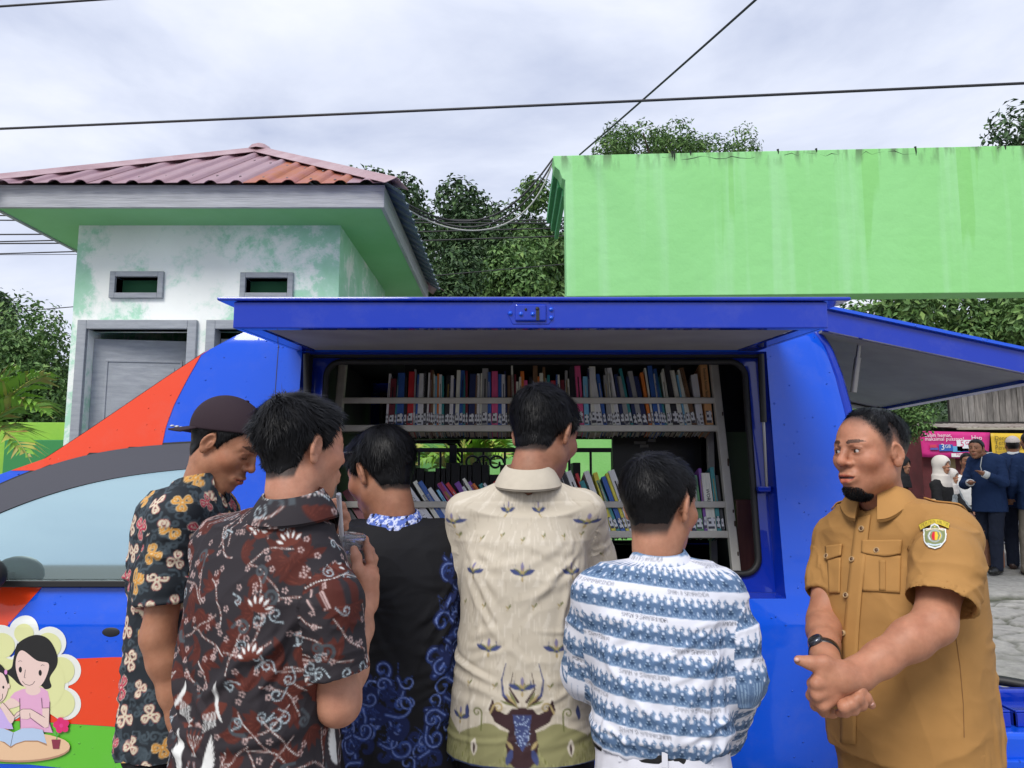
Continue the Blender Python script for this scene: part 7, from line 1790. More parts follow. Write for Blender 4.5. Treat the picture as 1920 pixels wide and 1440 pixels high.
# ---------- official in khaki uniform
def p_khaki():
    Y = 2.12; x = at(1695,1150,Y).x
    p = Person('person', 'stout bearded man in mustard khaki uniform shirt standing with clasped hands', x, Y, 130, 1.70, 'people browsing the van', skin=(.47,.215,.128), seed=15)
    KH = (.42,.22,.07); m = cloth('khaki', KH, .75, None, 900, .15, 0, tuple(c*.84 for c in KH)); m2 = cloth('khaki_light', tuple(c*1.06 for c in KH), .75, None, 900, .15, 0, tuple(c*.92 for c in KH))
    rows = [(.80,.206,.178),(.89,.208,.182,.004),(1.02,.206,.180,.006),(1.15,.200,.168,.004),(1.27,.196,.150),(1.36,.186,.130,-.005),(1.42,.15,.10,-.01)]
    shL, shR = p.l(1778,1005,1.97), p.l(1572,1012,2.27)
    eL, eR = p.l(1752,1170,1.84), p.l(1545,1165,2.16); wL, wR = p.l(1606,1266,1.80), p.l(1546,1228,1.98)
    nb = p.l(1655,950,2.12)
    p.shirt(rows, [([shL, p.l(1776,1055,1.89), p.l(1764,1132,1.845)],[.068,.077,.078],True), ([shR, shR*.5+eR*.5-np.array((0,.01,0)), p.l(1553,1120,2.20)],[.062,.064,.062],True)], m, .0038, nb, .072, sh_r=.062, fold=1.0)
    bv = p.bvh(); eye = np.array(p.Mi @ Vector((0,0,CAM_Z)))
    def hit(u,v):
        d = p.l(u,v,2.0)-eye; d /= np.linalg.norm(d); h = bv.ray_cast(Vector(eye), Vector(d), 4)
        return (np.array(h[0]), np.array(h[1])) if h[0] is not None else (eye+d*2.1, -d)
    def sheet(name, quad, n, mm, off=.004, th=.0022, canvas=None, keep=None, parent=None, bend=None):
        a,b,c_,d_ = [np.array(q,float) for q in quad]; G = np.zeros((n[0]+1,n[1]+1,3)); NN = np.zeros_like(G); col = []
        for i in range(n[0]+1):
            for j in range(n[1]+1):
                f,g = i/n[0], j/n[1]; q = (a*(1-f)+b*f)*(1-g)+(d_*(1-f)+c_*f)*g
                if bend: q = bend(q,f,g)
                h,nr_ = hit(*q); G[i,j] = h; NN[i,j] = nr_
        for _ in range(3): NN[1:-1,1:-1] = .25*(NN[:-2,1:-1]+NN[2:,1:-1]+NN[1:-1,:-2]+NN[1:-1,2:])
        for _ in range(2): G[1:-1,1:-1] = .5*G[1:-1,1:-1]+.125*(G[:-2,1:-1]+G[2:,1:-1]+G[1:-1,:-2]+G[1:-1,2:])
        NN /= np.linalg.norm(NN,axis=2)[...,None]; G = G+NN*off; V = G.reshape(-1,3); w = n[1]+1
        Q = [(i*w+j,(i+1)*w+j,(i+1)*w+j+1,i*w+j+1) for i in range(n[0]) for j in range(n[1]) if keep is None or keep((i+.5)/n[0],(j+.5)/n[1])]
        C = None
        if canvas is not None:
            F_, G_ = np.meshgrid(np.linspace(0,1,n[0]+1), np.linspace(0,1,n[1]+1), indexing='ij'); C = canvas.sample(F_.ravel()*canvas.w*.999, (1-G_.ravel())*canvas.h*.999)
        o_ = p.put(name, V, np.array(Q), mm, C, parent); sd = o_.modifiers.new('thick','SOLIDIFY'); sd.thickness = th; sd.offset = 0; return o_
    # placket, pockets, flaps
    sheet('placket', [(1606,972),(1634,966),(1606,1395),(1578,1392)], (4,40), m2, .0035, .003, bend=lambda q,f,g: (q[0]+8*math.sin(g*math.pi)*-1, q[1]))
    pk = sheet('pocket', [(1622,1040),(1690,1042),(1688,1112),(1618,1108)], (14,14), m2, .003, .003); sheet('pocket_flap', [(1618,1013),(1693,1012),(1691,1038),(1617,1037)], (14,8), m2, .0065, .003, bend=lambda q,f,g: (q[0], q[1]+g*6*math.sin(math.pi*f)))
    sheet('pocket_pleat', [(1650,1050),(1662,1050),(1662,1108),(1650,1108)], (3,12), m, .0055, .002)
    sheet('pocket', [(1553,1048),(1578,1046),(1576,1112),(1556,1112)], (8,14), m2, .003, .003); sheet('pocket_flap', [(1551,1024),(1582,1020),(1580,1042),(1552,1052)], (8,8), m2, .0065, .003)
    btn = mat('button_horn',(.10,.05,.025),.35); brim = mat('button_rim',(.42,.28,.14),.4)
    for (u,v) in ((1618,992),(1600,1050),(1589,1117),(1584,1187),(1582,1262),(1646,1033),(1553,1044)):
        h,nr_ = hit(u,v); q = Vector(nr_).to_track_quat('Z','Y').to_matrix().to_4x4(); M = Matrix.Translation(Vector(h+nr_*.007)) @ q
        b_ = MB().lathe([(.0,.001),(.0045,.001),(.0055,.003),(.0072,.003),(.0078,.001),(.0075,-.004)], 16, (0,0,0), 0, M).build('button', brim, p.root, world=False)
        MB().lathe([(.0,.0024),(.0048,.002),(.005,.0005)], 12, (0,0,0), 0, M).build('button_centre', btn, b_, world=False)
    # epaulettes
    for s_ in (-1,1):
        ep = p.drape('epaulette', bv, (0,0,1.6), (1,0,0), (0,1,0), (0,0,-1), [(s_*.080,-.026),(s_*.172,-.032),(s_*.172,.032),(s_*.080,.026)], m2, .005, .002)
        c_ = p.surf(bv, (s_*.092,0,1.6), (0,0,-1)); MB().lathe([(.0,.003),(.0055,.003),(.0075,.001),(.0075,-.004)], 14, tuple(c_+np.array((0,0,.009)))).build('button', brim, ep, world=False)
    # seams on the sleeve and side
    for P in ([(1790,1180),(1800,1250),(1806,1320),(1808,1395)],):
        pts = []
        for i in range(len(P)-1):
            for k_ in range(6): f = k_/6; h,nr_ = hit(P[i][0]*(1-f)+P[i+1][0]*f, P[i][1]*(1-f)+P[i+1][1]*f); pts.append(tuple(h+nr_*.0004))
        MB().tube(pts, .0011, 5).build('seam', mat('seam_thread',(.22,.11,.035),.9), p.root, world=False)
    # shoulder patches
    cb = Canvas(.078,.0105,(.62,.47,.05),.0004); cb.a[:2] = (.03,.02,.01); cb.a[-2:] = (.03,.02,.01); cb.text('PEM PROV KALTIM', .0055, .0022, .0060, (.02,.016,.01)) 
    pm = cloth('patch',(.5,.5,.5),.85,'col',600,.2)
    sheet('name_tape', [(1725,986),(1780,981),(1778,991),(1729,997)], (70,9), pm, .004, .002, cb, bend=lambda q,f,g: (q[0], q[1]-9*math.sin(math.pi*f)+3*f))
    cc = Canvas(.06,.07,(.70,.71,.70),.0005)
    shape = [(.5,.985),(.36,.93),(.30,.80),(.06,.78),(.04,.55),(.09,.30),(.25,.10),(.5,.02),(.75,.10),(.91,.30),(.96,.55),(.94,.78),(.70,.80),(.64,.93)]
    sc_ = lambda s_, P_: [((.5+(a-.5)*s_)*.06, (.5+(b-.5)*s_)*.07) for a,b in P_]
    cc.poly(sc_(1.0,shape),(.72,.73,.72)); cc.poly(sc_(.89,shape),(.20,.23,.10)); 
    cc.disc(.03,.036,.0165,(.32,.36,.34)); cc.disc(.03,.036,.0125,(.20,.23,.10)); cc.poly([(.024,.026),(.030,.026),(.030,.046),(.025,.046),(.0225,.036)],(.55,.02,.04)); cc.poly([(.030,.026),(.036,.026),(.0375,.036),(.035,.046),(.030,.046)],(.70,.48,.04))
    for q in range(9): cc.disc(.0165+.001*abs(q-4)*.6,.028+q*.002,.0012,(.7,.7,.7)); cc.disc(.0435-.001*abs(q-4)*.6,.028+q*.002,.0014,(.68,.5,.08))
    for q in range(12): cc.disc(.011+q*.0035,.0505+.004*math.sin(math.pi*q/11),.0017,(.66,.56,.40))
    for q in range(10): cc.disc(.014+q*.0035,.0155-.0035*math.sin(math.pi*q/9),.0022,(.62,.72,.78)); cc.stroke([(.014+q*.0035,.0145-.0035*math.sin(math.pi*q/9)),(.014+q*.0035,.0172-.0035*math.sin(math.pi*q/9))],.0008,(.1,.2,.3))
    cc.disc(.03,.0605,.0018,(.7,.55,.08))
    def inside(f,g):
        xx, yy = f, 1-g; ins = False; n_ = len(shape)
        for i in range(n_):
            (x0,y0),(x1,y1) = shape[i],shape[(i+1)%n_]
            if (y0 > yy) != (y1 > yy) and xx < (x1-x0)*(yy-y0)/(y1-y0)+x0: ins = not ins
        return ins
    sheet('crest_patch', [(1731,984),(1776,984),(1776,1032),(1731,1032)], (56,64), pm, .004, .002, cc, inside)
    # arms and clasped hands
    P = lambda u,v,Y_: p.l(u,v,Y_)
    nearh = [([wL, P(1578,1276,1.778)],[.033,.032],.03), ([P(1580,1264,1.775), P(1552,1264,1.775)],[.026,.021],.02)]
    KN = [P(1540,1262,1.768), P(1531,1282,1.763), P(1533,1303,1.765), P(1543,1321,1.772)]
    for i, k_ in enumerate(KN):
        nearh.append(([P(1578,1272+i*7,1.785), k_],[.020,.0150],.008))
        fw = [(P(1524,1282,1.800),P(1532,1296,1.835)), (P(1522,1304,1.800),P(1534,1316,1.835)), (P(1530,1322,1.800),P(1546,1330,1.835)), (P(1546,1334,1.800),P(1562,1338,1.830))][i]
        nearh.append(([k_, *fw],[.0142,.0128,.0112],.004))
    nearh.append(([P(1572,1256,1.775), P(1545,1243,1.770), P(1520,1243,1.772), P(1498,1238,1.780)],[.021,.0160,.0135,.0112],.012))
    p.arm(shL, eL, wL, (.054,.046,.042,.032), nearh, .0032)
    farh = [([wR, P(1562,1265,1.900)],[.032,.034],.02), ([P(1562,1265,1.900), P(1588,1290,1.815)],[.034,.028],.02)]
    for ch in ([P(1594,1282,1.800),P(1612,1294,1.772),P(1624,1308,1.772),P(1634,1322,1.780)],[P(1592,1292,1.795),P(1608,1310,1.760),P(1616,1322,1.768),P(1604,1330,1.790)],[P(1584,1300,1.790),P(1596,1320,1.755),P(1601,1331,1.765),P(1588,1335,1.790)],[P(1574,1308,1.790),P(1583,1326,1.757),P(1585,1335,1.768),P(1574,1337,1.790)]): farh.append((ch,[.0150,.0132,.0118,.0092],.004))
    farh.append(([P(1570,1262,1.860), P(1592,1270,1.810), P(1604,1280,1.800)],[.018,.014,.011],.01))
    p.arm(shR, eR, wR, (.050,.043,.039,.030), farh, .0032)
    # nails
    nm = mat('nail',(.60,.34,.28),.3)
    for (u,v,Y_,dx_,dz) in ((1494,1237,1.773,1,.2),(1633,1319,1.775,-.5,.6)):
        c_ = P(u,v,Y_); d_ = eye-c_; d_ /= np.linalg.norm(d_); MB().sphere(tuple(c_+d_*.004), (.0065,.0055,.005), 10, 6).build('nail', nm, p.root, world=False)
    # watch
    ax = wR-eR; ax /= np.linalg.norm(ax); q = Vector(ax).to_track_quat('Z','Y').to_matrix().to_4x4(); M = Matrix.Translation(Vector(wR-ax*.008)) @ q
    w_ = MB().lathe([(.0355,-.011),(.0380,-.010),(.0380,.010),(.0355,.011)], 28, (0,0,0), 0, M).build('watch', mat('watch_black',(.012,.012,.013),.3), p.root, world=False)
    wl_ = wR-ax*.008; d_ = p.l(1530,1228,1.92)-wl_; d_ -= ax*(d_@ax); d_ /= np.linalg.norm(d_); qq = Vector(d_).to_track_quat('Z','Y').to_matrix().to_4x4()
    MB().lathe([(.0,.010),(.016,.010),(.019,.007),(.020,.0),(.018,-.004)], 24, (0,0,0), 0, Matrix.Translation(Vector(wl_+d_*.036)) @ qq).build('watch_case', mat('watch_steel',(.12,.13,.15),.2,metal=.8), w_, world=False)
    p.gaze = (.22,-.06)
    hr = rotm(-2, 0, -17)
    p.head(p.l(1634,850,2.07), hr, p.l(1655,965,2.12), .97, style='recede', thick=.007, nstr=13000, slen=.024, mess=.15, crown=(0,-.06,.1), lift=.4, jaw=.98, fat=.0, beard={'chin':1.0,'mo':.45,'n':4500}, mouth_open=.004, fade=.040, res=.0024, nose=1.2, sw=1.0, brow=1.0, forward=.0)
    p.trunk(rows); p.finish(); p.trousers(m, .95, feet=[(-.12,.0),(.12,.0)], waist=(.19,.165), wid=1.15)
    p.collar(p.l(1655,938,2.11), .072, .026, m2, tilt=(0,.42), flare=.036, fall=.056, open_=.26, pts=.045)
p_khaki()
# ================================================================== ROADSIDE STALL AND THE PEOPLE THERE
SY = 12.0
def sp(u, v, Y=SY): return at(u, v, Y)
zf = gz(SY)
stall = empty('roadside_stall', (sp(1830,800).x, SY+.8, zf), 0, 'small roadside stall with tin awning and dark red posts', 'stall')
red_w = mat('maroon_wood', (.15,.025,.028), .7, col2=(.10,.018,.02), nscale=5, bump=.2); tin_old = mat('weathered_tin', (.34,.31,.27), .7, col2=(.20,.15,.13), nscale=4, mapscale=(1,1,8))
awz = sp(1800,802).z
x0, x1 = sp(1716,0).x, sp(2080,0).x
for i in range(9):
    a = x0+(x1-x0)*i/9; b = x0+(x1-x0)*(i+1)/9-.01; rows = []
    for yy, zz_ in ((SY-.35,awz-.02),(SY+1.9,awz+.20)): rows.append([(a+(b-a)*k/8, yy, zz_+(.018 if k%2 else 0)+rnd.uniform(-.008,.008)) for k in range(9)])
    o = MB().grid(rows,0,False).build('awning_sheet', tin_old, stall); s_ = o.modifiers.new('t','SOLIDIFY'); s_.thickness = .012
MB().box((x0,SY-.36,awz-.055),(x1,SY-.31,awz-.022)).build('awning_beam', mat('pale_timber',(.45,.42,.34),.8,col2=(.28,.25,.2),nscale=9,mapscale=(.4,1,5)), stall, .004)
MB().box((sp(1694,0).x-.3,SY-.2,zf-.1),(sp(1726,0).x,SY+1.6,awz-.08)).build('side_booth', red_w, stall, .01)
MB().box((sp(1697,0).x-.1,SY-.215,sp(0,905).z),(sp(1716,0).x,SY-.202,sp(0,822).z)).build('poster', mat('poster_ochre',(.30,.20,.07),.6,col2=(.36,.28,.14),nscale=5), stall)
MB().box((sp(1692,0).x,SY-.23,sp(0,870).z),(sp(1702,0).x,SY-.217,sp(0,840).z)).build('poster', mat('poster_red',(.25,.03,.03),.6), stall)
MB().box((sp(1728,0).x,SY+1.4,zf-.1),(x1,SY+1.5,awz+.2)).build('back_wall', mat('stall_dark',(.02,.018,.016),.9), stall)
MB().box((x1-.1,SY-.2,zf-.1),(x1,SY+1.4,awz-.08)).build('side_wall', red_w, stall)
MB().box((sp(1735,0).x,SY+.6,zf-.05),(sp(1868,0).x,SY+1.3,zf+.75)).build('counter', mat('counter_wood',(.06,.035,.02),.7), stall, .01)
rg = random.Random(9)
for i in range(16):
    xx = sp(1735,0).x+.08*i; h = rg.uniform(.1,.25); MB().lathe([(0,0),(.03,0),(.032,h*.7),(.012,h*.85),(.012,h),(0,h)],10,(xx,SY+.75+.1*(i%2),zf+.75)).build('jar', mat('jar_%d'%(i%4),[(.1,.05,.03),(.03,.06,.03),(.12,.1,.07),(.05,.03,.05)][i%4],.3), stall)
# banners
def banner(label, quad, col, Y, words, mcol2=None, bname='banner', bars=()):
    a,b,c_,d_ = [sp(*q,Y) for q in quad]; root = empty(bname, (a+c_)/2, 0, label, 'banner')
    root.location = ((a.x+c_.x)/2, Y, d_.z); rows = []
    P = lambda f,g: (a.lerp(b,f)).lerp(d_.lerp(c_,f), g)+Vector((0,.012*math.sin(f*7)*g-.01*g,0))
    for i in range(13): rows.append([P(i/12,j/6) for j in range(7)])
    o = MB().grid(rows).build('sheet', mat(bname+'_'+label.split()[0], col, .5, col2=mcol2 or tuple(x*.85 for x in col), nscale=2.5), root); s_ = o.modifiers.new('t','SOLIDIFY'); s_.thickness = .004; s_.offset = 0
    for (f,g,w,h,bc) in bars:
        q = P(f,g); MB().box((q.x,Y-.026,q.z-h),(q.x+w,Y-.023,q.z)).build('printed_panel', mat('print_%d_%d_%d'%tuple(int(99*x) for x in bc), bc, .5), root, .004)
    for (t,f,g,size,tc) in words:
        q = P(f,g); M = Matrix.Translation((q.x,Y-.0285,q.z)) @ Matrix.Rotation(R(90),4,'X'); me = text_mesh(t, size, 'lettering', 0, 'LEFT'); me.transform(M); put('lettering', me, mat('ink_%d_%d_%d'%tuple(int(99*x) for x in tc), tc, .5), root)
WT = (.75,.75,.75); NB = (.02,.10,.42)
banner('magenta phone data banner with white lettering hung under the awning', [(1724,808),(1856,811),(1853,862),(1729,857)], (.62,.02,.22), SY-.37,
  [('Lebih hemat,',.05,.17,.08,WT),('maksimal puasnya!',.05,.31,.08,WT),('3',.275,.60,.13,WT),('GB',.335,.57,.07,WT),('5',.56,.46,.13,(.62,.02,.15)),('GB',.63,.42,.08,(.62,.02,.15)),('Hap',.72,.22,.1,WT),('Merdeka',.50,.86,.05,(.6,.05,.2))],
  bars=((.25,.50,.21,.10,NB),(.45,.55,.15,.085,(.1,.36,.62)),(.51,.31,.30,.17,(.72,.74,.78)),(.56,.62,.13,.05,NB),(.43,.82,.22,.055,WT),(.12,.52,.1,.05,(.6,.05,.1)),(.12,.63,.12,.035,(.1,.1,.4))))
banner('yellow notice banner with dark lettering beside the pink one', [(1857,812),(1935,813),(1935,862),(1861,861)], (.72,.47,.03), SY-.36,
  [('Dengan',.06,.2,.09,(.05,.04,.01)),('Terlindungi',.06,.38,.09,(.05,.04,.01)),('Penipuan Digital',.06,.56,.09,(.05,.04,.01)),('Bersama Melawan',.06,.72,.05,(.12,.08,.02)),('Scam Nasional',.06,.83,.05,(.12,.08,.02))])
# snack packets hanging in strips
for i in range(4):
    for j in range(9):
        c = sp(1866+i*7, 868+j*9, SY-.1)
        o = MB().prism([c+Vector((dx,0,dz)) for dx,dz in ((-.026,-.032),(.026,-.032),(.022,0),(.026,.032),(-.026,.032),(-.022,0))],(0,.012,0)).build('snack_packet', mat('packet_%d'%((i+j)%3),[(.42,.02,.03),(.5,.06,.05),(.45,.3,.22)][(i+j)%3],.3), None); tag(o, 'small red snack packet hanging in strips below the yellow banner', 'packet', 'snack packets hanging in strips')
# plank house and buildings behind
plank_h = empty('plank_house', (sp(1800,800,14).x,14.2,gz(14)), 0, 'weathered grey house wall of upright planks above the stall', 'building')
pm = [mat('grey_plank_%d'%i, c, .9, col2=tuple(x*.45 for x in c), nscale=5, ndet=7, mapscale=(6,6,.7), bump=.4, bscale=30) for i,c in enumerate([(.27,.25,.23),(.21,.195,.18),(.32,.30,.28)])]
xa, xb = sp(1728,0,14).x, sp(1869,0,14).x; n = 13
for i in range(n):
    a = xa+(xb-xa)*i/n; w = (xb-xa)/n-.008; MB().box((a,14+rnd.uniform(0,.015),sp(0,796,14).z),(a+w,14.04+.001*i,sp(0,690,14).z)).build('plank', pm[rnd.randrange(3)], plank_h, .003)
MB().box((xa,14.06,gz(14)),(xb,14.1,sp(0,690,14).z)).build('backing', mat('stall_dark',(.02,.018,.016),.9), plank_h); MB().box((xa-.1,13.97,sp(0,801,14).z),(xb+.05,14.05,sp(0,796,14).z)).build('sill_beam', mat('stall_dark',(.02,.018,.016),.9), plank_h)
MB().prism([(xa-.3,13.6,sp(0,690,14).z),(xb+.3,13.6,sp(0,690,14).z),(xb+.3,16,sp(0,640,14).z),(xa-.3,16,sp(0,640,14).z)],(0,0,.04)).build('roof', tin_old, plank_h)
rh = empty('red_gable_house', (sp(1960,800,16).x,16.5,gz(16)), 0, 'house with a red gable and grey wall behind the yellow banner', 'building')
xa2, xb2 = sp(1866,0,16).x, sp(2080,0,16).x; zg = sp(0,752,16).z
MB().box((xa2,16,gz(16)-.1),(xb2,16.15,zg)).build('wall', mat('grey_render',(.30,.27,.23),.85,col2=(.22,.2,.17),nscale=4), rh)
MB().prism([(xa2-.1,15.9,zg+.05),(xb2+.1,15.9,zg+.05),(xb2+.1,15.9,sp(0,640,16).z),(sp(1935,0,16).x,15.9,sp(0,690,16).z)],(0,.1,0)).build('gable', mat('gable_red',(.33,.03,.035),.7,col2=(.26,.025,.03),nscale=4), rh)
MB().box((xa2-.1,15.75,zg-.04),(xb2+.1,15.88,zg+.05)).build('eave', mat('eave_grey',(.2,.2,.19),.7), rh)
ch = empty('cream_house', (sp(1990,700,20).x,20.5,gz(20)), 0, 'cream house corner with maroon roof edge under the green beam', 'building')
xa3 = sp(1903,0,20).x; MB().box((xa3,20,gz(20)),(xa3+5,22,sp(0,632,20).z)).build('wall', mat('cream_render',(.62,.52,.36),.8), ch)
MB().prism([(xa3-.3,19.7,sp(0,640,20).z),(xa3+5.3,19.7,sp(0,590,20).z+.6),(xa3+5.3,19.7,sp(0,575,20).z+.6),(xa3-.3,19.7,sp(0,625,20).z)],(0,2.6,0)).build('roof', mat('roof_maroon',(.2,.035,.045),.6), ch)

# ------------------------------------------------------------------ simpler figures (they stand some ten metres away)
def bg_person(label, u, Y, rz, height, top_c, leg_c, hc_uv, shoulders=.19, arms=None, legs=None, skin=(.30,.14,.085), hair='short', hood=None, seed=1, cuffs=None, rows=None, hem=.78, shoe=None, hyaw=0, hpitch=0, hat=None, bald=False, z_up=0., sit=None, scale=1.0):
    x = at(u,1000,Y).x; p = Person('person', label, x, Y, rz, height, None, gzv=gz(Y)+z_up, skin=skin, seed=seed); k = p.k
    rows = rows or [(hem*k,.20*k,.15*k),(.95*k,.19*k,.145*k),(1.15*k,.185*k,.14*k),(1.3*k,.19*k,.13*k),(1.38*k,.165*k,.11*k),(1.44*k,.12*k,.085*k)]
    A = []
    for i, s_ in enumerate((-1,1)):
        sh = np.array((s_*shoulders*.92*k, 0, 1.375*k)); el, wr = (np.array(arms[i][0])*k, np.array(arms[i][1])*k); A.append((sh,el,wr))
    ls = arms[2] if arms and len(arms) > 2 else True       # long sleeves
    tm = cloth('bg_'+label.replace(' ','_')[:18], top_c, .85, None, 300, .1)
    sl = [([sh,el,wr],[.058*k,.054*k,.042*k],True) if ls else ([sh,sh*.4+el*.6],[.058*k,.062*k],True) for sh,el,wr in A]
    p.shirt(rows, sl, tm, .009, (0,-.01,1.46*k), .055*k, sh_r=.05, fold=1.2, hem_open=False)
    for (sh,el,wr) in A:
        d = wr-el; d /= np.linalg.norm(d); s2 = np.cross(d,(0,0,1.)); s2 /= np.linalg.norm(s2)+1e-6
        hand = [([wr, wr+d*.055],[.026,.028],.02)]+[([wr+d*.055+s2*o_, wr+d*.11+s2*o_*1.1],[.011,.009],.006) for o_ in (-.027,-.009,.009,.026)]+[([wr+d*.01+s2*.02, wr+d*.06+s2*.05],[.013,.01],.008)]
        p.arm(sh, el, wr, (.045,.042,.038,.027), hand, .008)
        if cuffs:
            q = Vector(d).to_track_quat('Z','Y').to_matrix().to_4x4(); MB().lathe([(.033,-.03),(.047*k,-.03),(.045*k,.03),(.033,.03)],12,(0,0,0),0,Matrix.Translation(Vector(wr-d*.005)) @ q).build('cuff', cloth('cuff_white',cuffs,.8), p.root, world=False)
    hc = p.l(hc_uv[0], hc_uv[1], Y); rot = rotm(hpitch, 0, hyaw)
    p.head(hc, rot, (0,-.01,1.43*k), scale, style='fade' if bald else hair, thick=.008, nstr=700, slen=.02, mess=.2, res=.007, hair=(hood is None and not bald), lift=.2)
    p.trunk(rows) if sit is None else None; p.finish()
    if sit is None: p.trousers(cloth('bgt_'+label.replace(' ','_')[:18], leg_c, .85), .96*k, feet=legs, waist=(.16*k,.125*k), shoe=shoe, res=.010)
    if hood is not None:
        v = Vol((-.16,-.2,-.42),(.16,.16,.16), .007); cranium(v, .018); v.cap((0,-.02,0),(0,-.02,-.14),.088,.10,.03); v.loft([(-.40,.155,.12,.0),(-.28,.15,.115,-.005),(-.16,.10,.095,-.01)],.05)
        v.ell((0,.105,-.022),(.052,.06,.075),.01,'s'); V,Q = v.mesh(); p.put('headscarf', (V*scale)@rot.T+hc, Q, cloth('hood_%d'%int(100*hood[0]), hood, .85))
    if hat is not None:
        v = Vol((-.12,-.15,-.02),(.12,.13,.15), .006); cranium(v,.010); v.plane((0,0,.045),(0,.1,-1)); V,Q = v.mesh(); p.put('skull_cap', (V*scale)@rot.T+hc, Q, cloth('skullcap',hat,.85,None,200,.5))
    return p
navy = (.012,.028,.085); 
p = bg_person('man in navy shirt with pale collar holding a cord, turned to look back', 1860, 9.7, 118, 1.70, navy, (.014,.018,.035), (1831,842), arms=[((-.24,.08,1.10),(-.12,.25,1.20)),((.27,.05,1.08),(.08,.24,1.10)),True], legs=[(-.10,.12),(.10,-.08)], cuffs=(.6,.6,.62), seed=31, hyaw=12, hem=.74, scale=1.02)
p.collar((0,-.012,1.45), .062, .03, cloth('pale_collar',(.55,.58,.6),.8), fall=.05, flare=.02)
MB().tube([(-.03,.14,1.42),(-.05,.22,1.3),(-.10,.27,1.2)], .006, 6).build('cord', mat('cord_grey',(.3,.3,.3),.6), p.root, world=False)
p = bg_person('man in navy shirt with white lace skull cap walking away', 1912, 9.9, -40, 1.70, navy, (.018,.02,.022), (1899,836), arms=[((-.26,-.04,1.10),(-.28,.06,.88)),((.26,.0,1.10),(.26,.12,.90)),True], legs=[(-.09,-.05),(.12,.18)], cuffs=(.6,.6,.62), seed=33, hat=(.5,.44,.42), bald=True, hyaw=10, shoe=mat('shoe_brown',(.05,.025,.022),.5))
p.collar((0,-.012,1.45), .062, .03, cloth('pale_collar',(.55,.58,.6),.8), fall=.05, flare=.02)
p = bg_person('bald man in navy shirt and khaki trousers beside the capped one', 1948, 9.5, -15, 1.72, navy, (.20,.17,.14), (1928,828), arms=[((-.26,-.04,1.10),(-.24,.10,.92)),((.26,.0,1.10),(.26,.12,.90)),True], legs=[(-.16,-.02),(.10,.1)], cuffs=None, seed=35, bald=True, skin=(.25,.12,.075), shoe=mat('shoe_brown',(.05,.025,.022),.5))
p.collar((0,-.012,1.45), .062, .03, cloth('pale_collar',(.55,.58,.6),.8), fall=.05, flare=.02)

# motorcycles with riders waiting in front of the stall
def motorcycle(label, x, y, rz, body_c):
    root = empty('motorcycle', (x,y,gz(y)), rz, label, 'motorcycle', 'motorcycles by the stall')
    bm_ = mat('moto_%d'%int(100*body_c[0]), body_c, .25, coat=.6); blk = mat('moto_black',(.012,.012,.013),.45)
    for yy in (-.62,.62):
        M = Matrix.Translation((0,yy,.29)) @ Matrix.Rotation(R(90),4,'Y')
        w = MB().lathe([(.235,-.035),(.275,-.03),(.29,0),(.275,.03),(.235,.035),(.235,-.035)],28,(0,0,0),0,M).build('wheel', blk, root, world=False)
        sp_ = MB().lathe([(.0,.04),(.04,.04),(.04,-.04),(0,-.04)],12,(0,0,0),0,M)
        for a in range(8): sp_.bar(M @ Vector((.03*math.cos(a*.785),.03*math.sin(a*.785),0)), M @ Vector((.24*math.cos(a*.785),.24*math.sin(a*.785),0)), .012, .012, (1,0,0))
        sp_.build('rim', mat('moto_rim',(.2,.2,.21),.35,metal=.8), w, world=False)
    v = Vol((-.2,-.85,.2),(.2,.75,1.1), .014); v.cap((0,-.75,.72),(0,.1,.66),.075,.10,.05); v.cap((0,.1,.55),(0,.45,.75),.09,.08,.06); v.cap((0,-.2,.40),(0,.25,.40),.11,.10,.05); v.cap((0,.4,.7),(0,.5,.92),.07,.06,.05); v.ell((0,.63,.60),(.05,.2,.03),.02)
    V,Q = v.mesh(); me = np_mesh('fairing', V, Q); put('fairing', me, bm_, root, world=False)
    s_ = Vol((-.16,-.75,.7),(.16,.2,.9),.012); s_.ell((0,-.32,.775),(.115,.42,.05),.02); V,Q = s_.mesh(); put('seat', np_mesh('seat',V,Q), blk, root, world=False)
    MB().tube([(-.32,.34,1.0),(-.12,.46,.98),(.12,.46,.98),(.32,.34,1.0)],.014,8).build('handlebar', blk, root, world=False)
    for s_ in (-1,1):
        MB().tube([(s_*.05,.62,.29),(s_*.06,.48,.85)],.02,8).build('fork', blk, root, world=False)
        MB().tube([(s_*.2,.42,1.0),(s_*.24,.40,1.16)],.005,6).sphere((s_*.25,.40,1.19),(.055,.015,.035),10,6).build('mirror', blk, root, world=False)
    MB().sphere((0,.55,.86),(.07,.05,.07),12,8).build('headlamp', mat('lamp_glass',(.6,.6,.6),.1), root, world=False)
    MB().tube([(.12,.05,.3),(.14,-.3,.32),(.15,-.75,.42)],[.02,.03,.035],8).build('exhaust', mat('moto_rim',(.2,.2,.21),.35,metal=.8), root, world=False)
    return root
motorcycle('dark motorcycle carrying the woman and child in front of the stall', sp(1815,0,10.7).x, 10.7, R(-78), (.015,.016,.02)).scale = (.85,.85,.70)
motorcycle('grey scooter parked behind the man in khaki', sp(1712,0,10.4).x, 10.4, R(-60), (.22,.24,.25)).scale = (.85,.85,.75)
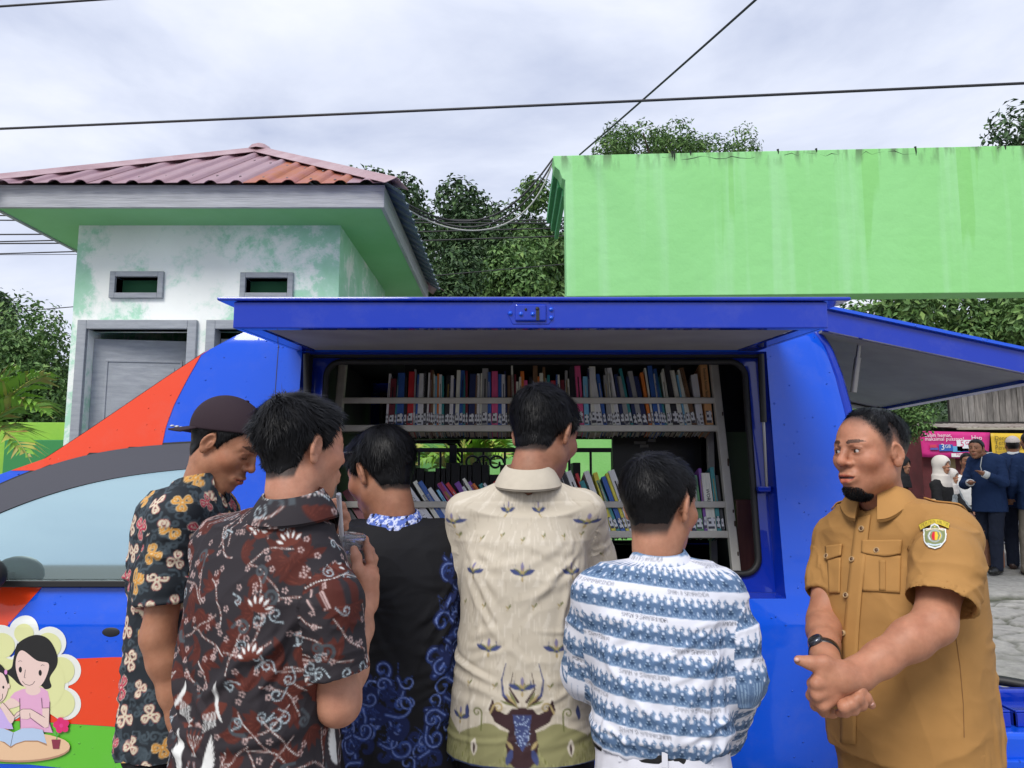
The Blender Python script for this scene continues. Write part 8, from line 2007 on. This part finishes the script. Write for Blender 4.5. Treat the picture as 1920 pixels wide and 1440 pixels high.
def seated(label, u, Y, rz, top_c, leg_c, headuv, skin, hood, seed, k=1.0, long=True, arms=None, legside=True, seat_z=.80, sc=1.0, lean=0.):
    x = at(u,1000,Y).x; p = Person('person', label, x, Y, rz, 1.62*k, None, gzv=gz(Y), skin=skin, seed=seed); K = p.k; z = seat_z
    rows = [(z-.02,.16*K,.13*K),(z+.1*K,.155*K,.13*K),(z+.25*K,.155*K,.125*K),(z+.4*K,.165*K,.115*K),(z+.47*K,.14*K,.095*K),(z+.52*K,.10*K,.08*K)]
    sh = [np.array((s_*.16*K,0,z+.46*K)) for s_ in (-1,1)]; arms = arms or [((-.22,.10,.2),(-.12,.30,.06)),((.22,.10,.2),(.12,.30,.06))]
    A = [(sh[i], np.array(arms[i][0])*K+np.array((0,0,z)), np.array(arms[i][1])*K+np.array((0,0,z))) for i in (0,1)]
    sl = [([a,b,c],[.060*K,.058*K,.046*K],True) if long else ([a,a*.4+b*.6],[.055*K,.06*K],True) for a,b,c in A]
    p.shirt(rows, sl, cloth('seat_'+label.replace(' ','_')[:18], top_c, .85, None, 300, .1), .009, (0,-.01,z+.55*K), .05*K, sh_r=.045, fold=1.0, hem_open=False)
    for a,b,c in A:
        d = c-b; d /= np.linalg.norm(d); s2 = np.cross(d,(0,0,1.)); s2 /= np.linalg.norm(s2)+1e-6
        p.arm(a,b,c,(.042,.04,.036,.025),[([c,c+d*.05],[.024,.026],.02)]+[([c+d*.05+s2*o_,c+d*.10+s2*o_*1.3],[.010,.008],.006) for o_ in (-.025,-.008,.008,.024)]+[([c+s2*.02,c+d*.05+s2*.045],[.012,.009],.008)],.006)
    hc = p.l(headuv[0],headuv[1],Y); p.head(hc, rotm(-2,0,0), (0,-.005,z+.50*K), sc, thick=.010, nstr=700, slen=.02, res=.007, hair=hood is None, mess=.2, lift=.2)
    p.finish()
    v = Vol((-.3,-.25,-.01),(.3,.65,z+.1),.010); v.loft([(z-.12,.17*K,.14*K),(z+.02,.165*K,.135*K)],.04)
    for s_ in (-1,1):
        kn = np.array((s_*.12,.42*K,z-.06)); an = np.array((s_*.13,.40*K,max(.12,z-.50*K))); v.chain([(s_*.09*K,.02,z-.05),kn,an],[.085*K,.066*K,.05*K],.03)
    V,Q = v.mesh(); p.put('trousers', V, Q, cloth('seatleg_'+label.replace(' ','_')[:18], leg_c, .85))
    for s_ in (-1,1):
        an = np.array((s_*.13,.40*K,max(.12,z-.50*K))); w = Vol(an-.12,an+np.array((.12,.26,.1)),.008); w.chain([an+np.array((0,-.01,-.06)),an+np.array((0,.09,-.075)),an+np.array((0,.15,-.08))],[.034,.032,.024],.02); V,Q = w.mesh(); p.put('shoe', V, Q, mat('sandal_tan',(.25,.13,.10),.7))
    if hood is not None:
        rot = rotm(-2,0,0); v = Vol((-.16,-.2,-.42),(.16,.16,.16),.007); cranium(v,.018); v.cap((0,-.02,0),(0,-.02,-.14),.088,.10,.03); v.loft([(-.30,.145,.11,.0),(-.24,.14,.11,-.005),(-.15,.10,.095,-.01)],.05); v.ell((0,.105,-.022),(.052,.06,.075),.01,'s'); V,Q = v.mesh(); p.put('headscarf', (V*sc)@rot.T+hc, Q, cloth('hood_%d'%int(100*hood[0]), hood, .85))
    return p
seated('woman in white headscarf and black top sitting sideways on the motorcycle', 1772, 10.55, 205, (.02,.02,.022), (.035,.025,.028), (1765,872), (.50,.26,.17), (.72,.66,.62), 41, seat_z=.57)
seated('small child in white headscarf and grey jacket beside the woman', 1792, 10.6, 215, (.28,.31,.33), (.03,.03,.03), (1783,893), (.50,.26,.17), (.66,.62,.60), 42, k=.68, seat_z=.62, sc=.82)
seated('man in white t shirt sitting behind the child on the motorcycle', 1815, 10.8, 160, (.72,.72,.72), (.03,.03,.035), (1813,866), (.28,.13,.08), None, 43, k=1.0, long=False, seat_z=.60)
seated('person in black headscarf behind the shoulder of the khaki uniform', 1684, 10.4, 215, (.02,.02,.022), (.03,.03,.03), (1690,872), (.36,.18,.11), (.02,.02,.023), 44, seat_z=.57)
